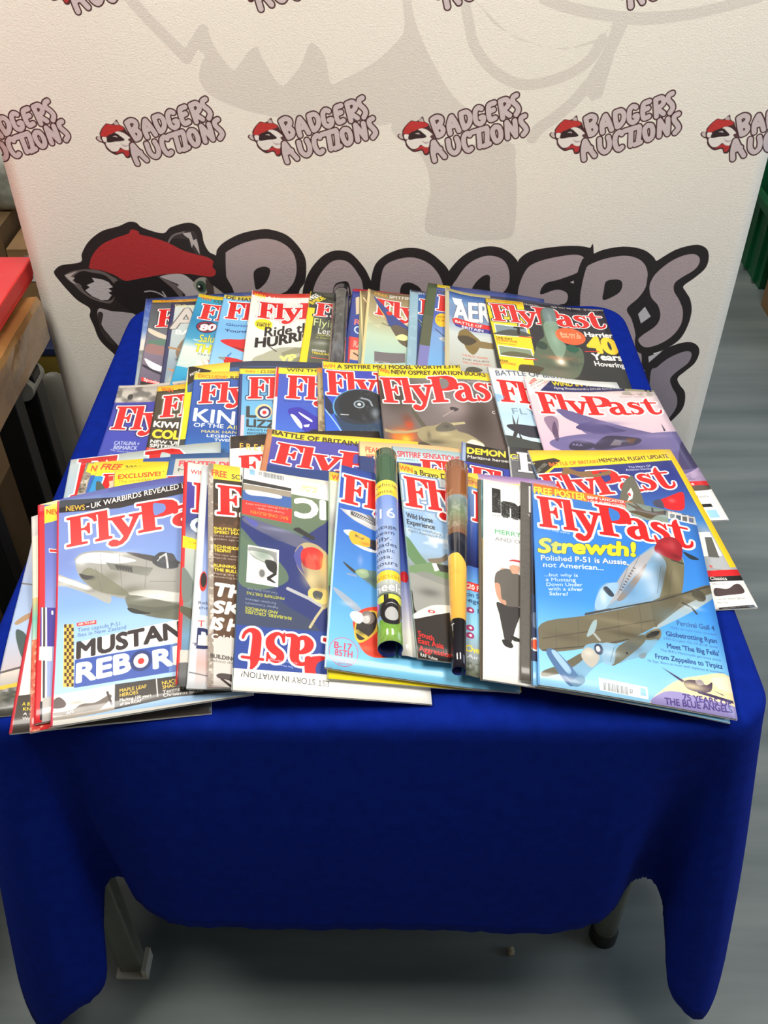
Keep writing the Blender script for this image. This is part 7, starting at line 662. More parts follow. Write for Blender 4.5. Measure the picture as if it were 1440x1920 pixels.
M('dark brown aviation magazine with worn spine, FREE corner and slanted white headline',-.2288,.9222,.1183,.737,.0021,0,0,3,0,
 [974,915,852,781,707,634,565,502,442,386,929,873,813,744,672,601,535,474,418,364,881,827,769,704,636,567,504,445,392,343,826,776,722,662,597,532,470,415,365,319,768,721,673,618,555,493,435,382,333,288,707,664,619,566,509,451,397,347,300,255,644,603,559,511,460,408,359,312,268,223,583,543,502,459,413,366,321,279,237,193,526,488,450,409,367,324,284,245,206,161,474,439,403,365,324,284,245,207,167,124,428,395,362,324,284,244,204,166,126,84,386,355,323,286,247,205,165,125,86,44,346,316,285,251,210,167,126,86,47,5],
 [('g',((0,(55,44,36)),(.2,(60,48,40)),(.3,(80,58,42)),(1,(90,64,46)))),('n',8,9,.5,(120,90,66),8,60,210,250),('p',((0,0),(210,0),(210,24),(0,24)),(240,236,228)),('p',((0,0),(38,0),(38,24),(0,24)),(250,210,60)),('p',((0,0),(6,0),(6,297),(0,297)),(150,138,128)),('n',9,4,.7,(225,220,210),0,0,6,297),('t','FREE',4.4,18.9,21.8,20.5,9.8,(222,85,45),{'bold':.04,'up':(0,-9.8)}),('t','SCHNEIDER',27.9,20.6,76.4,19.9,7.4,(60,60,60),{'bold':.02,'up':(0,-7.4)}),('m',9.9,76.6,195.9,76.6,44.1,{'ew':2.6}),('t','SHUTTLEWORTH',6.7,98.5,55,99.6,3.7,(246,218,60),{'bold':.04,'up':(0,-3.7)}),('t','SPEED MACHINES',6.7,103.6,58,104.5,3.7,(246,218,60),{'bold':.04,'up':(0,-3.7)}),('t','Grace and pace from the',6.7,107.6,54.8,109,2.5,(200,190,180),{'up':(0,-2.5)}),('t','golden age of racing',6.7,112.1,51.6,113.5,2.5,(200,190,180),{'up':(0,-2.5)}),('t','SCHNEIDER',6.6,122.9,39.8,125.5,3.9,(246,218,60),{'bold':.04,'up':(0,-3.9)}),('t','TROPHY',6.6,128.2,26.1,129.3,3.9,(246,218,60),{'bold':.04,'up':(0,-3.9)}),('t','The race where',6.6,132.9,35.9,135.2,2.5,(200,190,180),{'up':(0,-2.5)}),('t','legends were born',6.6,137,41.8,139.6,2.4,(200,190,180),{'up':(0,-2.4)}),('t','RUNNING',6.5,148.2,30.8,149.5,3.8,(246,218,60),{'bold':.04,'up':(0,-3.8)}),('t','THE BULLS',6.5,153.4,35.4,155.7,3.8,(246,218,60),{'bold':.04,'up':(0,-3.8)}),('t','Flying the Pitts',6.5,157.7,41.3,160.3,2.4,(200,190,180),{'up':(0,-2.4)}),('t','towering beasts',6.4,161.6,41.2,164.6,2.4,(200,190,180),{'up':(0,-2.4)}),('t','THE',4.9,184.1,52.4,189.9,15.2,(246,244,238),{'bold':.07,'shear':.25,'up':(0,-15.2)}),('t','SKY',4.5,205.8,51.9,210.4,14.2,(246,244,238),{'bold':.07,'shear':.25,'up':(0,-14.2)}),('t','IS HIGH',2.8,226.5,62.8,232.9,14,(246,244,238),{'bold':.07,'shear':.25,'up':(0,-14)}),('t','Celebrating',3.5,238.5,51,244.9,5.9,(246,244,238),{'bold':.04,'shear':.15,'up':(0,-5.9)}),('t','went higher',4.3,246.9,50.8,252.8,5.8,(246,244,238),{'bold':.04,'shear':.15,'up':(0,-5.8)}),('p',((6,238),(210,238),(210,297),(6,297)),(205,200,195)),('t','BUILDING',3,261.5,29.5,266.3,4.8,(55,50,48),{'bold':.03,'up':(0,-4.8)}),('t','Behind the scenes',3,266.3,44.8,272.7,3.2,(110,105,100),{'up':(0,-3.2)}),('p',((9.3,282.1),(16.9,280.6),(39,285.4),(58.3,291.7),(58.1,298.1),(27.9,291.6),(21,288.5),(11.4,286)),(55,40,40),1,1),('s',((14.1,286.8,1.2),(26.5,297.9,1.2)),(55,40,40),1,0),('p',((-.2,294.4),(25.1,297.9),(38.8,303.2),(38.8,310.1),(0,302.8)),(150,130,130),.6,1)])
M('upside-down aviation magazine with red spinner and inset black-and-white photo, front row',-.1853,.9179,.061,.735,.0021,.001,0,3,0,
 [946,876,804,730,658,590,527,469,414,362,911,845,773,701,630,564,503,447,394,344,873,808,740,671,602,537,478,424,373,324,830,769,704,636,570,508,451,399,348,298,782,726,664,598,535,476,423,373,322,271,727,672,615,555,496,442,391,343,293,244,668,617,564,510,457,406,359,313,265,216,610,563,515,465,417,371,327,283,238,189,555,511,467,422,378,335,294,252,207,159,506,465,423,381,339,298,258,217,173,125,462,423,383,343,302,261,220,179,134,87,423,386,349,308,266,225,183,140,94,47,388,353,318,275,231,187,144,100,53,5],
 [('p',((0,0),(210,0),(210,297),(0,297)),(40,58,118)),('g',((0,(110,125,95)),(.3,(90,110,90)),(.5,(45,60,110)),(1,(55,65,90))),0,20,210,225),('p',((1.9,75.8),(22.9,85),(38.7,101.1),(58.7,100.9),(80.5,84.5),(96.5,68.7),(106,70.9),(103.5,217.9),(80.1,202.9),(55,188.2),(42.9,172.4),(56.1,149.4),(42.2,130),(16.1,112.7),(2.1,100.7)),(38,50,110),1,1),('p',((-2.8,93.4),(19.1,112.2),(46.8,132.9),(56.9,152.9),(44.3,165.3),(20.8,171.8),(-.1,161.1)),(105,130,85),.7,1),('p',((0,0),(106,0),(106,27),(0,27)),(242,244,244)),('p',((7.4,.4),(13.7,-.4),(14.4,8.5),(8,8.7)),(150,200,235),1,0),('p',((24.7,-.2),(25.5,-.2),(25.8,8.1),(25,8.2)),(80,85,90),1,0),('p',((26.5,-.3),(27.3,-.3),(27.5,8.1),(26.7,8.1)),(80,85,90),1,0),('p',((28.3,-.3),(29.1,-.4),(29.3,8),(28.5,8)),(80,85,90),1,0),('p',((30,-.4),(30.8,-.5),(31.1,7.9),(30.3,7.9)),(80,85,90),1,0),('p',((31.8,-.5),(32.6,-.5),(32.8,7.9),(32,7.9)),(80,85,90),1,0),('p',((33.6,-.6),(34.4,-.6),(34.6,7.8),(33.8,7.8)),(80,85,90),1,0),('p',((35.4,-.7),(36.2,-.7),(36.4,7.7),(35.6,7.7)),(80,85,90),1,0),('p',((37.1,-.8),(38,-.8),(38.2,7.7),(37.4,7.7)),(80,85,90),1,0),('p',((38.9,-.9),(39.7,-.9),(39.9,7.6),(39.1,7.6)),(80,85,90),1,0),('p',((40.7,-.9),(41.5,-.9),(41.7,7.6),(40.9,7.6)),(80,85,90),1,0),('p',((42.5,-1),(43.3,-1),(43.5,7.5),(42.7,7.5)),(80,85,90),1,0),('p',((44.3,-1.1),(45.1,-1.1),(45.3,7.4),(44.5,7.4)),(80,85,90),1,0),('p',((46.1,-1.1),(46.9,-1.2),(47.1,7.4),(46.3,7.4)),(80,85,90),1,0),('p',((47.9,-1.2),(48.7,-1.2),(48.8,7.3),(48,7.3)),(80,85,90),1,0),('t','02',18.5,6.2,22.8,5.9,4.9,(90,90,95),{'up':(0,-4.9)}),('p',((106,0),(210,0),(210,42),(106,42)),(35,62,130)),('p',((.9,17.9),(58.6,17.7),(58.6,22.8),(.5,24.6)),(50,48,48),1,0),('p',((.5,25.6),(58.6,23.5),(58.8,32.7),(1,37.2)),(150,140,125),1,0),('p',((.6,36.2),(58.8,32.7),(59,50),(1.3,51.8)),(60,95,160),1,0),('p',((4.1,35.3),(16.6,33.1),(45.1,33.1),(45.2,38.4),(29.4,39.4),(9,41.4)),(246,244,238),1,1),('p',((.8,50.9),(59.8,51.5),(59.2,74.5),(1.2,72)),(228,50,45),1,0),('t','BAC ONE-ELEVEN',55.2,65.1,11.4,64.6,4.6,(250,140,50),{'bold':.02,'up':(0,4.6)}),('t','Triumph and tragedy -',51.1,58.6,17.5,59.1,2.9,(250,200,190),{'up':(0,2.9)}),('t','a very British success story',55,52,4.9,55,2.9,(250,200,190),{'up':(0,2.9)}),('t','IC',98.8,29.6,64.1,33.5,28.5,(246,244,238),{'bold':.06,'up':(0,28.5)}),('t','JET PILOT',89.6,13.4,68.3,14.1,4.6,(225,220,90),{'bold':.02,'up':(0,4.6)}),('t','PIONEER',89.6,7.6,70.7,8.9,4.2,(225,220,90),{'bold':.02,'up':(0,4.2)}),('t','Who was',89.7,2.3,75.6,3.4,3.4,(200,215,240),{'up':(0,3.4)}),('t','Brian Mulvany?',89.7,-3.1,64.1,-.3,3.7,(200,215,240),{'up':(0,3.7)}),('p',((4.2,77.2),(15,76.8),(33.6,80.6),(61.7,88.4),(80.5,96.5),(86.7,103.2),(74.2,109.4),(55.7,105.3),(27.8,95.6),(10.7,87.5),(2.9,81.4)),(90,92,120),1,1),('p',((62.4,80.3),(67.9,78.1),(86.8,89.2),(86.7,93.6),(80.5,92.5),(61.7,83.5)),(40,40,42),1,0),('p',((4.1,75.3),(18.1,80.1),(20.6,85.4),(15.4,88.5)),(80,85,160),1,1),('p',((63.5,122.7),(64.9,111.1),(74.2,99.7),(86.7,99.2),(96,105.3),(102.9,115.9),(104.7,146.2),(102.7,179.5),(95,189.1),(87.7,175.7),(78.7,155.3),(68.1,138.6)),(175,160,120),1,1),('p',((62.5,121.9),(65,113),(71.1,104.2),(74.2,113.2),(71.1,130.7),(74.2,143.1),(68.1,136.7)),(75,80,150),1,1),('p',((71.1,113.8),(75.8,107.2),(86.7,104.7),(96,111.2),(95.9,120.9),(94.2,132.6),(86.4,136.7),(75.7,133.7),(71.1,125.1)),(215,40,35),1,1),('p',((78.8,116.2),(80.4,114.4),(88,129.8),(86.4,136.7),(74.2,130.2)),(240,90,70),.7,1),('p',((78.7,167.9),(83.2,161.9),(98.4,161.8),(102,172.3),(98.1,181.7),(86.1,181.3),(80.2,176.6)),(215,190,110),1,1),('p',((84,169),(87.8,165),(95.3,167.6),(92.2,177),(86.2,175.9)),(70,75,80),1,1),('s',((56.2,166.3,2.2),(80.2,176.6,2.2),(92.1,184.1,2.2)),(175,175,180),1,0),('s',((95,187.4,1.5),(87.5,200.4,1.5),(80.8,213.9,1.5)),(190,180,140),1,0),('b',95.8,126.7,4.7,17,(230,180,80),.6),('p',((10.1,114.7),(45.5,115.7),(45.1,166),(9.8,163.9)),(246,244,238),1,0),('p',((11.7,117.2),(40.5,119.3),(42.9,122.6),(42.4,142.5),(28.8,135.8),(15.1,129.1)),(150,150,150),1,1),('p',((11.9,122.5),(34.6,124),(39.3,132.3),(24.2,133)),(210,210,210),1,1),('p',((30.2,132),(42.3,133.6),(42.5,147.9),(33.5,143.9)),(40,38,38),1,1),('e',26.9,150.2,4.5,7,(190,190,190),1),('e',26.9,150.2,3,4.9,(110,110,110),1),('p',((32.2,154.7),(43.2,145.1),(43.3,149.5),(36.7,155.8),(42.7,160.2),(41.3,161.3),(33,158.1)),(35,33,33),1,0),('t','PINSTRIPE DELTAS',52.2,178.2,10.7,175.7,3.5,(190,190,60),{'bold':.02,'up':(0,3.5)}),('t','Test pilot Roly Falk',45.2,173,10.5,170.6,2.4,(150,160,170),{'up':(0,2.4)}),('t','RHUBARBS, CIRCUSES',60.3,202.8,10.1,199.3,3.8,(190,190,60),{'bold':.03,'up':(0,3.8)}),('t','AND RAMRODS',45.6,196.9,9.9,194.8,3.7,(190,190,60),{'bold':.03,'up':(0,3.7)}),('t',"Fighter Command's",45.5,191.4,9.7,189.3,2.6,(160,170,190),{'up':(0,2.6)}),('t','European offensive',43.2,186.2,9.5,184.3,2.6,(160,170,190),{'up':(0,2.6)}),('p',((0,218),(210,218),(210,297),(0,297)),(38,66,145)),('m',184.3,231.4,8.7,220.5,55,{'ew':2.6}),('t','The Heart Of',63.7,264.3,41.9,262,2.3,(200,210,235),{'shear':.2,'up':(0,2.3)}),('t','Aviation Heritage',67.9,259.2,36.1,256.8,2.3,(200,210,235),{'shear':.2,'up':(0,2.3)}),('p',((0,271),(210,271),(210,297),(0,297)),(240,238,232)),('t','EST STORY IN AVIATION?',100.7,278.8,8.7,273.5,7,(55,52,50),{'up':(0,7)}),('b',80.3,149.6,9.2,12.7,(225,205,150),.6),('b',74.2,143.1,4.6,10.9,(90,85,110),.6),('b',93.9,158.7,6.1,9.1,(120,100,60),.5),('b',86.6,118.7,4.7,5.7,(250,130,110),.6),('b',74.2,128.3,3.1,7.4,(120,20,30),.6),('b',41.5,86.8,19,2.8,(140,145,175),.6),('b',34.1,102,15.6,7.4,(30,42,95),.5),('b',27,125.3,12.2,10.7,(75,105,80),.5),('b',89.2,177.4,4.5,3.6,(235,215,140),.6)])
M('pale magazine with yellow bottom band, showing between upside-down and bright blue covers',-.0808,.9416,.0389,.732,.0015,0,0,2.2,0,
 [741,683,622,561,505,456,413,377,344,310,716,660,599,539,484,435,394,359,328,295,687,632,574,516,462,414,374,340,311,278,656,602,546,490,437,390,350,317,287,255,624,571,516,462,410,364,325,292,262,231,590,540,487,433,383,337,297,264,235,204,554,505,455,404,355,309,269,235,205,176,516,470,422,374,327,281,240,205,176,150,480,436,391,344,298,252,211,176,147,123,444,403,359,314,269,223,180,145,115,90,407,367,326,282,237,191,149,113,84,58,369,330,290,249,203,157,117,82,54,30,331,293,253,212,167,124,85,52,26,5],
 [('g',((0,(215,212,190)),(.2,(200,205,200)),(.3,(150,150,150)),(.5,(160,200,140)),(.6,(110,150,90)),(.6,(50,50,60)),(.7,(220,220,215)),(.8,(90,95,120)),(1,(200,200,200)))),('p',((0,0),(40,0),(40,15),(0,15)),(250,205,60)),('t','WIN',3.5,13.1,20.2,12.9,8.4,(222,85,45),{'bold':.04,'up':(0,-8.4)}),('p',((0,270),(210,270),(210,297),(0,297)),(248,228,30)),('t','SEE INSIDE FOR THE LATEST NEWS',20,282,180,282,6,(200,180,20))])
M('bright blue aviation magazine with four aircraft noses and round pink 85TH stamp',-.0666,.9483,-.0171,.737,.0024,.003,0,3,0,
 [720,664,607,549,493,441,396,357,321,286,703,648,591,533,476,425,382,344,311,276,683,628,572,513,457,408,365,330,299,265,660,606,549,491,436,387,346,311,280,246,636,582,525,467,413,365,324,288,256,223,607,555,498,442,389,342,300,263,230,198,573,522,468,415,364,318,275,238,204,171,538,489,438,388,339,293,250,211,177,145,503,458,409,361,313,266,222,183,149,119,467,424,379,334,287,239,194,155,121,91,431,390,349,307,259,211,166,126,92,61,396,357,317,277,229,181,136,97,64,34,360,322,283,242,197,150,107,69,37,8],
 [('g',((0,(30,70,165)),(.3,(45,100,190)),(.6,(70,140,210)),(.8,(100,175,225)),(1,(120,195,230)))),('p',((0,0),(2,0),(2,297),(0,297)),(190,215,235)),('m',4.4,64.2,190.4,64.2,48.7,{'ew':2.6}),('p',((5.9,76.5),(13.4,75.1),(23.5,74.1),(35.4,76.1),(47.5,81.7),(51.4,98.7),(44.6,98.3),(31,93.4),(17.3,86.4)),(190,190,190),1,1),('s',((19.5,78.9,3.2),(30.6,82.2,3.2),(46.8,87.6,3.2)),(60,60,64),.9,1),('p',((19.9,76.9),(20.9,77.3),(21,78.8),(20,78.5)),(246,244,238),1,0),('p',((21.2,79.3),(22.2,79.7),(22.3,81.3),(21.3,80.9)),(246,244,238),1,0),('p',((22.3,77.7),(23.3,78.1),(23.4,79.6),(22.4,79.3)),(246,244,238),1,0),('p',((23.6,80.1),(24.6,80.5),(24.7,82.1),(23.6,81.7)),(246,244,238),1,0),('p',((24.7,78.5),(25.7,78.8),(25.8,80.4),(24.8,80.1)),(246,244,238),1,0),('p',((26,80.9),(27,81.3),(27.1,82.8),(26,82.5)),(246,244,238),1,0),('p',((27.1,79.3),(28.1,79.6),(28.2,81.2),(27.2,80.8)),(246,244,238),1,0),('p',((28.4,81.7),(29.4,82.1),(29.5,83.6),(28.4,83.3)),(246,244,238),1,0),('p',((29.5,80.1),(30.5,80.4),(30.6,82),(29.6,81.6)),(246,244,238),1,0),('p',((30.8,82.5),(31.8,82.9),(31.9,84.4),(30.8,84.1)),(246,244,238),1,0),('p',((31.9,80.9),(32.9,81.2),(33,82.8),(31.9,82.4)),(246,244,238),1,0),('p',((33.2,83.3),(34.2,83.7),(34.3,85.2),(33.2,84.9)),(246,244,238),1,0),('p',((34.3,81.7),(35.3,82.1),(35.4,83.6),(34.3,83.3)),(246,244,238),1,0),('p',((35.6,84.1),(36.6,84.5),(36.6,86.1),(35.6,85.7)),(246,244,238),1,0),('p',((36.7,82.5),(37.7,82.9),(37.8,84.5),(36.7,84.1)),(246,244,238),1,0),('p',((38,84.9),(39,85.3),(39,86.9),(38,86.5)),(246,244,238),1,0),('p',((39.1,83.3),(40.1,83.7),(40.2,85.3),(39.1,84.9)),(246,244,238),1,0),('p',((40.4,85.8),(41.4,86.2),(41.4,87.7),(40.4,87.3)),(246,244,238),1,0),('p',((41.5,84.2),(42.5,84.6),(42.6,86.1),(41.5,85.7)),(246,244,238),1,0),('p',((42.7,86.6),(43.8,87),(43.8,88.6),(42.8,88.2)),(246,244,238),1,0),('p',((43.9,85),(44.9,85.4),(45,87),(43.9,86.6)),(246,244,238),1,0),('p',((45.1,87.5),(46.2,87.9),(46.2,89.4),(45.2,89)),(246,244,238),1,0),('p',((37.1,75.6),(50.9,80.8),(51,86.4),(39,80.8)),(120,120,126),1,1),('p',((11.8,76.3),(16,75.9),(17.1,81.9),(13.7,80.8)),(246,244,238),1,1),('s',((5,75.7,.8),(11.8,77.9,.8)),(180,180,190),1,0),('p',((10.1,108.7),(19.9,105.7),(23.5,111.2),(20.4,116.4),(13.7,114.1)),(215,225,225),1,1),('p',((17.6,109.7),(21.6,106.3),(36.7,110.4),(42.2,114.3),(42.2,125.1),(32.4,127.8),(22.5,126.5),(17.2,117.4)),(238,175,50),1,1),('p',((24.3,110.9),(35.2,113.7),(33.7,117.2),(23.6,114.4)),(110,80,40),1,0),('p',((42.2,114.3),(51.8,113.9),(52.3,130.9),(42.3,127.1)),(45,45,55),1,0),('p',((24.1,126),(48.9,129.6),(52.3,133),(35.9,132)),(225,225,225),1,1),('p',((11.8,155.1),(17.6,158.5),(25.9,164.3),(27.9,167.8),(24.4,167.7),(16.1,160.9)),(50,50,45),1,1),('p',((26.7,164.1),(33.7,159.9),(41,160.5),(53.1,161.6),(53.8,185.4),(42.4,178.1),(32.6,172.5),(27.7,168.8)),(95,120,110),1,1),('p',((27.2,165),(33.7,160.3),(40.2,160.7),(42.1,170.2),(34.2,173.1),(28.5,168.6)),(140,165,130),1,1),('s',((18.2,171.3,1.2),(27.8,171.8,1.2)),(130,150,190),1,0),('b',31.6,148.7,3.3,8,(140,160,215),.7),('p',((2.9,193.8),(11.7,197.2),(27.8,208.5),(37.6,219.5),(33.1,222.3),(20.3,213.9),(7.3,202.1)),(150,165,185),1,1),('p',((27.3,230.9),(34.5,218.3),(46.7,211),(59.2,211.5),(70.7,235.7),(71.2,268),(56.3,275.5),(42.7,272.5),(33.1,258.4),(28.7,245.1)),(222,60,40),1,1),('p',((28.9,248.6),(30.5,233.8),(36.2,223.5),(45.3,216),(54.7,218),(55.3,238.3),(48,250.5),(37.7,259.4),(32.4,258.6)),(225,185,60),1,1),('p',((30.7,244.7),(32.7,231.6),(40.8,220.7),(50,217.9),(53.5,229.4),(49.3,244.8),(39,255.6),(33,254.9)),(45,40,38),1,1),('e',43.3,225.8,7.8,8.8,(120,110,105),1),('e',41.1,229,4.7,5.1,(190,190,190),1),('p',((23.2,226.2),(26.9,220.8),(36.2,221.6),(38.1,230.5),(33.7,235.9),(26.6,232.8)),(205,215,225),1,1),('s',((32.6,246.1,2.5),(41.9,251.5,2.5)),(215,190,70),1,0),('e',18.9,274.7,15.7,17.8,(214,80,120),1),('e',18.9,274.7,15.1,17.1,(125,190,228),1),('t','B-17',8.6,271.6,27.4,271.4,7.9,(210,60,90),{'bold':.02,'up':(0,-7.9)}),('t','85TH',9.7,280.6,28.4,280.1,7.8,(210,60,90),{'bold':.02,'up':(0,-7.8)}),('t','ANNIVERSARY',9.9,287,30.1,284.9,2,(210,60,90),{'bold':.02,'up':(0,-2)}),('t','FEATURES',13.8,290.4,27.7,288.7,2,(210,60,90),{'bold':.02,'up':(0,-2)}),('t','Plus',4.4,299.7,10.7,299.6,3.6,(190,80,140),{'shear':.2,'up':(0,-3.6)}),('t','Combat Cameras - Sopwith Snipe at War',12.6,300.1,128.3,303.6,3.6,(40,80,130),{'shear':.2,'up':(0,-3.6)}),('b',30.8,86.7,10.5,4.5,(235,235,235),.6),('b',30.2,113.5,5.1,2.6,(250,210,110),.7),('b',37.1,122.2,6.8,2.5,(160,105,30),.6),('b',33.9,164.2,4.9,2.8,(190,205,160),.6),('b',45.4,173.4,6.5,5.9,(55,70,70),.6),('b',52.8,256.8,7.7,8.8,(180,35,25),.6),('b',42.4,265.6,7.6,3.5,(245,120,80),.6),('b',43.3,224.8,3.1,3.7,(220,220,215),.7),('b',37.1,245.2,6.2,5.3,(25,22,22),.6),('b',20.2,212.1,9.5,3.7,(190,205,220),.5)])
M('magazine rolled into a tube with dark green and yellow back cover, front row',.0059,.9707,.0193,.7325,.0015,0,(.0148,.0138),2.2,0,
 [629,584,539,494,452,412,372,331,289,247,622,578,532,487,445,406,368,325,283,240,612,570,522,477,436,399,362,319,274,231,595,552,506,462,422,386,350,307,262,218,574,531,486,442,403,367,331,289,247,205,547,505,461,419,380,345,310,270,229,189,518,476,433,392,354,320,286,248,209,172,489,448,405,364,327,293,259,223,187,151,461,420,377,337,299,265,232,197,162,129,435,393,350,309,272,238,206,170,136,104,408,368,324,281,243,209,176,141,106,72,379,338,295,253,215,181,147,111,74,38,350,309,266,224,187,153,119,81,43,5],
 [('p',((0,0),(95,0),(95,297),(0,297)),(120,150,205)),('p',((0,0),(95,0),(95,62),(0,62)),(35,80,50)),('p',((0,62),(95,62),(95,88),(0,88)),(246,214,60)),('t','old vehicles',22,73,76,73,6,(120,100,40),{'bold':.01}),('t','full house.',20,84,68,84,6,(120,100,40),{'bold':.01}),('g',((0,(110,140,210)),(.5,(140,165,215)),(1,(170,185,215))),0,88,95,200),('t','2016',14,124,68,124,15,(240,242,248)),('t','vintage',29.8,141,70,141,5.5,(50,60,90),{'bold':.01}),('t','steam',37,150,66,150,5.5,(50,60,90),{'bold':.01}),('t','rally.',30.4,159,62,159,5.5,(50,60,90),{'bold':.01}),('t','accolades',20.6,168,70,168,5.5,(50,60,90),{'bold':.01}),('t','automatic',18.6,177,66,177,5.5,(50,60,90),{'bold':.01}),('t','dakota.',25.8,186,62,186,5.5,(50,60,90),{'bold':.01}),('t','tours',39,195,70,195,5.5,(50,60,90),{'bold':.01}),('p',((0,203),(95,203),(95,216),(0,216)),(240,205,60)),('t','August',30,213,74,213,6,(190,150,40),{'bold':.01}),('g',((0,(190,195,190)),(1,(120,130,120))),0,216,95,245),('t','Wheels',16,231,76,231,11,(225,228,228),{'bold':.04,'edge':(120,120,120),'ew':.03}),('g',((0,(90,100,90)),(1,(70,80,70))),0,234,95,262),('p',((0,236),(95,236),(95,246),(0,246)),(215,215,80)),('p',((10,236),(16,236),(16,250),(10,250)),(40,40,45)),('p',((30,236),(36,236),(36,250),(30,250)),(40,40,45)),('p',((50,236),(56,236),(56,250),(50,250)),(40,40,45)),('e',34,248,8,7,(225,60,140)),('e',60,258,16,16,(40,38,42)),('e',60,258,11,11,(190,190,190)),('e',60,258,4,4,(60,60,60)),('g',((0,(110,160,60)),(1,(150,185,95))),0,268,95,297),('n',4,3,.3,(90,140,50),0,262,95,297),('e',60,262,14,14,(40,38,42)),('e',60,262,9,9,(180,180,180)),('g',((0,(40,50,110)),(.3,(60,50,140)),(.6,(80,110,190)),(.7,(150,160,210)),(.8,(190,190,215)),(.9,(235,232,225)),(1,(225,222,215))),95,0,210,297),('e',100,190,4,8,(215,40,45))])
M('cloudy aviation magazine headed Wild Horse Experience beside the green rolled tube',.0072,.9622,.063,.7365,.0021,.004,0,3,0,
 [642,598,553,508,464,423,382,341,299,256,630,588,543,498,455,415,375,335,292,250,616,575,531,487,445,405,367,326,284,242,598,558,515,472,430,393,356,314,272,229,575,535,494,451,411,373,336,297,256,214,547,508,467,426,387,350,314,276,237,197,518,479,438,398,359,324,289,253,216,178,486,448,408,368,331,296,263,228,193,158,456,417,379,339,302,267,234,201,167,133,427,389,351,310,273,238,205,173,140,106,399,361,321,281,243,209,177,144,109,74,371,334,292,251,213,179,146,112,76,40,341,302,261,221,183,148,113,79,42,5],
 [('g',((0,(170,195,225)),(.1,(205,212,215)),(.3,(140,175,215)),(.5,(150,180,210)),(.6,(130,135,130)),(.7,(140,140,138)),(.7,(40,35,32)),(.9,(55,35,28)),(1,(110,60,40)))),('n',4,16,.8,(232,236,236),0,15,210,140),('p',((0,0),(210,0),(210,17),(0,17)),(250,222,70)),('g',((0,(150,120,190)),(1,(205,175,195))),105,0,210,14),('t','WIN',1.7,14.1,18.1,15.3,9.9,(222,105,35),{'bold':.04,'up':(0,-9.9)}),('t','a Bravo DVD',20.2,16.9,75.7,19.6,10.5,(60,55,30),{'bold':.03,'up':(0,-10.5)}),('m',4.4,78.1,190.4,78.1,54.3,{'under':(120,150,185),'ew':2.8}),('t','Wild Horse',3.9,97.4,36.1,100.3,8,(40,40,42),{'bold':.03,'up':(0,-8)}),('t','Experience',3.9,108,37.7,110.8,7.8,(40,40,42),{'bold':.03,'up':(0,-7.7)}),('t','Air-to-air with Mustang',4.3,113.9,44.6,119,3.6,(80,85,90),{'up':(0,-3.6)}),('t',"flight's Australia's P-51",4.7,119.5,44.9,124.4,3.6,(80,85,90),{'up':(0,-3.6)}),('p',((-.2,129.7),(5.4,132.7),(15.5,151.8),(24.1,166.7),(18.3,175.8),(7.6,167.7),(.4,154.9)),(95,130,90),1,1),('p',((2.3,172.8),(20.9,165.2),(34.5,160.9),(53.4,170.7),(51.8,185.1),(37.3,182.9),(19.8,177.6),(3.1,182.7)),(110,140,100),1,1),('p',((24.8,158.4),(40.2,153.8),(49.3,146.3),(52,152.3),(39.3,162.2),(27.8,162)),(120,110,95),1,1),('p',((28.9,163.8),(34.3,163),(36.6,172.8),(31.4,175.6)),(246,244,238),1,0),('p',((34.2,164),(50.7,164.8),(49.6,175.2),(38.1,174.7)),(60,60,60),1,0),('p',((1.5,183.1),(15.8,186.3),(36.2,193),(51.9,199),(49.6,218.8),(27.8,229.2),(5.1,236.7),(2.4,212.4)),(150,152,148),1,1),('b',22,206.9,14.8,6.9,(80,80,80),.6),('p',((.1,241.4),(15.2,229.3),(28.4,223.4),(49.2,222.7),(48.3,230.4),(31.9,236.2),(2.8,246.5)),(225,225,215),1,1),('e',21.9,233.5,4.2,2.3,(190,60,70),1),('e',21.9,233.5,1.9,1.2,(246,244,238),1),('p',((2.8,246.5),(27.1,236.9),(48.3,230.4),(40.6,300.2),(2.3,306)),(42,36,34),1,0),('b',3.7,307.6,9.2,7.6,(240,130,50),1),('t','South',4.3,268.5,21.2,273.1,7,(222,40,34),{'bold':.03,'up':(0,-7)}),('t','East Asia',3.6,277.6,31.1,281.6,6.9,(222,40,34),{'bold':.03,'up':(0,-6.9)}),('t','Aggression',3.6,287.4,39.2,291.7,6.8,(222,40,34),{'bold':.03,'up':(0,-6.7)}),('t','RAF Vultee',4.5,294.5,22.7,297.3,4.2,(246,244,238),{'bold':.03,'up':(0,-4.2)}),('t','Vengeance Fights',3.9,301.6,35.5,305,4.6,(246,244,238),{'bold':.03,'up':(0,-4.6)}),('t','the Japanese',3.7,308,27.3,310.6,4.6,(246,244,238),{'bold':.03,'up':(0,-4.6)})])
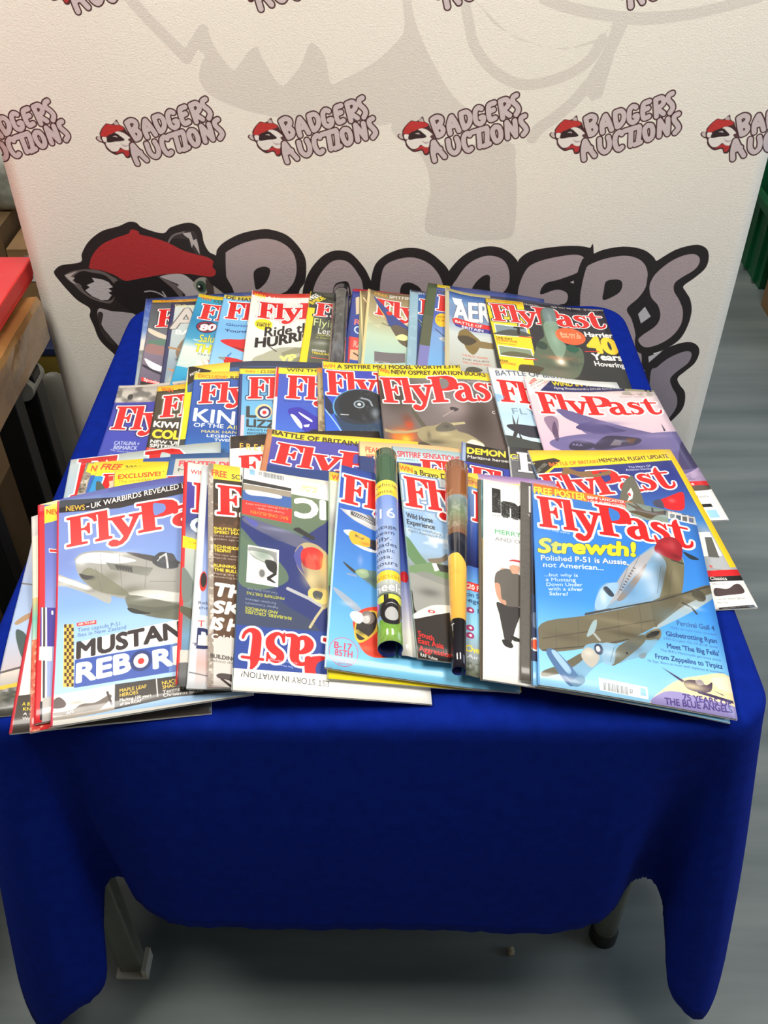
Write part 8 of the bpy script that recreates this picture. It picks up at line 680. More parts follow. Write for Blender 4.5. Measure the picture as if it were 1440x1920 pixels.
M('magazine rolled into a brown, amber and black tube, front row',.0973,.9468,-.0629,.732,.0015,0,(.0155,.0075),2.2,0,
 [602,564,524,482,438,394,347,301,257,214,587,550,510,469,427,383,336,289,244,202,569,533,494,454,413,371,323,275,229,186,547,511,473,435,394,352,306,259,213,169,522,487,449,411,371,330,287,242,196,152,496,460,423,385,346,307,266,222,179,137,471,435,397,359,322,284,245,203,162,122,447,411,373,335,298,262,225,183,143,105,422,387,350,312,275,237,199,159,120,83,398,364,326,289,251,212,173,134,96,60,371,338,302,264,227,187,148,109,73,39,342,309,274,236,198,159,121,85,52,21,311,277,243,205,167,130,94,61,32,5],
 [('g',((0,(130,75,40)),(.2,(140,85,45)),(.2,(120,135,140)),(.3,(110,125,90)),(.3,(120,130,100)),(.4,(120,80,60)),(.4,(40,40,50)),(.5,(50,55,75)),(.5,(45,45,60)),(.5,(235,190,80)),(.8,(225,170,75)),(.8,(25,22,25)),(1,(30,28,40))),0,0,95,297),('n',7,9,.3,(220,225,225),0,50,95,110),('n',8,14,.2,(200,140,60),0,160,95,238),('t','T',40,252,48,252,9,(225,225,225)),('p',((0,150),(30,140),(60,150),(95,180),(95,165),(60,130),(0,130)),(30,32,45),1,1),('g',((0,(120,170,220)),(.3,(60,90,170)),(.5,(25,30,80)),(.5,(70,110,190)),(.6,(110,175,225)),(.8,(150,205,230)),(.9,(150,160,170)),(1,(110,115,95)),(1,(90,95,80))),95,0,210,297),('p',((95,0),(118,0),(118,18),(95,18)),(250,200,60)),('t','SPECIAL',97,13,125,13,7,(222,110,50),{'bold':.03}),('m',101,76,285,76,52),('p',((95,172),(125,172),(125,184),(95,184)),(222,60,55)),('t','20 PAGES',97,182,128,182,7,(246,244,238),{'bold':.03}),('t','on Second',96,193,128,193,6,(50,70,110),{'bold':.02}),('t','legends',96,201,124,201,6,(50,70,110),{'bold':.02}),('e',100,212,4,4,(160,60,110)),('e',100,212,1.6,1.6,(246,244,238)),('e',100,236,4,4,(160,60,110)),('e',100,236,1.6,1.6,(246,244,238)),('e',100,246,4,4,(160,60,110)),('e',100,246,1.6,1.6,(246,244,238)),('t','MG',108,214,116,214,6,(50,60,90),{'bold':.02}),('t','Over 100',96,267,128,267,8,(240,215,60),{'bold':.03}),('t','Airmen',97,275,125,275,5,(220,225,230)),('n',5,4,.6,(60,65,50),95,280,210,297),('g',((0,(150,120,190)),(1,(200,170,195))),125,0,210,12)])
M('narrow visible edge of teal magazine left of the white trade magazine',.1097,.94,-.0545,.733,.0018,0,0,2.2,0,
 [615,578,540,499,456,411,366,320,274,226,601,565,526,486,443,399,354,308,262,213,584,550,510,470,429,386,342,295,247,199,562,528,490,451,411,371,326,279,232,184,537,503,467,429,390,349,307,262,217,169,512,477,442,404,366,326,286,243,199,153,487,453,417,380,341,303,264,223,181,136,464,430,394,356,317,279,242,202,162,119,440,407,370,332,293,256,219,180,140,98,416,382,346,307,269,230,193,155,116,76,390,356,321,282,243,204,166,130,93,53,362,328,292,253,214,176,140,104,69,31,332,297,261,222,185,148,113,79,46,8],
 [('g',((0,(90,140,150)),(.3,(95,150,155)),(.6,(40,60,120)),(.8,(40,70,130)),(1,(150,160,165)))),('p',((0,0),(4,0),(4,297),(0,297)),(95,85,70)),('p',((4,100),(8,100),(8,235),(4,235)),(205,175,110)),('n',2,8,.4,(160,200,205),4,0,12,297),('p',((5,245),(20,245),(20,297),(5,297)),(235,235,232))])
M('white trade magazine with man in grey shirt and santa hat, front row',.1165,.9356,-.0691,.7375,.0018,0,0,3,0,
 [609,571,531,490,447,404,360,312,264,215,595,559,519,478,436,394,350,303,254,206,579,543,505,465,424,381,337,291,243,196,559,525,488,448,407,365,322,278,230,183,535,501,465,427,387,347,304,260,215,168,509,476,441,404,365,324,283,241,198,153,484,450,416,380,341,302,261,221,180,137,460,426,392,356,318,279,239,201,161,119,437,404,369,332,294,256,216,178,139,98,415,381,345,308,270,232,192,154,115,76,392,358,321,282,244,205,167,129,91,53,365,331,294,255,216,179,141,104,67,29,338,303,266,228,189,152,116,81,44,7],
 [('g',((0,(240,240,236)),(.8,(232,235,234)),(.9,(222,226,225)),(1,(240,240,238)))),('n',2,6,.1,(205,210,212),0,0,210,297),('p',((10.5,13.3),(21.5,14.5),(21.5,56.5),(10.6,57)),(26,26,28),1,0),('t','nstaller',25.4,59.1,148.4,65.4,33,(26,26,28),{'bold':.09,'up':(0,-33)}),('n',21,1.6,.3,(235,235,232),12,22,60,70),('t','THE UK HEATING INDUSTRY',10.2,63.6,87.8,61.9,3.3,(120,120,120),{'up':(0,-3.3)}),('t','MERRY CHRISTMAS',13.8,91.4,103.3,90.3,7.1,(90,170,120),{'bold':.02,'up':(0,-7.1)}),('t','AND OUR WARMEST',13.7,102.4,102.6,100.5,5.7,(125,125,125),{'bold':.01,'up':(0,-5.7)}),('p',((19.6,146.8),(21.3,142.7),(25.9,143.1),(26.1,146.5),(21.2,149.5)),(200,160,140),1,1),('p',((30.8,138.3),(36.2,135.2),(41.9,136.6),(42.5,142.2),(39.9,148.5),(34.2,149),(31.1,144.5)),(205,155,130),1,1),('p',((29.5,137.5),(31,130.4),(36.3,127.8),(42.9,128.6),(43.5,135.8),(36.1,135.6)),(240,236,230),1,1),('p',((30,131.2),(34.7,127.7),(42.9,128),(42.8,130.5),(34.6,130.3)),(185,50,60),1,1),('p',((14.7,151.8),(24.5,143.7),(31.1,143.5),(34.2,149),(42.4,149.5),(45.2,166.2),(43.2,190.4),(38,197.3),(28.5,197.2),(20.7,192.8),(19.4,171.2),(13.3,168.4)),(95,90,85),1,1),('p',((13.3,167.4),(19.1,168.3),(20.8,186.9),(25.5,189.9),(25.7,195.8),(20.7,194.8),(15.2,184)),(195,145,120),1,1),('p',((15.2,193.8),(28.5,197.2),(41.2,196.7),(41.7,206.2),(35.8,226.2),(30.7,245.6),(24.6,246.8),(21,229),(18.1,210.7)),(55,52,52),1,1),('p',((20.8,243.8),(29.2,244),(32.9,250.5),(29.1,253),(23,250.6)),(35,33,33),1,1),('p',((30.9,236.4),(40.1,239.2),(44.6,242),(33.8,243.2)),(35,33,33),1,1),('t','Pioneering heating',16.6,289.9,68.6,288.9,3.4,(180,185,185),{'up':(0,-3.4)})])
M('charcoal-edged trade magazine just left of the front right blue aviation magazine',.1642,.9348,-.0992,.7345,.0018,0,0,2.2,0,
 [607,567,526,483,439,394,345,293,236,178,597,559,517,475,431,387,338,287,230,172,585,547,507,465,421,377,330,280,223,165,571,534,494,452,409,365,319,269,214,157,553,516,478,436,394,350,306,258,204,147,533,497,460,418,376,334,291,246,192,136,511,475,437,397,356,315,273,228,176,122,488,452,414,374,335,295,254,210,159,106,463,428,390,351,313,273,234,190,140,88,439,404,367,329,290,251,212,170,120,68,414,379,343,305,266,228,189,147,99,48,389,354,318,280,242,204,165,124,77,27,366,331,293,255,217,180,143,103,56,5],
 [('p',((0,0),(21,0),(21,297),(0,297)),(92,88,84)),('n',2,3,.2,(60,58,55),0,0,21,297),('p',((10,6),(13.8,5.8),(13.4,53.8),(10.1,53.9)),(235,235,235),1,0),('p',((21,0),(210,0),(210,297),(21,297)),(90,86,82)),('p',((27,10),(60,10),(60,55),(27,55)),(225,228,226)),('t','THE UK',8.2,61.1,33.7,57.4,3.6,(225,225,225),{'up':(0,-3.6)})])
M('blue and black magazine edge with orange roundel beside the front right magazine',.1762,.9254,-.102,.737,.0015,0,0,2.2,0,
 [602,564,523,480,437,391,340,287,230,174,592,555,515,472,429,385,335,282,226,169,580,544,505,463,420,376,328,277,221,163,566,530,492,451,408,364,317,267,212,156,550,515,477,436,394,351,305,256,202,146,531,496,459,418,377,334,290,244,190,135,509,474,437,398,357,315,273,227,176,122,486,452,415,375,336,295,253,209,159,106,463,428,391,353,314,274,233,190,141,89,439,404,368,330,292,252,212,169,121,70,414,380,344,306,268,229,189,148,100,50,389,355,319,282,243,205,166,124,78,28,366,331,295,257,219,181,143,100,54,5],
 [('g',((0,(60,110,190)),(.3,(50,105,190)),(.4,(40,60,110)),(.5,(30,28,32)),(.6,(34,32,38)),(.6,(225,230,232)),(.6,(45,60,90)),(.9,(40,45,75)),(.9,(110,175,225)),(1,(130,190,230)))),('e',3.9,245.4,6.3,8.8,(246,244,238),1),('e',3.6,245.5,4.6,6.5,(232,90,50),1),('p',((.7,204.2),(9.8,206.2),(10.5,224.1),(1.5,222.1)),(120,140,160),.7,1)])
M('bright blue aviation magazine headlined Strewth with silver fighter, fully visible front right',.1767,.9229,-.0827,.7425,.0024,0,0,3,0,
 [598,560,521,480,437,392,344,291,235,178,589,552,513,472,430,385,339,286,230,174,577,541,503,463,421,376,330,279,225,169,563,528,490,450,408,365,319,270,217,163,546,511,474,435,394,351,307,259,208,154,527,493,457,418,377,336,292,245,194,142,506,472,436,399,358,318,274,228,179,128,483,450,414,376,337,298,255,210,162,112,458,425,390,353,314,275,234,190,144,95,432,400,365,329,290,252,212,169,122,74,405,374,340,305,266,227,188,146,100,52,379,348,315,279,241,203,164,124,78,31,354,324,292,255,216,178,139,99,55,9],
 [('g',((0,(65,115,185)),(.2,(50,120,205)),(.6,(60,140,220)),(.8,(120,190,240)),(1,(150,205,240)))),('p',((0,0),(210,0),(210,15),(0,15)),(245,130,35)),('p',((-.4,-.4),(69.7,5.5),(68.9,16.6),(.3,14.2)),(245,120,40),1,0),('p',((69.7,5.5),(118.9,.1),(119.5,12.5),(68.9,15.9)),(222,60,45),1,0),('p',((118.7,2.5),(175.3,-7),(172,27.5),(129.7,28.7),(119.3,18.6)),(130,145,135),1,0),('p',((175.3,-7),(210.7,-10.5),(210.1,15.7),(173.2,16.1)),(232,230,225),1,0),('t','FREE POSTER',2,18.4,67.2,14.3,12.3,(250,230,60),{'bold':.05,'edge':(210,60,30),'ew':.03,'up':(0,-12.3)}),('t','BBMF LANCASTER',70.2,10.1,117.9,5.5,4.9,(246,244,238),{'bold':.04,'up':(0,-4.9)}),('t','+ OUR 40 BEST COVERS',69.7,17,117.6,13.1,4.5,(246,244,238),{'bold':.04,'up':(0,-4.5)}),('p',((120.8,4.6),(132.3,6.2),(145.8,10.2),(160.3,7),(171.7,1.3),(169.5,8.9),(156.7,16.7),(148.7,24.4),(135.1,22.2),(121.5,19.6),(131.5,13.2)),(90,75,55),1,1),('p',((128.4,-1.2),(131.8,.5),(143.4,11),(138.4,13.4)),(90,75,55),1,0),('p',((152.6,2.8),(155.1,2),(154.7,10.6),(152.2,11.4)),(60,50,45),1,0),('p',((169.2,2.2),(171.6,2),(170.5,10.3),(168.1,10.1)),(60,50,45),1,0),('t','FlyPast',175.7,1.6,188.6,-.5,4.8,(220,90,70),{'bold':.03,'up':(0,-4.8)}),('p',((193.7,-7.3),(200.1,-8.2),(198.8,1.3),(192.5,2.2)),(80,85,100),1,0),('p',((203,-8.2),(208.9,-7.9),(207.7,1.3),(201.6,1.4)),(110,70,90),1,0),('p',((176.5,5.8),(182.8,4.9),(181.7,14.1),(175.4,15)),(120,130,135),1,0),('p',((184.6,5.3),(190.9,4.5),(189.7,13.7),(183.5,14.5)),(70,80,100),1,0),('p',((192.8,4.8),(199.1,4),(197.8,13.2),(191.6,14.1)),(95,90,85),1,0),('p',((201.5,3.8),(207.5,3.7),(206.4,12.6),(200.2,13.1)),(120,125,150),1,0),('m',7.1,75.6,200.4,62,53.1,{'ew':2.8}),('t','www.key.aero',6.3,79.1,43.5,79.9,3.6,(225,230,240),{'up':(0,-3.6)}),('t','Strewth!',4.6,117.4,121.2,95.5,21.4,(250,226,45),{'bold':.055,'edge':(50,70,90),'ew':.025,'shear':.12,'up':(0,-21.4)}),('t','Polished P-51 is Aussie,',7.7,129.6,112.3,112.3,7.8,(60,90,130),{'bold':.03,'up':(0,-7.8)}),('t','Polished P-51 is Aussie,',7.2,129.2,111.9,111.8,7.9,(246,244,238),{'bold':.02,'up':(0,-7.9)}),('t','not American...',9.5,138.6,80.8,127.9,7.2,(246,244,238),{'bold':.02,'up':(0,-7.2)}),('t','...but why is',10.5,152.4,49.5,145.1,4.9,(246,244,238),{'bold':.01,'up':(0,-4.9)}),('t','a Mustang',11.8,159.3,46.6,152.7,5.1,(246,244,238),{'bold':.01,'up':(0,-5.1)}),('t','Down Under',12.4,166.3,54.2,157.9,5,(246,244,238),{'bold':.01,'up':(0,-5)}),('t','with a silver',14.2,172.2,54.2,164.7,5,(246,244,238),{'bold':.01,'up':(0,-5)}),('t','Sabre?',15.3,178.6,36.7,175.2,4.9,(246,244,238),{'bold':.01,'up':(0,-4.9)}),('p',((65.9,187.7),(68.7,171.9),(73.9,157.7),(83.1,146.3),(96.1,142.4),(111.8,113),(132.1,87.3),(149.7,70.1),(168.1,67.6),(181.8,81.7),(179.3,106.1),(171.2,139.1),(157,164.2),(135,190),(102.6,207.1),(66.9,197.5)),(125,160,190),1,1),('p',((147,74),(168.6,64.4),(181.3,84.9),(178.6,112),(170.8,142),(154.1,170.2),(135,190),(132.3,178),(143.5,154.4),(154.5,118.8),(158.8,94.6)),(110,105,80),1,1),('p',((111.8,113),(136.8,84.5),(148.9,76.5),(134.5,104.2),(113.6,137.6),(94,166.2),(76.1,183),(86.2,160.1)),(165,165,170),1,1),('p',((109.2,138.7),(134.1,107.2),(152.7,99.2),(146.3,132.1),(128.3,158.2),(106.3,168.6),(93.6,171.5)),(120,165,205),.8,1),('p',((94,166.2),(124.2,118.3),(134.5,104.2),(122.6,132.6),(102.5,164.3)),(140,115,95),.8,1),('p',((67.3,177.3),(73.7,160.4),(84.1,147.4),(96.1,143.2),(95.2,152.8),(85.1,173.4),(75.8,186.8),(67.6,187.4)),(150,185,215),1,1),('p',((78.1,156.7),(82.7,151.7),(90.2,161.8),(85.8,165.5)),(50,60,75),1,1),('p',((148.2,73.7),(155.7,59.1),(168.3,50.4),(177.4,50.6),(183.6,62.8),(179.7,83.9),(171.8,89.2),(158.9,85.6),(148.3,81.2)),(150,30,40),1,1),('b',162.7,66.3,7.5,8.1,(190,60,65),.6),('s',((167.3,89.1,1.2),(180.4,91.1,1.2)),(60,55,50),1,0),('p',((183.5,70.6),(196.6,74.1),(202.7,78.2),(191,80.4)),(40,50,60),1,1),('p',((4.5,219.9),(54.6,198.9),(105.5,176.5),(145.7,153.9),(173.4,138.5),(208.3,116.8),(208.4,135),(183.4,157.4),(159.5,176.6),(132,198.2),(101.2,221.9),(72.2,235),(5.6,254.8)),(105,98,78),1,1),('p',((127.2,204.2),(146,184.9),(172.8,157.5),(209.3,129.4),(209,137.7),(177.8,166.8),(145,192.7)),(160,175,180),1,1),('p',((136.6,158.8),(173.4,138.5),(161.4,163.1),(141.7,185.9),(134.1,197.7),(132.3,178)),(95,88,68),1,1),('s',((54.7,197.6,.9),(145.4,156.6,.9),(209.1,118.2,.9)),(60,58,55),1,0),('s',((6,238.5,.7),(61.4,218.2,.7),(135.3,187.4,.7)),(80,74,60),1,0),('s',((5.6,253.7,.8),(72.3,233.8,.8),(101.3,220.6,.8)),(70,66,55),1,0),('e',193,137.2,8.3,8.7,(75,72,60),1),('p',((55,224.3),(62.3,205.9),(67.6,202.3),(64.5,217.6),(56.9,226.3)),(150,175,180),1,1),('s',((63.2,221.4,1.5),(68.7,228.7,1.5)),(160,165,160),1,0),('s',((171.2,154,1.3),(181.2,158,1.3),(185.9,165.9,1.3)),(55,52,48),1,0),('s',((55.8,196.1,1.1),(84.3,183.7,1.1)),(60,60,60),1,0),('p',((120.4,210.5),(129.5,202.4),(139.1,199.1),(138.9,208.9),(131.7,217.8),(121.7,217.5)),(115,110,90),1,1),('p',((121.2,212.8),(129.2,205),(138.1,201.7),(134.8,208.6),(124,214.6)),(30,30,30),1,1),('p',((47.6,249.3),(56.3,235.9),(88.5,229.3),(92.1,233.2),(118.6,208.5),(121.7,217.5),(134.1,214.8),(119.6,236.9),(98.7,248.1),(86.3,255.2),(70.6,256.2),(53.9,273),(45.4,287.9),(37.5,292.6),(28.3,288.8),(24.9,278.4),(43,261.6)),(120,165,195),1,1),('p',((90.3,231.3),(118.4,211),(119.4,220.4),(99.1,243.4),(82.1,258.4),(80.5,254.1)),(100,100,85),1,1),('p',((72.3,232.6),(84.3,232.5),(82.3,256.1),(70.6,256.2)),(140,175,200),.8,1),('p',((4.9,279.7),(25.4,267.1),(47.6,249.3),(53.4,250.4),(42.9,263.8),(24.9,278.4),(5.6,286.2)),(95,90,72),1,1),('p',((9.4,256.4),(20.2,252.1),(45.6,283.5),(37.6,291.9),(28.3,288.8)),(70,105,150),1,1),('p',((15.3,254.9),(20.2,252.6),(34.8,272.1),(30.7,277.3)),(150,185,215),1,1),('p',((47.6,249.3),(56,240.6),(67.1,250),(58.3,265.4),(49,258.1)),(180,175,165),1,1),('p',((25,276.1),(34.1,285.5),(46,276.7),(49.3,284.9),(37.5,292.6)),(100,140,170),1,1),('e',66.8,240.8,4.9,7.1,(50,60,85),1),('e',66.2,240.5,2.4,3.8,(200,205,205),1),('e',97.9,239.5,1.2,1.7,(35,35,50),1),('p',((111.5,238.6),(119.8,234.5),(117,242),(112,243.1)),(120,140,150),1,1),('t','Percival Gull 4',160,188.7,203.8,185.7,6.9,(35,60,115),{'bold':.025,'up':(0,-6.8)}),('t','1930s air-race hero revealed',151.2,195.7,204,192.7,3.4,(60,95,150),{'up':(0,-3.3)}),('t','Globetrotting Ryan',145.2,207,203.3,203.3,6.6,(35,60,115),{'bold':.025,'up':(0,-6.6)}),('t',"STM-S2's Java, Oz, US & UK quest",141.5,212.7,203.2,210.1,3.3,(60,95,150),{'up':(0,-3.3)}),('t',"Meet 'The Big Fella'",144.2,223.4,203.5,220.2,6.4,(35,60,115),{'bold':.025,'up':(0,-6.4)}),('t',"The IRA's Martinsyde get-away plane",136,229.2,203.7,227.2,3.2,(60,95,150),{'up':(0,-3.1)}),('t','From Zeppelins to Tirpitz',129.2,240,204.1,237,6.2,(35,60,115),{'bold':.025,'up':(0,-6.2)}),('t','76 Sqn: Born to hunt with biplanes & bombers',119.6,246.1,204.6,243.4,3.1,(60,95,150),{'up':(0,-3.1)}),('p',((116.8,296.8),(130.3,279.8),(149.8,263.7),(173,253),(210,245.6),(209.6,300.9),(170,298),(132,297.1)),(245,225,170),1,1),('p',((117.8,296.6),(134.1,280.2),(153.8,277.3),(172.9,279.8),(211,283.1),(210.6,305.3),(150.6,300)),(150,140,195),1,1),('p',((189.2,251.6),(215.4,247),(214.2,265.2),(195.1,263.8)),(245,235,205),.8,1),('p',((133.9,249.6),(157.9,262),(155.6,264.8)),(60,50,90),1,0),('p',((156.6,264.6),(162.1,260),(172.2,258.8),(181.5,262.4),(188.2,257.5),(188.7,260.7),(185.3,269.4),(173.9,273),(160.5,271.5)),(70,55,75),1,1),('p',((166.5,270.2),(208.6,275.7),(209,278.9),(171.7,274.6)),(60,48,85),1,0),('p',((186.7,266.8),(199.9,270.5),(198.7,271.4)),(60,48,85),1,0),('p',((170,260),(176.4,256.7),(179.6,261.7),(173.3,264.2)),(150,140,150),1,1),('t','75 YEARS OF',153.6,286,205.8,283.1,7.2,(75,60,130),{'bold':.035,'up':(0,-7.2)}),('t','THE BLUE ANGELS',133.2,295,205.7,290.5,7.7,(75,60,130),{'bold':.035,'up':(0,-7.7)}),('p',((64.2,276.5),(116,278.3),(115.7,293.1),(64.5,291.8)),(245,248,248),1,0),('p',((69.3,281),(70,281.1),(69.7,290.6),(68.9,290.5)),(70,75,80),1,0),('p',((70.8,281.1),(71.4,281.2),(71,290.7),(70.5,290.6)),(70,75,80),1,0),('p',((72.3,281.2),(72.7,281.3),(72.3,290.8),(72,290.6)),(70,75,80),1,0),('p',((73.9,281.2),(74.6,281.3),(74.3,290.8),(73.5,290.7)),(70,75,80),1,0),('p',((75.4,281.3),(76,281.4),(75.6,290.9),(75,290.8)),(70,75,80),1,0),('p',((76.9,281.4),(77.3,281.5),(76.9,291),(76.5,290.8)),(70,75,80),1,0),('p',((78.4,281.5),(79.2,281.5),(78.8,291),(78,290.9)),(70,75,80),1,0),('p',((80,281.5),(80.5,281.6),(80.1,291.1),(79.6,291)),(70,75,80),1,0),('p',((81.5,281.6),(81.9,281.7),(81.5,291.2),(81.1,291)),(70,75,80),1,0),('p',((83,281.7),(83.8,281.7),(83.4,291.2),(82.6,291.1)),(70,75,80),1,0),('p',((84.6,281.7),(85.1,281.8),(84.7,291.3),(84.1,291.2)),(70,75,80),1,0),('p',((86.1,281.8),(86.5,281.9),(86,291.4),(85.6,291.2)),(70,75,80),1,0),('p',((87.6,281.9),(88.4,281.9),(87.9,291.4),(87.2,291.3)),(70,75,80),1,0),('p',((89.1,281.9),(89.7,282),(89.2,291.5),(88.7,291.4)),(70,75,80),1,0),('p',((90.7,282),(91,282.1),(90.6,291.6),(90.2,291.4)),(70,75,80),1,0),('p',((92.2,282.1),(93,282.1),(92.5,291.6),(91.7,291.5)),(70,75,80),1,0),('p',((93.7,282.1),(94.3,282.2),(93.8,291.7),(93.2,291.6)),(70,75,80),1,0),('t','07',96.3,289.2,99.8,289.2,4.9,(60,60,60),{'bold':.02,'up':(0,-4.9)}),('p',((108.1,280.3),(113.9,280.5),(113.8,289.6),(107.7,289.5)),(150,200,235),1,0),('t','JULY 2021',65.1,278.6,74.6,278.9,1.6,(60,60,60),{'up':(0,-1.6)}),('b',154.5,118.8,11.8,25.9,(70,62,45),.6),('b',168.1,115,7.1,23.4,(150,140,110),.5),('b',128.3,120.1,13.9,11.5,(225,225,230),.7),('b',108.1,149.7,11.1,13.6,(90,130,175),.6),('b',136.7,140.1,9.1,16.7,(200,215,230),.5),('b',150.1,85.2,7.2,7.8,(210,220,235),.6),('b',77.3,167.4,4.3,11.8,(225,235,245),.6),('b',91.1,199.7,38.5,4.5,(140,130,105),.5),('b',30.9,231.5,22.4,5.9,(80,72,56),.5),('b',101.9,214.5,25.4,4,(66,60,46),.6),('b',183.3,144,14,4,(140,140,120),.5),('b',183.4,157.4,11.6,3.4,(205,215,220),.6),('b',104.3,230.7,12.5,7.2,(70,80,90),.5),('b',79.5,242.9,12.3,4.7,(190,210,225),.6),('b',128.5,211.2,6.4,3.5,(70,66,56),.6),('b',55.5,247.7,6.1,5.1,(215,210,195),.6),('b',38.3,278.1,7.9,4.5,(70,110,150),.5),('b',170.9,63.7,5.5,9.8,(205,90,90),.5),('b',172.9,81.4,7.4,4.4,(90,20,28),.6),('b',165,267.2,18.8,5.8,(255,240,190),.7),('b',15.6,96,27,17.4,(90,150,225),.3),('b',167.5,179.7,33.9,15.9,(120,190,245),.3),('b',86.5,275.4,40.3,9,(160,210,245),.4),('b',24.6,139.2,26.2,52.7,(45,110,200),.3),('s',((111.8,113,.3),(94.5,160.9,.3)),(70,70,66),.6,0),('s',((126.8,94.6,.3),(110.1,130.2,.3)),(70,70,66),.6,0),('s',((152.3,102.2,.3),(142.3,146.7,.3)),(70,70,66),.6,0),('s',((165.2,104.4,.3),(154.8,148.9,.3)),(70,70,66),.6,0),('s',((84.1,234.9,.3),(78.5,254.6,.3)),(70,70,66),.6,0),('s',((21.4,221.5,.3),(20.3,249.8,.3)),(70,70,66),.6,0),('s',((46.1,206.8,.3),(45.1,242.8,.3)),(70,70,66),.6,0),('s',((92.4,184.5,.3),(91.2,221.6,.3)),(70,70,66),.6,0),('s',((118.5,171,.3),(117.6,208.7,.3)),(70,70,66),.6,0),('s',((119.1,115.4,.8),(117.6,114.9,.8)),(60,50,45),.8,0),('s',((116.7,120.3,.8),(115.2,119.8,.8)),(60,50,45),.8,0),('s',((114.2,125.1,.8),(112.8,124.6,.8)),(60,50,45),.8,0),('s',((111.8,129.8,.8),(110.4,129.3,.8)),(60,50,45),.8,0),('s',((109.4,134.5,.8),(108,134.1,.8)),(60,50,45),.8,0),('s',((107,139.2,.8),(105.6,138.7,.8)),(60,50,45),.8,0),('s',((104.7,143.8,.8),(103.2,143.4,.8)),(60,50,45),.8,0),('s',((102.3,148.4,.8),(100.9,148,.8)),(60,50,45),.8,0),('s',((100,153,.8),(98.6,152.5,.8)),(60,50,45),.8,0)])

# ---------------------------------------------------------------- clutter at the left
brown = mat('brown_cardboard', (142, 112, 74), .75, noise=((6, 6, 14), (120, 92, 58), .35, .7))
dkbrown = mat('dull_cardboard', (112, 88, 56), .8, noise=((5, 5, 5), (96, 74, 46), .35, .7))
tape_m = mat('shiny_parcel_tape', (150, 112, 66), .18, noise=((9, 9, 20), (118, 82, 44), .42, .6), bump=(25, .5), coat=.6)
black_m = mat('black_steel', (26, 25, 24), .45, .4, bump=(90, .05)); greycap = mat('grey_plastic', (128, 128, 118), .4)
t = thing('side_table', (-1.0, 1.2, 0), 'wooden-topped side table with taped end and black steel legs, left edge', 'table')
part('table_board', B(-.42, .34, -.75, .37, .628, .712), mat('worn_wood', (150, 118, 78), .6, noise=((2, 14, 14), (110, 80, 46), .35, .7)), t, bevel=.006)
V = []; F = []   # crumpled tape wrapped round the board end
rs = np.random.RandomState(8); prof = [(.24, .7135), (.30, .7145), (.338, .716), (.3425, .705), (.3425, .68), (.3425, .65), (.3425, .63), (.335, .6265), (.25, .626)]
for k in range(15):
    for (px, pz) in prof: V.append((px + .002 * rs.rand(), .376 - k * .052 + .004 * rs.rand(), pz + .003 * (rs.rand() - .3) * (1 if pz > .7 else 0)))
for k in range(14):
    for i in range(len(prof) - 1): a = k * len(prof) + i; F.append((a, a + len(prof), a + len(prof) + 1, a + 1))
o = mesh('parcel_tape', V, F, [tape_m], t); md = o.modifiers.new('thickness', 'SOLIDIFY'); md.thickness = .0006; md.offset = 1
def black_leg(y, dx=0):
    bm = bmesh.new(); box(bm, .30 + dx, .345 + dx, y - .022, y + .022, 0, .627); l = part('leg', bm, black_m, t, bevel=.004)
    return l
l1 = black_leg(.27); bm = cyl(bmesh.new(), (.324, .235, .602), (.324, .305, .602), .022, n=18); part('end_cap', bm, greycap, l1)
l2 = black_leg(.19, -.01); l3 = black_leg(-.03)
part('brace', B(.31, .33, -.03, .25, .30, .325), black_m, t)
for yy in (.27,): part('leg', B(-.38, -.335, yy - .02, yy + .02, 0, .627), black_m, t)
t = thing('red_box', (-.88, 1.32, .7205), 'bright red lidded box lying on the side table at left', 'box')
red = mat('red_card', (205, 48, 44), .42, noise=((8, 8, 8), (205, 32, 30), .4, .6))
part('box_base', B(-.2, .196, -.5, .325, 0, .03), red, t, bevel=.003); part('lid', B(-.203, .2, -.503, .33, .012, .042), red, t, bevel=.003)
def carton(x0, x1, y0, y1, z0, z1, label, m=brown, rz=0, flaps=True, group=None):
    cx, cy = (x0 + x1) / 2, (y0 + y1) / 2; a, b, h = (x1 - x0) / 2, (y1 - y0) / 2, z1 - z0
    t = thing('cardboard_box', (cx, cy, z0), label, 'box', group, rz)
    bm = bmesh.new(); box(bm, -a, a, -b, -b + .005, 0, h); box(bm, -a, a, b - .005, b, 0, h); box(bm, -a, -a + .005, -b + .005, b - .005, 0, h); box(bm, a - .005, a, -b + .005, b - .005, 0, h); box(bm, -a + .005, a - .005, -b + .005, b - .005, 0, .005)
    part('box_body', bm, m, t)
    if flaps:
        part('flap', B(-a, a, -b, -.002, h + .0005, h + .0045), m, t); part('flap', B(-a, a, .002, b, h + .0005, h + .0045), m, t)
        part('parcel_tape', B(-a - .0008, a + .0008, -.025, .025, h + .0047, h + .0055), tape_m, t)
    return t
t = carton(-.835, -.50, 1.90, 2.26, 0, .655, 'tall brown cardboard box with white address label, standing behind side table')
bm = B(.035 - .1675, .075 - .1675, -.182, -.1802, .585, .645); part('label', bm, mat('paper_label', (205, 205, 200), .6, noise=((80, 80, 40), (120, 120, 122), .5, .6)), t)
carton(-1.25, -.85, 1.93, 2.30, 0, .69, 'dark brown cardboard box left of the tall labelled one', dkbrown)
carton(-1.1, -.80, 1.05, 1.66, 0, .34, 'dull brown cardboard box under the side table', dkbrown)
t = thing('cardboard_sheet', (-.60, 1.62, .0), 'flat brown cardboard sheet lying on the floor near the banner', 'cardboard'); part('panel', B(-.0, .085, -.28, -.04, .0, .006), brown, t); part('torn_flap', B(.03, .08, -.3, -.2, .0065, .012), brown, t)
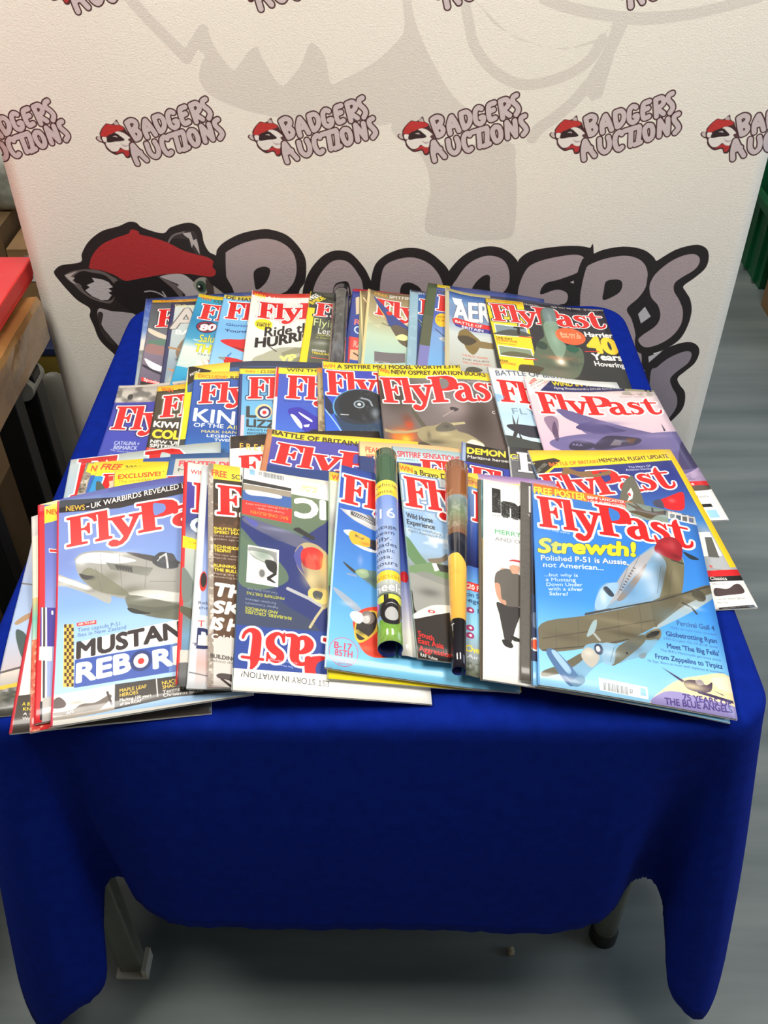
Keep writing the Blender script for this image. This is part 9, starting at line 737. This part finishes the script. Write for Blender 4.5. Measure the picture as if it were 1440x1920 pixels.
def blobmesh(name, cx, cy, cz, rx, ry, rz_, m, label, cat, seed, amp=.18, flat=None):
    bm = bmesh.new(); bmesh.ops.create_icosphere(bm, subdivisions=4, radius=1); rs = np.random.RandomState(seed); ph = rs.rand(12, 3) * 6; fr = 1.5 + rs.rand(12, 3) * 4
    for v in bm.verts:
        d = sum(math.sin(v.co.x * fr[k][0] + ph[k][0]) * math.sin(v.co.y * fr[k][1] + ph[k][1]) * math.sin(v.co.z * fr[k][2] + ph[k][2]) for k in range(12)) / 3
        s = 1 + amp * d; v.co = Vector((v.co.x * rx * s, v.co.y * ry * s, max(v.co.z * rz_ * s, -rz_ * .8)))
    zmin = min(v.co.z for v in bm.verts)
    for v in bm.verts: v.co.z -= zmin
    o = part(name, bm, m, None, smooth=True); o.location = (cx, cy, cz); return tag(o, label, cat)
poly_m = mat('clear_polythene', (176, 178, 168), .16, noise=((12, 12, 12), (120, 124, 112), .4, .6), bump=(30, .9), coat=.8)
blobmesh('plastic_bag', -.90, 2.10, .6965, .13, .12, .075, poly_m, 'crumpled clear plastic bag on the tall cardboard box', 'bag', 3)
blobmesh('plastic_bag', -.97, 2.52, .4005, .09, .10, .09, mat('dusty_polythene', (150, 150, 128), .3, noise=((10, 10, 10), (110, 112, 84), .4, .6), bump=(25, .9)), 'greenish plastic bag heaped on shelf behind the boxes', 'bag', 5)
blobmesh('sack', -.745, 1.72, .0, .062, .07, .26, mat('grey_poly_sack', (140, 140, 132), .4, bump=(14, .5), noise=((5, 5, 3), (118, 118, 110), .4, .6)), 'tall grey plastic sack standing between side table and banner', 'bag', 9, .1)
t = thing('storage_shelf', (-1.3, 2.72, 0), 'low storage shelf behind the cardboard boxes at left', 'shelf'); shm = mat('shelf_board', (120, 96, 66), .6, noise=((3, 12, 12), (100, 78, 52), .4, .6))
part('shelf_board', B(-.5, .5, -.3, .3, .375, .4), shm, t); part('shelf_board', B(-.5, .5, -.3, .3, .95, .975), shm, t)
for sx in (-.47, .47):
    for sy in (-.27, .27): part('post', B(sx - .015, sx + .015, sy - .015, sy + .015, 0, 1.3), black_m, t)
def simple_box(name, x, y, z, a, b, h, m, label, cat='box', band=None, rz=0):
    t = thing(name, (x, y, z), label, cat, None, rz); part('box_body', B(-a, a, -b, b, 0, h), m, t, bevel=.004)
    part('lid', B(-a - .003, a + .003, -b - .003, b + .003, h + .0005, h + .02), band or m, t, bevel=.003); return t
yel = mat('yellow_card', (215, 190, 40), .5, noise=((9, 9, 9), (200, 172, 34), .4, .6)); blu = mat('blue_card', (40, 90, 160), .5, noise=((9, 9, 9), (34, 78, 146), .4, .6)); dkblu = mat('navy_card', (26, 40, 84), .6, noise=((9, 9, 9), (22, 34, 72), .4, .6)); olive = mat('ochre_card', (150, 130, 50), .6, noise=((9, 9, 9), (128, 110, 40), .4, .6))
simple_box('yellow_box', -1.19, 2.82, .4005, .13, .15, .33, yel, 'yellow box with blue lid on the storage shelf', band=blu)
simple_box('navy_box', -.76, 1.845, 0, .08, .045, .455, olive, 'ochre carton with dark blue lid beside the banner edge', band=dkblu)
# ---------------------------------------------------------------- clutter at the right
grn = mat('green_plastic', (10, 92, 52), .38, noise=((7, 7, 7), (8, 78, 44), .4, .6)); t = thing('green_crate', (1.49, 3.22, 0), 'green plastic storage crate on the floor, right edge', 'crate')
bm = bmesh.new(); h = .27; a, b = .22, .24
for q in ((-a, -a + .01, -b, b), (a - .01, a, -b, b), (-a + .01, a - .01, -b, -b + .01), (-a + .01, a - .01, b - .01, b)): box(bm, *q, 0, h)
box(bm, -a + .01, a - .01, -b + .01, b - .01, 0, .01); part('crate_body', bm, grn, t)
bm = bmesh.new()
for q in ((-a - .022, -a, -b - .022, b + .022), (a, a + .022, -b - .022, b + .022), (-a, a, -b - .022, -b), (-a, a, b, b + .022)): box(bm, *q, h - .028, h + .004)
part('rim', bm, grn, t, bevel=.003)
for k in range(5): part('rib', B(-a - .012, -a - .0005, -b + .04 + k * .1, -b + .055 + k * .1, .01, h - .03), grn, t)
part('label', B(-a - .023, -a + .0, b - .06, b + .02, h + .0045, h + .006), inner_m, t)
carton(1.245, 1.62, 2.50, 2.87, 0, .24, 'brown cardboard box on floor at the right edge, in front of green crate')
t = thing('wood_offcut', (1.26, 2.70, 0), 'small stick of wood on floor at right edge', 'stick', rz=.1); t.location = (1.215, 2.44, 0); part('stick', B(-.03, .02, -.012, .012, 0, .018), shm, t, bevel=.003)
t = thing('racking', (1.75, 4.1, 0), 'dark shelving rack with red beam in the far right background', 'shelf'); redm = mat('red_beam', (150, 30, 28), .5)
for z in (.30, .8): part('beam', B(-.5, .5, -.33, -.28, z, z + .07), redm, t); part('shelf_board', B(-.5, .5, -.28, .28, z + .02, z + .05), shm, t)
for sx in (-.48, .48):
    for sy in (-.3, .3): part('post', B(sx - .02, sx + .02, sy + .0, sy + .03, 0, 1.6), black_m, t)
simple_box('blue_box', 1.55, 4.02, .3505, .2, .18, .22, dkblu, 'dark blue box on the red-beamed rack, far right')
simple_box('brown_box', 1.6, 4.02, .8505, .24, .18, .22, dkbrown, 'dull brown box on upper shelf of the red-beamed rack')
# ---------------------------------------------------------------- debris on the floor
bm = bmesh.new(); bmesh.ops.create_icosphere(bm, subdivisions=2, radius=1); rs = np.random.RandomState(2)
for v in bm.verts: v.co = Vector((v.co.x * .006, v.co.y * .0085, max(-.0045, v.co.z * .006))) * (1 + .25 * (rs.rand() - .5))
zm = min(v.co.z for v in bm.verts)
for v in bm.verts: v.co.z -= zm
o = part('pebble', bm, mat('pale_grit', (190, 180, 150), .8, noise=((300, 300, 300), (150, 140, 115), .4, .6))); o.location = (.194, .694, 0); tag(o, 'tiny pale pebble on floor in front of the table', 'debris')
